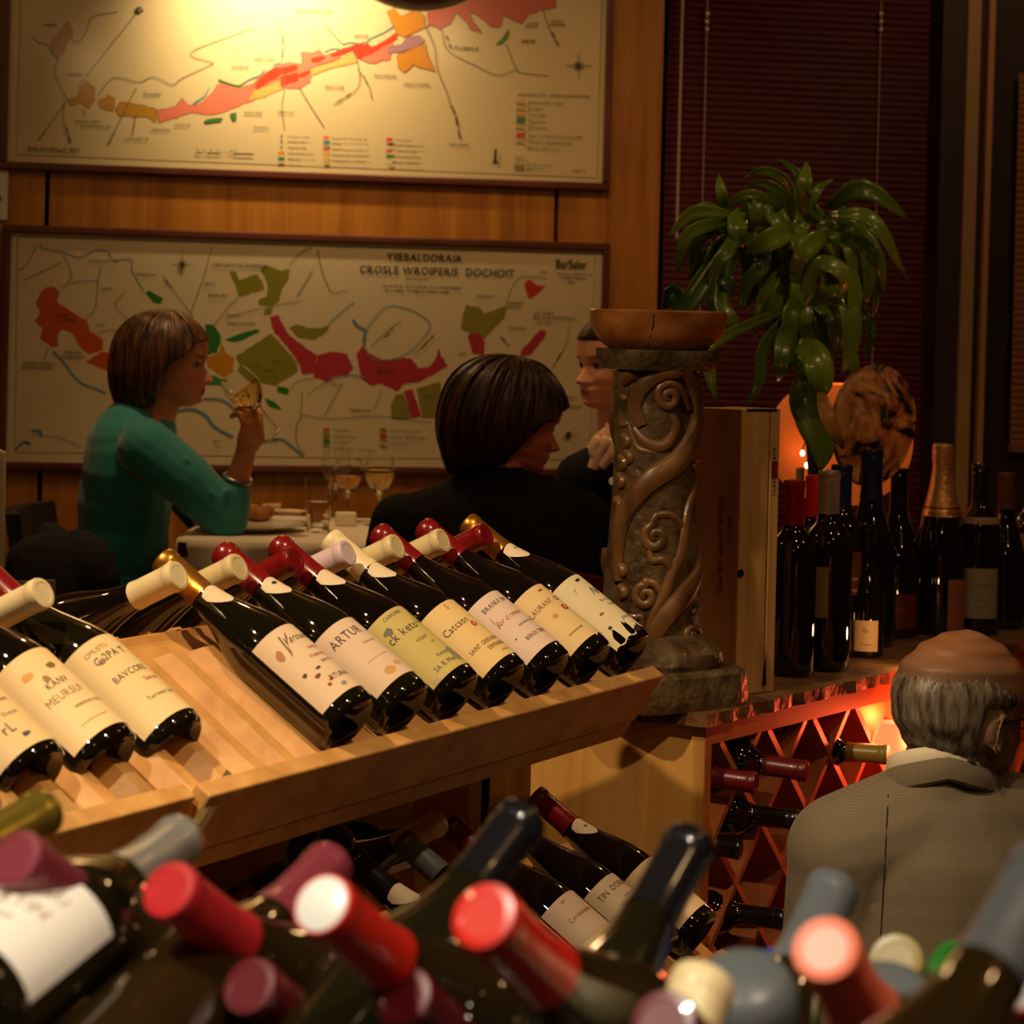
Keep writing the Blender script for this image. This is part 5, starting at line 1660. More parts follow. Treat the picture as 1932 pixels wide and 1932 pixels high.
def head_mesh(mb, M, H, female=True, nose=1.0, ear=1.0):
    n, m = 72, 90
    vs = [M @ Vector((.05 * H, 0, 0))]
    fs = []
    for i in range(1, m):
        h = i / m
        F, B, Wd = interp(BASE_F, h), interp(BACK, h), interp(WIDE, h)
        for j in range(n):
            a = 2 * pi * j / n
            c, s = cos(a), sin(a)
            if c > 0: x = F * abs(c) ** .82
            else: x = -B * abs(c) ** .95
            y = Wd * (abs(s) ** .9) * (1 if s > 0 else -1)
            if c > 0:
                bump = interp(BUMP, h)
                if .25 < h < .5: sg = .050 + .030 * max(0, 1 - abs(h - .29) / .05)
                elif h < .25: sg = .13 if h > .12 else .12
                else: sg = .08
                if .25 < h < .5: bump *= nose
                x += bump * math.exp(-(y / sg) ** 2)
                # eye sockets, brows, cheeks
                x -= .050 * math.exp(-((abs(y) - .135) / .07) ** 2 - ((h - .47) / .045) ** 2)
                x += .016 * math.exp(-((abs(y) - .13) / .10) ** 2 - ((h - .555) / .03) ** 2)
                x += .018 * math.exp(-((abs(y) - .19) / .08) ** 2 - ((h - .33) / .07) ** 2)
            vs.append(M @ (Vector((x, y, h)) * H))
    vs.append(M @ Vector((0, 0, H)))
    for j in range(n): fs.append((0, 1 + (j + 1) % n, 1 + j))
    for i in range(m - 2):
        for j in range(n):
            jj = (j + 1) % n
            fs.append((1 + i * n + j, 1 + i * n + jj, 1 + (i + 1) * n + jj, 1 + (i + 1) * n + j))
    b = 1 + (m - 2) * n
    for j in range(n): fs.append((b + j, b + (j + 1) % n, len(vs) - 1))
    mb.add(vs, fs)
    for sy in (-1, 1):     # ears
        pts = []
        for k in range(13):
            a = 2 * pi * k / 12
            pts.append(M @ (Vector((-.045 + .052 * ear * cos(a) + .02 * sin(a), sy * (.345 + .02 * ear * ear * (1 - cos(a))), .405 + .088 * ear * sin(a))) * H))
        mb.tube(pts, .016 * H, 8)
        mb.ell(M @ (Vector((-.05, sy * .335, .40)) * H), (.05 * ear * H, .022 * ear * H, .075 * ear * H), 10, 8, M.to_3x3())


def paint(me, Minv, H, skin, lip, brow, zmin=None, lips=True):
    n = len(me.vertices)
    co = np.empty(n * 3, np.float32); me.vertices.foreach_get('co', co); co = co.reshape(-1, 3)
    A = np.array(Minv)
    loc = (co @ A[:3, :3].T + A[:3, 3]) / H
    col = np.ones((n, 4), np.float32); col[:, :3] = skin
    x, y, z = loc[:, 0], loc[:, 1], loc[:, 2]
    def put(mask, c, k=1.0):
        mk = np.clip(mask, 0, 1)[:, None] * k
        col[:, :3] = col[:, :3] * (1 - mk) + np.array(c) * mk
    fr = (x > .2).astype(float) * (np.abs(y) < .4)
    put(fr * np.exp(-((np.abs(y) - .18) / .10) ** 2 - ((z - .30) / .09) ** 2), tuple(np.array(skin) * np.array([1.05, .75, .7])), .5)
    if lips: put(fr * (np.exp(-((y / .085) ** 4) - ((z - .188) / .030) ** 4)), lip)
    yb = np.abs(y)
    put(fr * (np.exp(-((yb - .14) / .075) ** 4 - ((z - (.545 + .12 * (yb - .08))) / .013) ** 4)), brow, .85)
    put(fr * (np.exp(-((yb - .135) / .055) ** 4 - ((z - .475) / .012) ** 4)), brow, .6)
    at = me.color_attributes.new('Col', 'FLOAT_COLOR', 'POINT')
    at.data.foreach_set('color', col.ravel())


M_skin = vcol('skin', .45, .04, 220, sss=.0, spec=.4)


def eyes(root, M, H, o):
    white = mat('eye_white', srgb(150, 124, 104), .3)
    iris = mat('eye_iris', (.02, .012, .008), .1)
    for sy in (-1, 1):
        c = M @ (Vector((.310, sy * .135, .472)) * H) - o
        MB().ell(c, .048 * H, 12, 10).ell(c + (M.to_3x3() @ Vector((.020 * H, 0, 0))), .036 * H, 12, 10, mi=1).build('eye', [white, iris], root)


def hair_shell(root, M, H, o, m, Rb=.56, Rs=.42, Rf=.44, z0=.56, Rz=.50, cx=-.05, ends=None, part=0, curl=.12, groove=.012, seed=1, nphi=150, nt=26, strands=60):
    """hair as a shell of combed locks; ends(phi) gives the height where the hair stops, phi=0 is the front"""
    rnd = random.Random(seed)
    ph = [rnd.uniform(0, 6) for _ in range(5)]

    def pt(phi, t, lift=0.0):
        ze = ends(abs(phi))
        c, s = cos(phi), sin(phi)
        R = 1 / sqrt((c / (Rf if c > 0 else Rb)) ** 2 + (s / Rs) ** 2)
        top = z0 + Rz
        # path: quarter ellipse then straight drop
        L1 = 1.0 if ze < z0 else math.acos(max(-1, min(1, (ze - z0) / Rz))) / (pi / 2)
        drop = max(0, z0 - ze)
        T = L1 + drop / .6
        q = t * T
        if q <= L1:
            th = q * pi / 2
            r, z = R * sin(th), z0 + Rz * cos(th)
        else:
            d = (q - L1) * .6
            f = d / max(drop, 1e-6)
            r = R * (1 + .03 * sin(pi * f)) - curl * (f ** 2.2)
            z = z0 - d
        g = groove * (sin(phi * 37 + ph[0] + 2 * t) * .5 + sin(phi * 71 + ph[1] - 3 * t) * .35 + sin(phi * 17 + ph[2]) * .5) * min(1, t * 4)
        r += g + lift
        return Vector((cx + r * c, r * s, z + g * .3)) * H
    vs = []; fs = []
    for i in range(nphi + 1):
        phi = -pi + 2 * pi * i / nphi
        for j in range(nt + 1):
            vs.append(M @ pt(phi, j / nt) - o)
    for i in range(nphi):
        for j in range(nt):
            a = i * (nt + 1) + j
            fs.append((a, a + 1, a + nt + 2, a + nt + 1))
    ob = MB().add(vs, fs).build('hair', m, root, sharp=0)
    sd = ob.modifiers.new('thickness', 'SOLIDIFY'); sd.thickness = .010; sd.offset = -1
    mb = MB()
    for k in range(strands):
        phi = rnd.uniform(-pi, pi)
        if abs(phi) < .35: continue
        w = rnd.uniform(.006, .014)
        dph = rnd.uniform(-.08, .08)
        ln = rnd.uniform(.92, 1.0)
        pts = []; rad = []
        for j in range(15):
            t = (.10 + .9 * j / 14) * ln
            pts.append(M @ pt(phi + dph * t, min(1.0, t), .004) - o)
            rad.append(w * H * 1.6 * (sin(pi * min(1, j / 14 * .9 + .08)) ** .5) * (1 if j < 14 else .3))
        nr = [(p - (M @ Vector((cx * H, 0, .5 * H)) - o)).normalized() for p in pts]
        mb.tube(pts, rad, 6, nr, .35)
    if strands: tag(mb.build('hair_locks', m, ob, sharp=0), kind='stuff')
    return ob


def hairmat(name, c1, c2):
    m, nt, b = newmat(name)
    setb(b, rough=.38, spec=.5, sheen=.0)
    tc = nt.nodes.new('ShaderNodeTexCoord')
    mp = nt.nodes.new('ShaderNodeMapping'); mp.inputs['Scale'].default_value = (90, 90, 7)
    nt.links.new(tc.outputs['Object'], mp.inputs['Vector'])
    n = nt.nodes.new('ShaderNodeTexNoise'); n.inputs['Scale'].default_value = 1; n.inputs['Detail'].default_value = 4
    nt.links.new(mp.outputs['Vector'], n.inputs['Vector'])
    r = nt.nodes.new('ShaderNodeValToRGB')
    r.color_ramp.elements[0].position = .35; r.color_ramp.elements[1].position = .68
    r.color_ramp.elements[0].color = (*c1, 1); r.color_ramp.elements[1].color = (*c2, 1)
    nt.links.new(n.outputs['Fac'], r.inputs['Fac']); nt.links.new(r.outputs['Color'], b.inputs['Base Color'])
    bp = nt.nodes.new('ShaderNodeBump'); bp.inputs['Strength'].default_value = .5; bp.inputs['Distance'].default_value = .004
    nt.links.new(n.outputs['Fac'], bp.inputs['Height']); nt.links.new(bp.outputs['Normal'], b.inputs['Normal'])
    return m


def hmat(loc, fwd, up=(0, 0, 1)):
    f = Vector(fwd).normalized(); u = Vector(up); u = (u - f * u.dot(f)).normalized()
    l = u.cross(f)
    M = Matrix((f, l, u)).transposed().to_4x4(); M.translation = Vector(loc)
    return M


def finger(mb, pts, r0, r1):
    q = [Vector(p) for p in pts]
    k = len(q) - 1
    for i in range(k):
        ra = r0 + (r1 - r0) * i / k; rb = r0 + (r1 - r0) * (i + 1) / k
        mb.capsule(q[i], ra, q[i + 1], rb, 10)


def hand(mb, wrist, d, palm_n, curl=.9, s=1.0, spread=.12, side=1, thumb_curl=.5, curls=None):
    """hand from the wrist along d; palm_n points out of the palm; side=+1 puts the thumb on the d x palm_n side"""
    d = Vector(d).normalized(); n = Vector(palm_n); n = (n - d * n.dot(d)).normalized()
    b = d.cross(n) * side
    W = Vector(wrist)
    M3 = Matrix((d, b, n)).transposed()
    mb.capsule(W, .024 * s, W + d * .03 * s, .026 * s)
    mb.ell(W + d * .048 * s, (.046 * s, .038 * s, .016 * s), 14, 10, M3)
    mb.ell(W + d * .030 * s + b * .022 * s + n * .006 * s, (.030 * s, .018 * s, .015 * s), 12, 8, M3)
    for i, (off, ln) in enumerate(((.027, .072), (.009, .080), (-.009, .075), (-.026, .060))):
        c = curls[i] if curls else curl
        p = W + d * (.082 - .004 * abs(i - 1)) * s + b * off * s
        dirn = (d + b * (spread * (1.5 - i) * .5)).normalized()
        pts = [p - dirn * .015 * s, p]
        a = 0
        for seg, f in ((.45, .8), (.31, 1.0), (.24, .8)):
            a += c * f
            v = dirn * cos(a) + n * sin(a)
            p = p + v * ln * seg * s
            pts.append(p)
        finger(mb, pts, .0090 * s, .0070 * s)
    p = W + d * .022 * s + b * .028 * s + n * .004 * s
    t1 = (d * .7 + b * .75 + n * .25).normalized()
    p2 = p + t1 * .036 * s
    t2 = (d * .9 + b * (.35 - thumb_curl * .6) + n * (.2 + thumb_curl)).normalized()
    p3 = p2 + t2 * .030 * s
    p4 = p3 + (d * .8 + n * (.3 + thumb_curl) - b * thumb_curl * .5).normalized() * .024 * s
    finger(mb, [p - t1 * .01, p, p2, p3, p4], .0115 * s, .0085 * s)


def legs(mb, hip, fwd, zf, r=.075, seat=True, halfw=.10):
    """seated legs"""
    f = Vector(fwd).normalized(); s = UPZ.cross(f)
    for k in (-1, 1):
        a = Vector(hip) + s * halfw * k
        kn = a + f * .42 + UPZ * .0
        an = kn + f * .02; an.z = zf + .09
        mb.capsule(a, r, kn, r * .72)
        mb.capsule(kn, r * .68, an, r * .45)
        mb.capsule(an - UPZ * .045, r * .5, an - UPZ * .05 + f * .14, r * .42)


SEATZ = .44 + .50
# ---- woman in the teal sweater
Y1 = 5.45
w1o = Vector((P(230, 1000, Y1).x, Y1, .44))
w1 = thing('person', 'woman in a teal sweater seated in profile, raising a glass of white wine', 'person', w1o)
H1 = .215
HM1 = hmat(P(309, 766, Y1), (1, -.06, -.05), (.04, 0, 1))
body = MB()
head_mesh(body, HM1, H1)
neck_t, neck_b = P(305, 735, Y1), P(276, 815, Y1)
body.capsule(neck_t, .050, neck_b, .056)
chest, waist = P(248, 890, Y1), P(232, 1020, Y1)
hip = Vector((P(224, 1100, Y1).x, Y1, SEATZ + .06))
sh_n, sh_f = P(278, 848, Y1 - .165), P(285, 845, Y1 + .165)
el_n = P(425, 980, Y1 - .17); wr_n = P(461, 862, Y1 - .16)
el_f = P(390, 975, Y1 + .20); wr_f = P(470, 990, Y1 + .08)
body.ell(chest, (.09, .15, .16)); body.ell(waist, (.085, .12, .16)); body.ell(hip, (.11, .15, .11))
body.capsule(sh_n, .045, el_n, .036); body.capsule(el_n, .034, wr_n, .0235)
body.capsule(sh_f, .045, el_f, .036); body.capsule(el_f, .034, wr_f, .0235)
body.capsule(neck_b, .05, sh_n, .045); body.capsule(neck_b, .05, sh_f, .045)
legs(body, hip, (1, .05, 0), .44, .066)
hd = (P(479, 790, Y1 - .16) - wr_n)
hand(body, wr_n, hd, Vector((-.75, .62, .15)), s=.92, side=-1, curls=(.45, .6, .75, .85), thumb_curl=.3)
hand(body, wr_f, (1, -.2, 0), (0, 0, -1), s=.9, side=1, curl=.3)
me = remeshed(body, 'body', .0032, 3)
paint(me, HM1.inverted(), H1, srgb(196, 128, 88), srgb(150, 60, 46), srgb(70, 40, 24))
o_ = addobj('body', me, M_skin, w1); o_.location = -w1o
eyes(w1, HM1, H1, w1o)
M_teal = mat('teal_knit', srgb(18, 132, 130), .75, bump=.25, bscale=260, noise=.06, nscale=6, sheen=.4)
sw = MB()
sw.ell(chest + Vector((-.004, 0, 0)), (.106, .168, .170)); sw.ell(P(236, 950, Y1), (.108, .150, .16)); sw.ell(waist, (.106, .145, .17)); sw.ell(hip + UPZ * .05, (.118, .160, .10))
sw.ell(P(236, 845, Y1), (.088, .15, .10)); sw.capsule(P(268, 812, Y1), .058, neck_b, .07)
sw.capsule(P(262, 845, Y1), .08, sh_n, .062); sw.capsule(P(262, 845, Y1), .08, sh_f, .062)
mid_n = P(352, 905, Y1 - .175)
sw.capsule(sh_n, .066, mid_n, .062); sw.capsule(mid_n, .062, el_n, .050)
cuff = el_n + (wr_n - el_n) * .36
sw.capsule(el_n, .052, cuff, .043)
sw.capsule(sh_f, .062, el_f, .052); sw.capsule(el_f, .050, el_f + (wr_f - el_f) * .6, .042)
for (a, b_, r) in ((P(352, 965, Y1 - .205), P(372, 900, Y1 - .222), .010), (P(392, 985, Y1 - .212), P(400, 930, Y1 - .222), .008), (P(412, 1000, Y1 - .21), P(428, 925, Y1 - .214), .008), (P(330, 935, Y1 - .21), P(352, 868, Y1 - .222), .008)):
    sw.capsule(a, r, b_, r * .7)
me = remeshed(sw, 'sweater', .0055, 5)
o_ = addobj('sweater', me, M_teal, w1); o_.location = -w1o
tr = MB(); tr.ell(hip, (.125, .168, .12)); legs(tr, hip, (1, .05, 0), .44, .080)
o_ = addobj('trousers', remeshed(tr, 'trousers', .009, 4), mat('black_trousers', (.012, .012, .014), .8), w1); o_.location = -w1o
M_hair1 = hairmat('chestnut_hair', srgb(34, 20, 12), srgb(116, 74, 38))


def ends1(p):
    if p < .55: return .74 - .06 * p
    if p < 1.20: return .71 - (p - .55) / .65 * .31
    if p < 1.50: return .40 - (p - 1.20) / .3 * .39
    return .01 - .05 * max(0, (p - 1.45) / 1.7)


hair_shell(w1, HM1, H1, w1o, M_hair1, Rb=.56, Rs=.45, Rf=.525, z0=.52, Rz=.51, ends=ends1, curl=.10, groove=.010, seed=2, strands=90)
bw_ = (wr_n - el_n).normalized()
bc = el_n + (wr_n - el_n) * .66
MB().tube([bc + (Vector((0, 1, 0)) * cos(a) + bw_.cross(Vector((0, 1, 0))) * sin(a)) * .031 + bw_ * .006 * cos(a) - w1o for a in [2 * pi * i / 24 for i in range(25)]], .0042, 8, cap=False).build('bracelet', M_steel, w1)
MB().ell(HM1 @ (Vector((-.03, -.37, .30)) * H1) - w1o, .004, 8, 6).build('earring', M_brass, w1)


def wine_glass(label, base, axis, hgt, rb, fill, wine=M_wine, group=None, xh=(1, 0, 0)):
    """stemmed glass; fill 0..1 of the bowl"""
    M = frame_mat(base, axis, xh)
    g = thing('wine_glass', label, 'glass', group=group, mat=M)
    zb = hgt * .45
    out = [(0, .001), (rb * .85, .001), (rb * .85, .0025), (rb * .3, .005), (.0040, .012), (.0036, zb - .01), (.008, zb), (rb * .62, zb + (hgt - zb) * .16), (rb * .95, zb + (hgt - zb) * .42), (rb, zb + (hgt - zb) * .58), (rb * .90, zb + (hgt - zb) * .85), (rb * .82, hgt)]
    inn = [(rb * .82 - .0012, hgt), (rb * .90 - .0012, zb + (hgt - zb) * .85), (rb - .0012, zb + (hgt - zb) * .58), (rb * .95 - .0012, zb + (hgt - zb) * .42), (rb * .62 - .001, zb + (hgt - zb) * .17), (.006, zb + .004), (0, zb + .003)]
    MB().lathe(out + inn, 36).build('bowl_and_stem', M_clear, g)
    if fill:
        zf = zb + (hgt - zb) * fill
        pr_ = [(0, zb + .004)] + [(r * .985, z) for r, z in reversed(inn[:-1]) if z < zf]
        pr_ += [(interp([(zb + (hgt - zb) * .17, rb * .62), (zb + (hgt - zb) * .42, rb * .93), (zb + (hgt - zb) * .58, rb * .97), (hgt, rb * .82)], zf) - .001, zf), (0, zf)]
        MB().lathe(pr_, 36).build('wine', wine, g)
    return g


gb = P(528, 817, Y1 - .185); gt = P(442, 712, Y1 - .185)
gax = (gt - gb).normalized()
wine_glass('tilted glass of white wine held in the raised hand of the woman in teal', gb, gax, .168, .040, .55)

# ---- woman in the black jacket seen from behind
Y2 = 4.95
w2o = Vector((P(930, 1000, Y2).x, Y2, .44))
w2 = thing('person', 'woman with a short brown bob and black jacket, seated with her back turned', 'person', w2o)
H2 = .222
HM2 = hmat(P(946, 884, Y2), (.88, .34, -.22), (.2, .05, 1))
body = MB(); head_mesh(body, HM2, H2, nose=1.15)
n0, n1_ = P(945, 850, Y2), P(930, 935, Y2 - .02)
body.capsule(n0, .050, n1_, .058)
c2, hip2 = P(935, 1060, Y2 - .01), Vector((P(930, 1000, Y2).x, Y2 - .02, SEATZ + .06))
sl2, sr2 = P(768, 1000, Y2), P(1095, 990, Y2 + .06)
body.ell(c2, (.15, .10, .17)); body.ell(hip2, (.16, .12, .12))
body.capsule(n1_, .06, sl2, .045); body.capsule(n1_, .06, sr2, .045)
ell2, elr2 = P(722, 1120, Y2 + .10), P(1135, 1120, Y2 + .12)
body.capsule(sl2, .045, ell2, .037); body.capsule(sr2, .045, elr2, .037)
wl2, wr2 = Vector((ell2.x + .10, ell2.y + .20, 1.245)), Vector((elr2.x - .19, elr2.y + .10, 1.245))
body.capsule(ell2, .035, wl2, .025); body.capsule(elr2, .035, wr2, .025)
hand(body, wl2, (.3, 1, 0), (0, 0, -1), s=.9, side=1, curl=.3); hand(body, wr2, (-.3, 1, 0), (0, 0, -1), s=.9, side=-1, curl=.3)
legs(body, hip2, (.15, 1, 0), .44, .066)
me = remeshed(body, 'body', .0036, 3)
paint(me, HM2.inverted(), H2, srgb(196, 118, 76), srgb(140, 60, 44), srgb(40, 24, 16))
o_ = addobj('body', me, M_skin, w2); o_.location = -w2o
eyes(w2, HM2, H2, w2o)
M_blackj = mat('black_jacket_cloth', (.006, .0055, .006), .9, bump=.4, bscale=18, spec=.2)
jk = MB()
jk.ell(c2, (.205, .128, .20)); jk.ell(P(930, 1180, Y2), (.20, .14, .26))
jk.ell(P(935, 975, Y2), (.13, .10, .09)); jk.capsule(P(900, 912, Y2), .055, P(985, 925, Y2 + .02), .046)
jk.capsule(P(940, 955, Y2), .085, sl2, .072); jk.capsule(P(950, 950, Y2), .085, sr2, .072)
jk.capsule(sl2 + UPZ * .012 - Vector((.012, 0, 0)), .066, ell2, .058); jk.capsule(sr2, .072, elr2, .058)
jk.capsule(ell2, .056, ell2 + (wl2 - ell2) * .9, .042); jk.capsule(elr2, .056, elr2 + (wr2 - elr2) * .9, .042)
jk.capsule(P(890, 888, Y2 - .01), .036, P(955, 905, Y2 - .03), .034); jk.ell(P(932, 902, Y2 - .005), (.072, .070, .050))
o_ = addobj('jacket', remeshed(jk, 'jacket', .0065, 5), M_blackj, w2); o_.location = -w2o
sk = MB(); sk.ell(hip2, (.18, .14, .13)); legs(sk, hip2, (.15, 1, 0), .44, .082)
o_ = addobj('trousers', remeshed(sk, 'trousers', .009, 4), mat('black_cloth', (.010, .010, .012), .85), w2); o_.location = -w2o
M_hair2 = hairmat('dark_brown_hair', srgb(26, 14, 10), srgb(84, 46, 26))


def ends2(p):
    if p < .5: return .70
    if p < 1.1: return .70 - (p - .5) / .6 * .22
    if p < 1.5: return .48 - (p - 1.1) / .4 * .42
    return .06 - .22 * (p - 1.5) / 1.6


hair_shell(w2, HM2, H2, w2o, M_hair2, Rb=.62, Rs=.50, Rf=.60, z0=.50, Rz=.56, cx=-.09, ends=ends2, curl=.22, groove=.026, seed=7, strands=170)

# ---- young woman in the dark blazer beside the column
Y3 = 5.35
w3o = Vector((P(1185, 1000, Y3).x, Y3, .44))
w3 = thing('person', 'woman in a dark blazer with cream collar, partly hidden by the carved column', 'person', w3o)
H3 = .215
HM3 = hmat(P(1163, 772, Y3), (-.84, -.54, -.04))
body = MB(); head_mesh(body, HM3, H3)
n0, n1_ = P(1165, 745, Y3), P(1172, 835, Y3)
body.capsule(n0, .047, n1_, .054)
c3 = P(1190, 960, Y3); hip3 = Vector((c3.x + .02, Y3, SEATZ + .06))
sl3, sr3 = P(1098, 905, Y3 - .06), P(1262, 900, Y3 + .12)
body.ell(c3, (.12, .10, .17)); body.ell(hip3, (.15, .12, .12))
body.capsule(n1_, .05, sl3, .045); body.capsule(n1_, .05, sr3, .045)
e3l, e3r = P(1090, 1040, Y3 + .06), P(1250, 1040, Y3 + .16)
w3l, w3r = Vector((e3l.x - .17, e3l.y + .10, 1.25)), Vector((e3r.x - .20, e3r.y, 1.25))
body.capsule(sl3, .043, e3l, .036); body.capsule(sr3, .043, e3r, .036); body.capsule(e3l, .034, w3l, .024); body.capsule(e3r, .034, w3r, .024)
hand(body, w3l, (-1, 0, 0), (0, 0, -1), s=.88, side=1, curl=.35); hand(body, w3r, (-1, 0, 0), (0, 0, -1), s=.88, side=-1, curl=.35)
legs(body, hip3, (-1, .1, 0), .44, .064)
me = remeshed(body, 'body', .0034, 3)
paint(me, HM3.inverted(), H3, srgb(222, 160, 126), srgb(176, 84, 70), srgb(90, 56, 40))
o_ = addobj('body', me, M_skin, w3); o_.location = -w3o
eyes(w3, HM3, H3, w3o)
jk = MB()
jk.ell(c3, (.150, .125, .19)); jk.ell(P(1190, 1080, Y3), (.15, .13, .22)); jk.capsule(P(1172, 880, Y3), .075, sl3, .062); jk.capsule(P(1180, 880, Y3), .075, sr3, .062)
jk.capsule(sl3, .062, e3l, .052); jk.capsule(sr3, .062, e3r, .052); jk.capsule(e3l, .05, e3l + (w3l - e3l) * .9, .04); jk.capsule(e3r, .05, e3r + (w3r - e3r) * .9, .04)
jk.capsule(P(1152, 842, Y3 - .05), .034, P(1130, 905, Y3 - .10), .03)
o_ = addobj('blazer', remeshed(jk, 'blazer', .0065, 4), mat('navy_blazer_cloth', (.006, .006, .009), .85, bump=.2, bscale=20, spec=.2), w3); o_.location = -w3o
tr = MB(); tr.ell(hip3, (.16, .13, .12)); legs(tr, hip3, (-1, .1, 0), .44, .078)
o_ = addobj('trousers', remeshed(tr, 'trousers', .009, 4), mat('dark_trousers', (.010, .010, .012), .85), w3); o_.location = -w3o
M_collar = mat('cream_collar', srgb(236, 200, 172), .7)
for pts in ([(1153, 800), (1146, 826), (1130, 850), (1118, 884)], [(1149, 812), (1128, 830), (1120, 846), (1124, 862)], [(1166, 806), (1160, 840), (1148, 862), (1132, 880)]):
    q = [P(x, y, Y3 - .125 + (.045 if y < 830 else .0)) - w3o for x, y in [tuple(v) for v in spline(pts, 5)]]
    MB().tube(q, .012, 8, [(0, -1, .2)] * len(q), .35).build('collar', M_collar, w3)
M_hair3 = hairmat('brown_tied_hair', srgb(22, 12, 8), srgb(52, 30, 18)); M_hair3.node_tree.nodes['Principled BSDF'].inputs['Specular IOR Level'].default_value = .15
hb = hair_shell(w3, HM3, H3, w3o, M_hair3, Rb=.52, Rs=.385, Rf=.525, z0=.55, Rz=.485, ends=lambda p: .745 - .02 * p if p < .8 else (.73 - (p - .8) * .55 if p < 1.5 else .345 - (p - 1.5) * .08), curl=.0, groove=.006, seed=9, strands=0)
MB().ell(HM3 @ (Vector((-.60, 0, .50)) * H3) - w3o, .042, 16, 12).build('bun', M_hair3, w3)

# ---- man in the grey suit seen from behind
Y4 = 3.42
w4o = Vector((P(1775, 1600, Y4).x, Y4, 0))
w4 = thing('person', 'balding man with grey hair, glasses and grey suit jacket, seen from behind', 'person', w4o)
H4 = .232
HM4 = hmat(P(1800, 1490, Y4), (.80, .60, -.06), (.03, .0, 1))
body = MB(); head_mesh(body, HM4, H4, ear=1.3)
n0, n1_ = P(1795, 1420, Y4), P(1765, 1520, Y4)
body.capsule(n0, .062, n1_, .068)
c4 = P(1768, 1740, Y4)
SW = .44
hip4 = Vector((c4.x, Y4, .52))
sl4, sr4 = P(1592, 1604, Y4 - .04), P(2010, 1575, Y4 + .06)
body.ell(c4, (.15, .11, .22)); body.ell(hip4, (.16, .13, .12)); body.capsule(n1_, .06, sl4, .05); body.capsule(n1_, .06, sr4, .05)
body.capsule(hip4, .10, c4, .10)
e4l, e4r = sl4 + Vector((-.022, .04, -.30)), sr4 + Vector((.05, .10, -.30))
w4l, w4r = e4l + Vector((.10, .24, .04)), e4r + Vector((-.06, .25, .04))
for a, b_, c_ in ((sl4, e4l, w4l), (sr4, e4r, w4r)):
    body.capsule(a, .05, b_, .04); body.capsule(b_, .038, c_, .028)
hand(body, w4l, (.3, 1, 0), (0, 0, -1), s=1.0, side=1, curl=.4); hand(body, w4r, (-.2, 1, 0), (0, 0, -1), s=1.0, side=-1, curl=.4)
legs(body, hip4, (.3, 1, 0), 0, .072)
me = remeshed(body, 'body', .0036, 3)
paint(me, HM4.inverted(), H4, srgb(150, 102, 70), srgb(150, 80, 66), srgb(120, 110, 100))
A_ = np.array(HM4.inverted()); n_v = len(me.vertices)
co_ = np.empty(n_v * 3, np.float32); me.vertices.foreach_get('co', co_); L_ = (co_.reshape(-1, 3) @ A_[:3, :3].T + A_[:3, 3]) / H4
at_ = me.color_attributes['Col']; cc_ = np.empty(n_v * 4, np.float32); at_.data.foreach_get('color', cc_); cc_ = cc_.reshape(-1, 4)
k_ = np.clip((.86 - L_[:, 2]) / .14, 0, 1) * np.clip((L_[:, 2] - .1) / .1, 0, 1) * np.clip((.12 - L_[:, 0]) / .1, 0, 1) * np.clip((.92 + .05 * np.sin(L_[:, 1] * 60)), 0, 1) * .75
cc_[:, :3] = cc_[:, :3] * (1 - k_[:, None]) + np.array(srgb(104, 90, 74)) * k_[:, None]
at_.data.foreach_set('color', cc_.ravel())
o_ = addobj('body', me, M_skin, w4); o_.location = -w4o
eyes(w4, HM4, H4, w4o)
# fringe of grey hair round the bald crown
M_hair4 = hairmat('grey_hair', srgb(58, 50, 42), srgb(150, 140, 122))
vs = []; fs = []
nph, nzz = 110, 18
rnd = random.Random(4)
for i in range(nph + 1):
    phi = radians(78) + (2 * pi - 2 * radians(78)) * i / nph
    e_ = min(1, min(i, nph - i) / 14)
    e2_ = min(1, max(0, (min(i, nph - i) - 14) / 5))
    hi = .64 + .09 * e_ + rnd.uniform(-.022, .022) - .02 * cos(phi - pi) ** 2
    lo = .555 - .345 * e2_ + rnd.uniform(-.008, .008)
    for j in range(nzz + 1):
        h = lo + (hi - lo) * j / nzz
        F, B, Wd = interp(BASE_F, h), interp(BACK, h), interp(WIDE, h)
        B = max(B, .30); Wd = max(Wd, .285)
        c, s = cos(phi), sin(phi)
        x = (F * abs(c) ** .82) if c > 0 else -B * abs(c) ** .95
        y = Wd * abs(s) ** .9 * (1 if s > 0 else -1)
        g = 1.0 + (.034 + .008 * sin(i * .9 + j * .6) + rnd.uniform(-.008, .008)) * (sin(pi * min(1, max(0, j / nzz * .97 + .03))) ** .9) - .004
        vs.append(HM4 @ (Vector((x * g, y * g, h)) * H4) - w4o)
for i in range(nph):
    for j in range(nzz):
        a = i * (nzz + 1) + j
        fs.append((a, a + nzz + 1, a + nzz + 2, a + 1))
hb = MB().add(vs, fs).build('hair', M_hair4, w4, sharp=0)
sd = hb.modifiers.new('thickness', 'SOLIDIFY'); sd.thickness = .004; sd.offset = -1
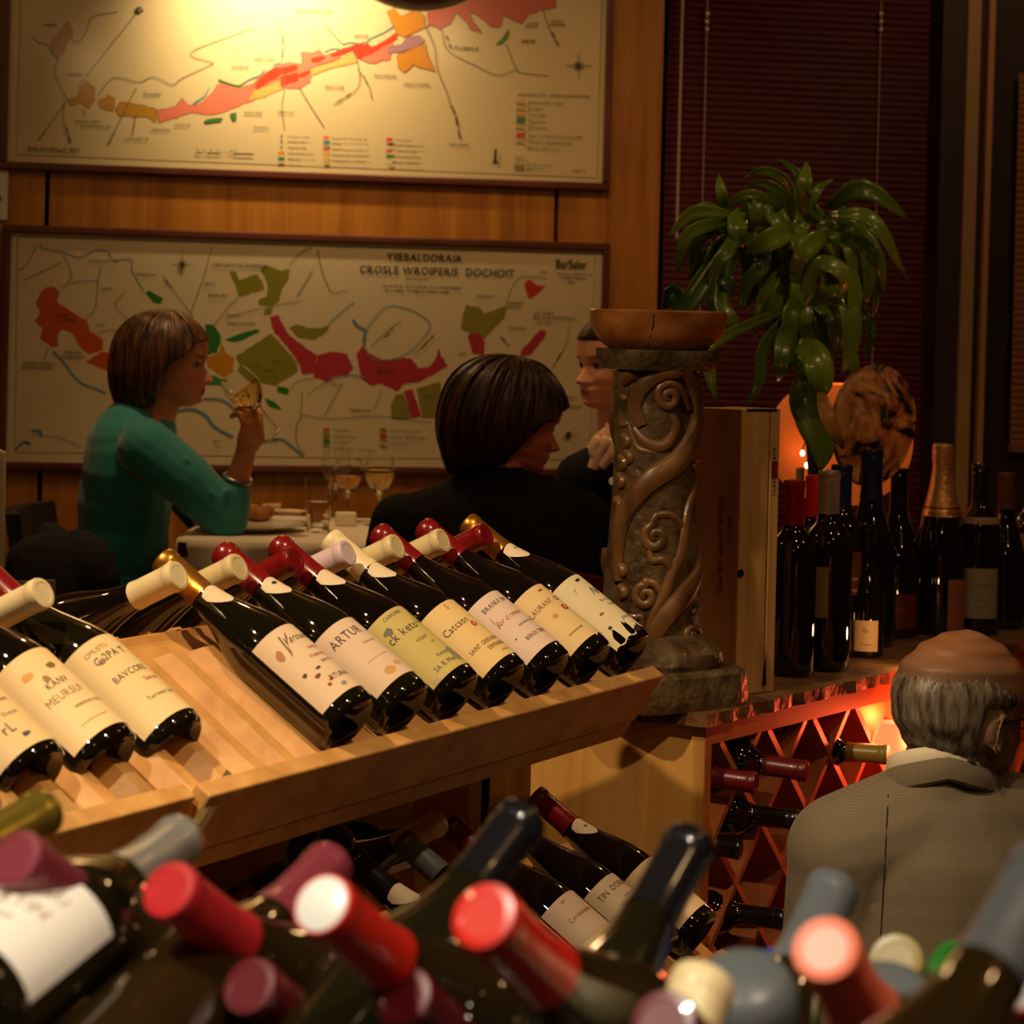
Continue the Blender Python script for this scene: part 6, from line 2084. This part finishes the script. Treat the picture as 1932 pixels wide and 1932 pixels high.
# glasses
fr = MB()
for sy in (-1, 1):
    a = HM4 @ (Vector((-.03, sy * .365, .475)) * H4) - w4o; b_ = HM4 @ (Vector((.40, sy * .30, .50)) * H4) - w4o
    fr.tube([a + (HM4.to_3x3() @ Vector((-.010, 0, -.018))), a, b_], .0018, 6)
    c = HM4 @ (Vector((.44, sy * .15, .47)) * H4) - w4o
    rim = [c + HM4.to_3x3() @ Vector((0, .024 * cos(t), .019 * sin(t))) for t in [2 * pi * i / 20 for i in range(21)]]
    fr.tube(rim, .0014, 6, cap=False)
fr.tube([HM4 @ (Vector((.445, -.05, .48)) * H4) - w4o, HM4 @ (Vector((.455, .05, .48)) * H4) - w4o], .0014, 6)
fr.build('glasses_frame', M_black, w4)
# suit: fine check
M_suit, nt, b = newmat('grey_check_suit')
setb(b, rough=.85, sheen=.15)
tc = nt.nodes.new('ShaderNodeTexCoord')
prev = None
for dr, sc in (('X', 420), ('Z', 420), ('X', 90), ('Z', 90)):
    w_ = nt.nodes.new('ShaderNodeTexWave'); w_.bands_direction = dr; w_.inputs['Scale'].default_value = sc; w_.inputs['Distortion'].default_value = 1.2; w_.inputs['Detail'].default_value = 2
    nt.links.new(tc.outputs['Object'], w_.inputs['Vector'])
    if prev is None: prev = w_.outputs['Fac']
    else:
        a_ = nt.nodes.new('ShaderNodeMath'); a_.operation = 'ADD'
        nt.links.new(prev, a_.inputs[0]); nt.links.new(w_.outputs['Fac'], a_.inputs[1]); prev = a_.outputs[0]
r1 = nt.nodes.new('ShaderNodeMapRange'); r1.inputs['From Min'].default_value = .6; r1.inputs['From Max'].default_value = 3.4
nt.links.new(prev, r1.inputs['Value'])
mx = nt.nodes.new('ShaderNodeMixRGB'); mx.inputs[1].default_value = (*srgb(98, 90, 74), 1); mx.inputs[2].default_value = (*srgb(134, 124, 103), 1)
nt.links.new(r1.outputs[0], mx.inputs[0]); nt.links.new(mx.outputs['Color'], b.inputs['Base Color'])
jk = MB()
jk.ell(P(1765, 1600, Y4), (.155, .105, .12))
for i_ in range(14):
    f_ = i_ / 13
    cz_ = P(1766, 1660, Y4) * (1 - f_) + (hip4 + UPZ * .02) * f_
    jk.ell(cz_, (.196 - .012 * sin(pi * f_), .125 + .03 * f_, .13))
jk.capsule(P(1740, 1560, Y4), .095, sl4, .082); jk.capsule(P(1800, 1560, Y4), .09, sr4, .082); jk.capsule(P(1762, 1500, Y4 - .015), .062, P(1768, 1560, Y4), .08)
jk.capsule(sl4 - UPZ * .005, .080, e4l, .066); jk.capsule(sr4, .080, e4r, .066); jk.capsule(e4l, .064, w4l, .05); jk.capsule(e4r, .064, w4r, .05)
jk.ell(hip4, (.20, .16, .16))
o_ = addobj('jacket', remeshed(jk, 'jacket', .0060, 12), M_suit, w4); o_.location = -w4o
seam = [P(x, y, 1) for x, y in ((0, 0),)]
sp_ = []
for i in range(16):
    y = 1500 + 420 * i / 15
    d_ = P(1676 - 22 * i / 15, y, 1.0) - Vector((0, 0, CZ)); d_.normalize()
    hit = o_.ray_cast(Vector((0, 0, CZ)) - o_.location - w4o, d_) if False else None
    sp_.append((y, d_))
from mathutils.bvhtree import BVHTree
bv = BVHTree.FromPolygons([tuple(v.co) for v in o_.data.vertices], [tuple(p.vertices) for p in o_.data.polygons])
pts_ = []
for y, d_ in sp_:
    h_ = bv.ray_cast(Vector((0, 0, CZ)), d_)
    if h_[0] is not None: pts_.append(h_[0] - w4o)
MB().tube(pts_, .0012, 6).build('back_seam', mat('dark_thread', srgb(40, 36, 30), .9), w4)
jc = MB()
ring = []
for i in range(25):
    t = -1.95 + 3.9 * i / 24
    cc = P(1772, 1444, Y4) + Vector((sin(t) * .079, -cos(t) * .070, .010 * cos(t) - .030 * abs(t) / 1.9 * 1.2)) - w4o
    ring.append(cc)
jc.tube(ring, [.019 if 2 < i < 22 else .012 for i in range(25)], 10, [(sin(-1.95 + 3.9 * i / 24), -cos(-1.95 + 3.9 * i / 24), .25) for i in range(25)], .45)
jc.build('jacket_collar', M_suit, w4)
sc_ = MB()
ring = []
for i in range(25):
    t = -1.8 + 3.6 * i / 24
    ring.append(P(1776, 1422, Y4) + Vector((sin(t) * .073, -cos(t) * .066, .012 * cos(t) - .022 * abs(t) / 1.9)) - w4o)
sc_.tube(ring, .014, 10, [(sin(-1.8 + 3.6 * i / 24), -cos(-1.8 + 3.6 * i / 24), .1) for i in range(25)], .4)
sc_.build('shirt_collar', mat('white_shirt', srgb(230, 222, 200), .7), w4)
tr = MB(); tr.ell(hip4, (.185, .15, .13)); legs(tr, hip4, (.3, 1, 0), 0, .085)
o_ = addobj('trousers', remeshed(tr, 'trousers', .010, 4), mat('grey_trousers', srgb(70, 64, 54), .85), w4); o_.location = -w4o


# ------------------------------------------------------------------ chairs
def chair(label, seatc, fwd, zf, m, wm, w=.42, bh=.50, group=None, top_extra=0.0, nails=None, cat='chair'):
    f = Vector(fwd).normalized(); s = UPZ.cross(f)
    r = thing('dining_chair', label, cat, Vector((seatc[0], seatc[1], zf)), group=group)
    M3 = (s, f, UPZ)
    bevel(MB().box((0, 0, .445), w, .42, .07, M3).build('seat', m, r), .02, 3)
    # curved backrest
    vs = []; fs = []
    nx, nz = 14, 8
    for side in (0, 1):
        for i in range(nx + 1):
            u = -1 + 2 * i / nx
            for j in range(nz + 1):
                z = .50 + (bh + top_extra * (1 - u * u)) * j / nz
                y = -.205 - .05 * (j / nz) - .035 * (1 - u * u) + (.03 if side else 0)
                vs.append(s * (u * w / 2) + f * y + UPZ * z)
    q = (nx + 1) * (nz + 1)
    for i in range(nx):
        for j in range(nz):
            a = i * (nz + 1) + j
            fs += [(a, a + nz + 1, a + nz + 2, a + 1), (q + a, q + a + 1, q + a + nz + 2, q + a + nz + 1)]
    for i in range(nx):
        for j in (0, nz):
            a = i * (nz + 1) + j
            fs.append((a, a + q, a + q + nz + 1, a + nz + 1) if j == 0 else (a, a + nz + 1, a + q + nz + 1, a + q))
    for i in (0, nx):
        for j in range(nz):
            a = i * (nz + 1) + j
            fs.append((a, a + 1, a + q + 1, a + q) if i == 0 else (a, a + q, a + q + 1, a + 1))
    MB().add(vs, fs).build('backrest', m, r, sharp=50)
    for (x, y) in ((-1, -1), (1, -1), (-1, 1), (1, 1)):
        p = s * (x * (w / 2 - .03)) + f * (y * .18)
        MB().tube([p + f * (y * .02), p + UPZ * .42], .018, 8).build('leg', wm, r)
    return r


M_redleather = mat('oxblood_leather', srgb(112, 20, 12), .35, coat=.3, bump=.1, bscale=30)
M_darkwood = mat('dark_chair_wood', srgb(50, 26, 16), .4)
M_creamcloth = mat('cream_chair_cover', srgb(206, 190, 160), .8, bump=.2, bscale=14)
r_ = chair('oxblood leather dining chair with brass studs under the woman in black', (P(1030, 1000, 4.9).x, 4.98), (.1, 1, 0), .44, M_redleather, M_darkwood, w=.42, bh=.235, top_extra=.03)
for i in range(7):
    u = -.9 + 1.8 * i / 6
    MB().ell(UPZ.cross(Vector((.1, 1, 0)).normalized()) * (u * .2) + Vector((.1, 1, 0)).normalized() * (-.225 - .035 * (1 - u * u) - .035) + UPZ * (.60), (.006, .006, .012), 8, 6).build('brass_stud', M_brass, r_)
chair('dark dining chair behind the woman in teal, under the black jacket', (P(215, 1000, 5.45).x + .05, 5.45), (1, 0, 0), .44, M_black, M_darkwood, w=.40, bh=.30)
chair('chair of the woman in the dark blazer beside the column', (P(1200, 1000, 5.35).x, 5.35), (-1, .1, 0), .44, M_redleather, M_darkwood, w=.40, bh=.26)
chair('cream covered chair back cut by the left edge of the picture', (P(-112, 900, 5.2).x, 5.42), (-.1, 1, 0), .44, M_creamcloth, M_darkwood, w=.235, bh=.44, top_extra=.03)
chair('brown padded chair back beyond the left end of the wine rack', (P(-150, 1100, 4.2).x - .05, 4.35), (-.3, 1, 0), .40, mat('taupe_leather', srgb(120, 88, 64), .45), M_darkwood, w=.46, bh=.32)
# stool under the man
sb = thing('stool', 'low dark stool carrying the man in the grey suit', 'stool', (hip4.x, hip4.y, 0))
MB().lathe([(0, .36), (.17, .36), (.18, .38), (.17, .405), (0, .405)], 32).build('seat', M_darkwood, sb)
for k in range(4):
    a = pi / 4 + k * pi / 2
    MB().tube([(.16 * cos(a), .16 * sin(a), 0), (.12 * cos(a), .12 * sin(a), .37)], .014, 8).build('leg', M_darkwood, sb)

# black coat bunched over the chair back at the left
cb = P(120, 1090, 5.15)
ct_ = MB()
ct_.ell(P(160, 1078, 5.22), (.072, .06, .085)); ct_.ell(P(62, 1066, 5.24), (.062, .05, .062)); ct_.ell(P(95, 1003, 5.28), (.030, .03, .022)); ct_.ell(P(110, 1130, 5.22), (.115, .07, .15))
ct_.capsule(P(60, 1050, 5.24), .045, P(110, 1025, 5.27), .035); ct_.capsule(P(150, 1010 + 30, 5.23), .05, P(185, 1090, 5.22), .05); ct_.ell(P(110, 1230, 5.24), (.10, .07, .16))
coat = thing('black_coat', 'black coat bunched over the chair behind the woman in teal', 'coat', cb)
o_ = addobj('coat_cloth', remeshed(ct_, 'coat_cloth', .006, 4), mat('black_wool', (.008, .008, .010), .9, bump=.5, bscale=14), coat); o_.location = -cb

# ------------------------------------------------------------------ dining table
TZ = 1.205
tb = thing('dining_table', 'rectangular dining table under the white cloth between the women', 'table', (P(560, 1000, 5.4).x, 5.4, .44))
tx0, tx1, ty0, ty1 = P(345, 1000, 5.3).x, P(905, 1000, 5.3).x, 5.14, 5.80
MB().box((( tx0 + tx1) / 2 - tb.location.x, (ty0 + ty1) / 2 - 5.4, TZ - .44 - .022), tx1 - tx0 - .02, ty1 - ty0 - .02, .03).build('tabletop', M_darkwood, tb, smooth=False)
for sx in (tx0 + .06, tx1 - .06):
    for sy in (ty0 + .06, ty1 - .06):
        MB().box((sx - tb.location.x, sy - 5.4, (TZ - .48) / 2), .05, .05, TZ - .48).build('leg', M_darkwood, tb, smooth=False)
cl = thing('tablecloth', 'white tablecloth hanging over the edges of the dining table', 'tablecloth', ((tx0 + tx1) / 2, (ty0 + ty1) / 2, TZ))
vs = []; fs = []
hw, hd_ = (tx1 - tx0) / 2, (ty1 - ty0) / 2
per = []
for i in range(120):
    a = 2 * pi * i / 120
    c, s = cos(a), sin(a)
    k = 1 / max(abs(c), abs(s)) if False else 1 / ((abs(c) ** 14 + abs(s) ** 14) ** (1 / 14))
    per.append((hw * k * c, hd_ * k * s, a))
vs.append(Vector((0, 0, 0)))
LV_ = [(.5, 0, 0), (.95, 0, 0), (1.0, -.003, 0), (1.005, -.02, .3), (1.01, -.10, 1), (1.015, -.20, 1), (1.02, -.30, 1)]
for (k, z, w_) in LV_:
    for (x, y, a) in per:
        wv = w_ * .012 * sin(a * 17) * (1 + z * -3)
        L = math.hypot(x, y)
        vs.append(Vector((x * k + x / L * wv, y * k + y / L * wv, z + .0005)))
n = 120
for i in range(n): fs.append((0, 1 + i, 1 + (i + 1) % n))
for l in range(len(LV_) - 1):
    for i in range(n):
        j = (i + 1) % n
        fs.append((1 + l * n + i, 1 + (l + 1) * n + i, 1 + (l + 1) * n + j, 1 + l * n + j))
o_ = MB().add(vs, fs).build('cloth', M_cloth, cl, sharp=0)


def TP(px, py):
    return PT(px, py, TZ + .001)


# tumbler of water
tb_ = TP(600, 1003)
tum = thing('water_glass', 'straight tumbler half full of water on the white tablecloth', 'glass', tb_)
MB().lathe([(0, 0), (.0255, 0), (.0335, .122), (.0322, .122), (.0246, .010), (0, .010)], 36).build('tumbler', M_clear, tum)
MB().lathe([(0, .0105), (.0243, .0105), (.0282, .068), (0, .068)], 36).build('water', M_water, tum)
wine_glass('wine glass with pale wine standing right of the tumbler', TP(714, 992), UPZ, .165, .037, .62, group='glasses on the dining table')
wine_glass('wine glass with amber wine behind the tumbler', TP(655, 985), UPZ, .150, .036, .50, clear_glass('amber_wine', (1.0, .45, .08), 0, 1.3), group='glasses on the dining table')
wine_glass('empty wine glass with tall rim behind the amber one', TP(632, 975), UPZ, .168, .036, 0, group='glasses on the dining table')
# plates, bread, shell dish, folded napkin
M_china = mat('white_china', srgb(232, 224, 204), .15, coat=.6)
for (px, py, r, lab) in ((470, 1000, .125, 'large white dinner plate beside the elbow of the woman in teal'), (545, 990, .06, 'small white side dish with brown sauce left of the tumbler')):
    p = TP(px, py)
    pl2 = thing('plate', lab, 'plate', p)
    MB().lathe([(0, .001), (r * .6, .001), (r * .62, .003), (r, .014), (r, .016), (r * .62, .0065), (0, .005)], 40).build('dish', M_china, pl2)
bread = thing('bread_roll', 'torn brown bread roll on the dinner plate', 'bread', TP(487, 992) + UPZ * .012)
bm = MB(); bm.ell((0, 0, .016), (.030, .024, .018)); bm.ell((.018, .006, .020), (.020, .018, .016)); bm.ell((-.014, .0, .024), (.018, .016, .014))
addobj('crust', remeshed(bm, 'crust', .003, 3), mat('bread_crust', srgb(166, 104, 44), .7, noise=.35, nscale=50, bump=.4, bscale=60), bread)
stick = thing('cork', 'pale wine cork lying beside the bread roll', 'cork', TP(512, 975) + UPZ * .022)
MB().tube([(-.022, 0, 0), (.022, .004, .003)], .009, 14).build('cork_body', mat('cork', srgb(196, 156, 96), .8, noise=.2, nscale=90), stick)
sh = thing('oyster_shell', 'pale oyster shell on the small side dish', 'shell', TP(545, 984) + UPZ * .016)
MB().lathe([(0, .0), (.020, .002), (.040, .010), (.041, .011), (.02, .004), (0, .003)], 24, Matrix.Scale(.7, 4, (0, 1, 0)), rfun=lambda a, z: 1 + .08 * sin(5 * a)).build('shell_half', mat('shell', srgb(230, 210, 176), .3, noise=.2, nscale=40), sh)
nap = thing('napkin', 'folded white napkin right of the tumbler', 'napkin', TP(652, 992))
bevel(MB().box((0, 0, .016), .048, .03, .032).build('folded_cloth', M_cloth, nap), .004)

# ------------------------------------------------------------------ foreground bottles on the near display
M_gf = mat('olive_brown_glass', (0.03, 0.017, 0.004), 0.05, coat=1.0, coatr=0.03, trans=.25, ior=1.45)
M_gf2 = mat('green_wine_glass', (0.010, 0.009, 0.003), 0.05, coat=1.0, coatr=0.03)
dc = thing('display_counter', 'dark wooden display counter under the blurred foreground bottles', 'counter', (0, 1.38, 0))
MB().box((.05, -.13, 1.115), 1.5, .76, .04).build('counter_top', M_darkwood, dc, smooth=False)
for yy, zz in ((-.36, 1.155), (-.20, 1.165), (-.05, 1.175), (.12, 1.19)):
    MB().box((.05, yy, zz), 1.44, .05, .08 if zz < 1.17 else .10).build('cradle_rail', M_darkwood, dc, smooth=False)
MB().box((.05, -.13, .55), 1.4, .68, 1.09).build('counter_body', M_darkwood, dc, smooth=False)


def fg(px, py, Y, ax, label, near=True, kind='burgundy', sc=1.0, **k):
    tip = P(px, py, Y)
    a = Vector(ax).normalized()
    xh = UPZ if near else UPZ
    g = k.pop('glass', M_gf)
    return bottle('wine_bottle', label, tip - a * .3008 * sc, a, xh, kind, g, scale=sc, group='blurred foreground bottles, necks away' if near else 'blurred foreground bottles, necks toward the viewer', **k)


NA = (.45, .74, .44)
wl = dict(z=(.018, .118), half=80, bg=srgb(250, 246, 232), marks=[('CHATEAU', 0, .088, .010, srgb(190, 170, 140)), ('MARTIN', 0, .066, .012, srgb(180, 150, 120)), ('romisous', 0, .05, .006, GI)], blobs=[(-.01, .034, .05, .018, srgb(170, 180, 176))])
fg(82, 1532, 1.62, (.40, .90, .16), 'blurred bottle with yellow gold capsule at the far left', cap=M_foil_gold2, capz=.205)
fg(340, 1583, 1.55, (.28, .95, .12), 'blurred bottle with silver capsule and a bright white label', cap=M_cap_silver, capz=.205, spec=wl, glass=M_gf2)
fg(622, 1632, 1.55, (.37, .90, .24), 'blurred bottle with mauve capsule left of the tall bare neck', cap=M_cap_mauve, capz=.215)
fg(985, 1545, 1.50, (.465, .734, .496), 'blurred dark bottle with bare black neck rising in the middle foreground', cap=M_cap_black, glass=M_gf2)
fg(1302, 1590, 1.46, (.40, .74, .50), 'blurred dark bottle with bare black neck rising right of the middle', cap=M_cap_black, glass=M_gf2)
fg(1572, 1676, 1.50, (.38, .78, .46), 'blurred bottle with slate grey capsule in front of the grey jacket', cap=M_cap_grey, capz=.215)
fg(1975, 1640, 1.06, (.50, .66, .50), 'strongly blurred grey necked bottle at the right edge', cap=M_cap_grey)
FA = (-.42, -.72, .55)
fg(28, 1618, 1.34, FA, 'blurred maroon capsule pointing at the viewer at the left edge', False, cap=M_cap_mauve, capz=.225)
fg(318, 1678, 1.34, FA, 'blurred dark red capsule with bright red end in front of the silver one', False, cap=mat('crimson_capsule', srgb(190, 40, 44), .3), capz=.225)
fg(607, 1706, 1.24, FA, 'blurred red capsule with white lit round end', False, cap=M_cap_red2, capz=.225,
   extra=lambda r: MB().lathe([(0, .3022), (.0135, .3020), (.0150, .3012), (.0150, .3006), (0, .3006)], 28).build('cap_disc', mat('white_cap_disc', srgb(240, 244, 236), .3), r))  # white disc paints the light on the capsule's end face
fg(912, 1728, 1.14, FA, 'blurred bright red capsule with round orange end in the middle foreground', False, cap=M_cap_red2, capz=.225)
fg(1557, 1790, 1.16, (-.34, -.74, .58), 'blurred salmon red capsule in front of the grey jacket', False, cap=M_cap_pink, capz=.215)
fg(1906, 1848, 1.10, (-.20, -.70, .62), 'blurred red capsule with white end in the lower right corner', False, cap=M_cap_red2, capz=.225,
   extra=lambda r: MB().lathe([(0, .3022), (.0135, .3020), (.0150, .3012), (.0150, .3006), (0, .3006)], 28).build('cap_disc', bpy.data.materials['white_cap_disc'], r))  # same white disc for the light on the end
fg(1790, 1822, 1.50, (-.65, -.45, .40), 'blurred green capsule lying behind the lower right corner', False, cap=M_cap_green, capz=.225)
fg(1690, 1812, 1.48, (-.3, -.75, .45), 'blurred gold capsule between the salmon and green ones', False, cap=M_cap_olive)
fg(1822, 1806, 1.62, (-.3, -.6, .6), 'blurred dark red domed capsule above the green one', False, cap=M_cap_maroon, dome=True)
fg(1405, 1866, 1.30, (-.1, -.50, .85), 'blurred grey domed capsule at the bottom edge left of the salmon one', False, cap=M_cap_grey, dome=True, sc=1.7)
fg(1672, 1892, 1.28, (-.05, -.50, .85), 'blurred grey domed capsule at the bottom edge right of the salmon one', False, cap=M_cap_grey, dome=True, sc=1.7)
fg(1330, 1850, 1.22, (.30, .6, .55), 'blurred bottle with a cream capsule low in the right foreground', cap=M_cap_cream)
fg(1470, 1820, 1.55, (.2, .7, .5), 'blurred bottle with a blue capsule beside the slate grey one', cap=mat('royal_blue_capsule', srgb(30, 60, 150), .35))
# a second row below fills the display
rf = random.Random(21)
for i, (px, py, Y) in enumerate(((180, 1830, 1.42), (470, 1860, 1.34), (760, 1880, 1.28), (1100, 1890, 1.22), (1250, 1930, 1.16), (1800, 1960, 1.12))):
    fg(px, py, Y, FA, ('blurred dark bottle low in the foreground under the %s' % ('silver capped bottle', 'crimson capsule', 'white ended red capsule', 'bright red capsule', 'second bare neck', 'gold capsule')[i]), False, cap=(M_cap_olive, M_cap_maroon, M_cap_maroon, M_cap_cream, M_cap_maroon, M_cap_mauve)[i], glass=M_gf2)
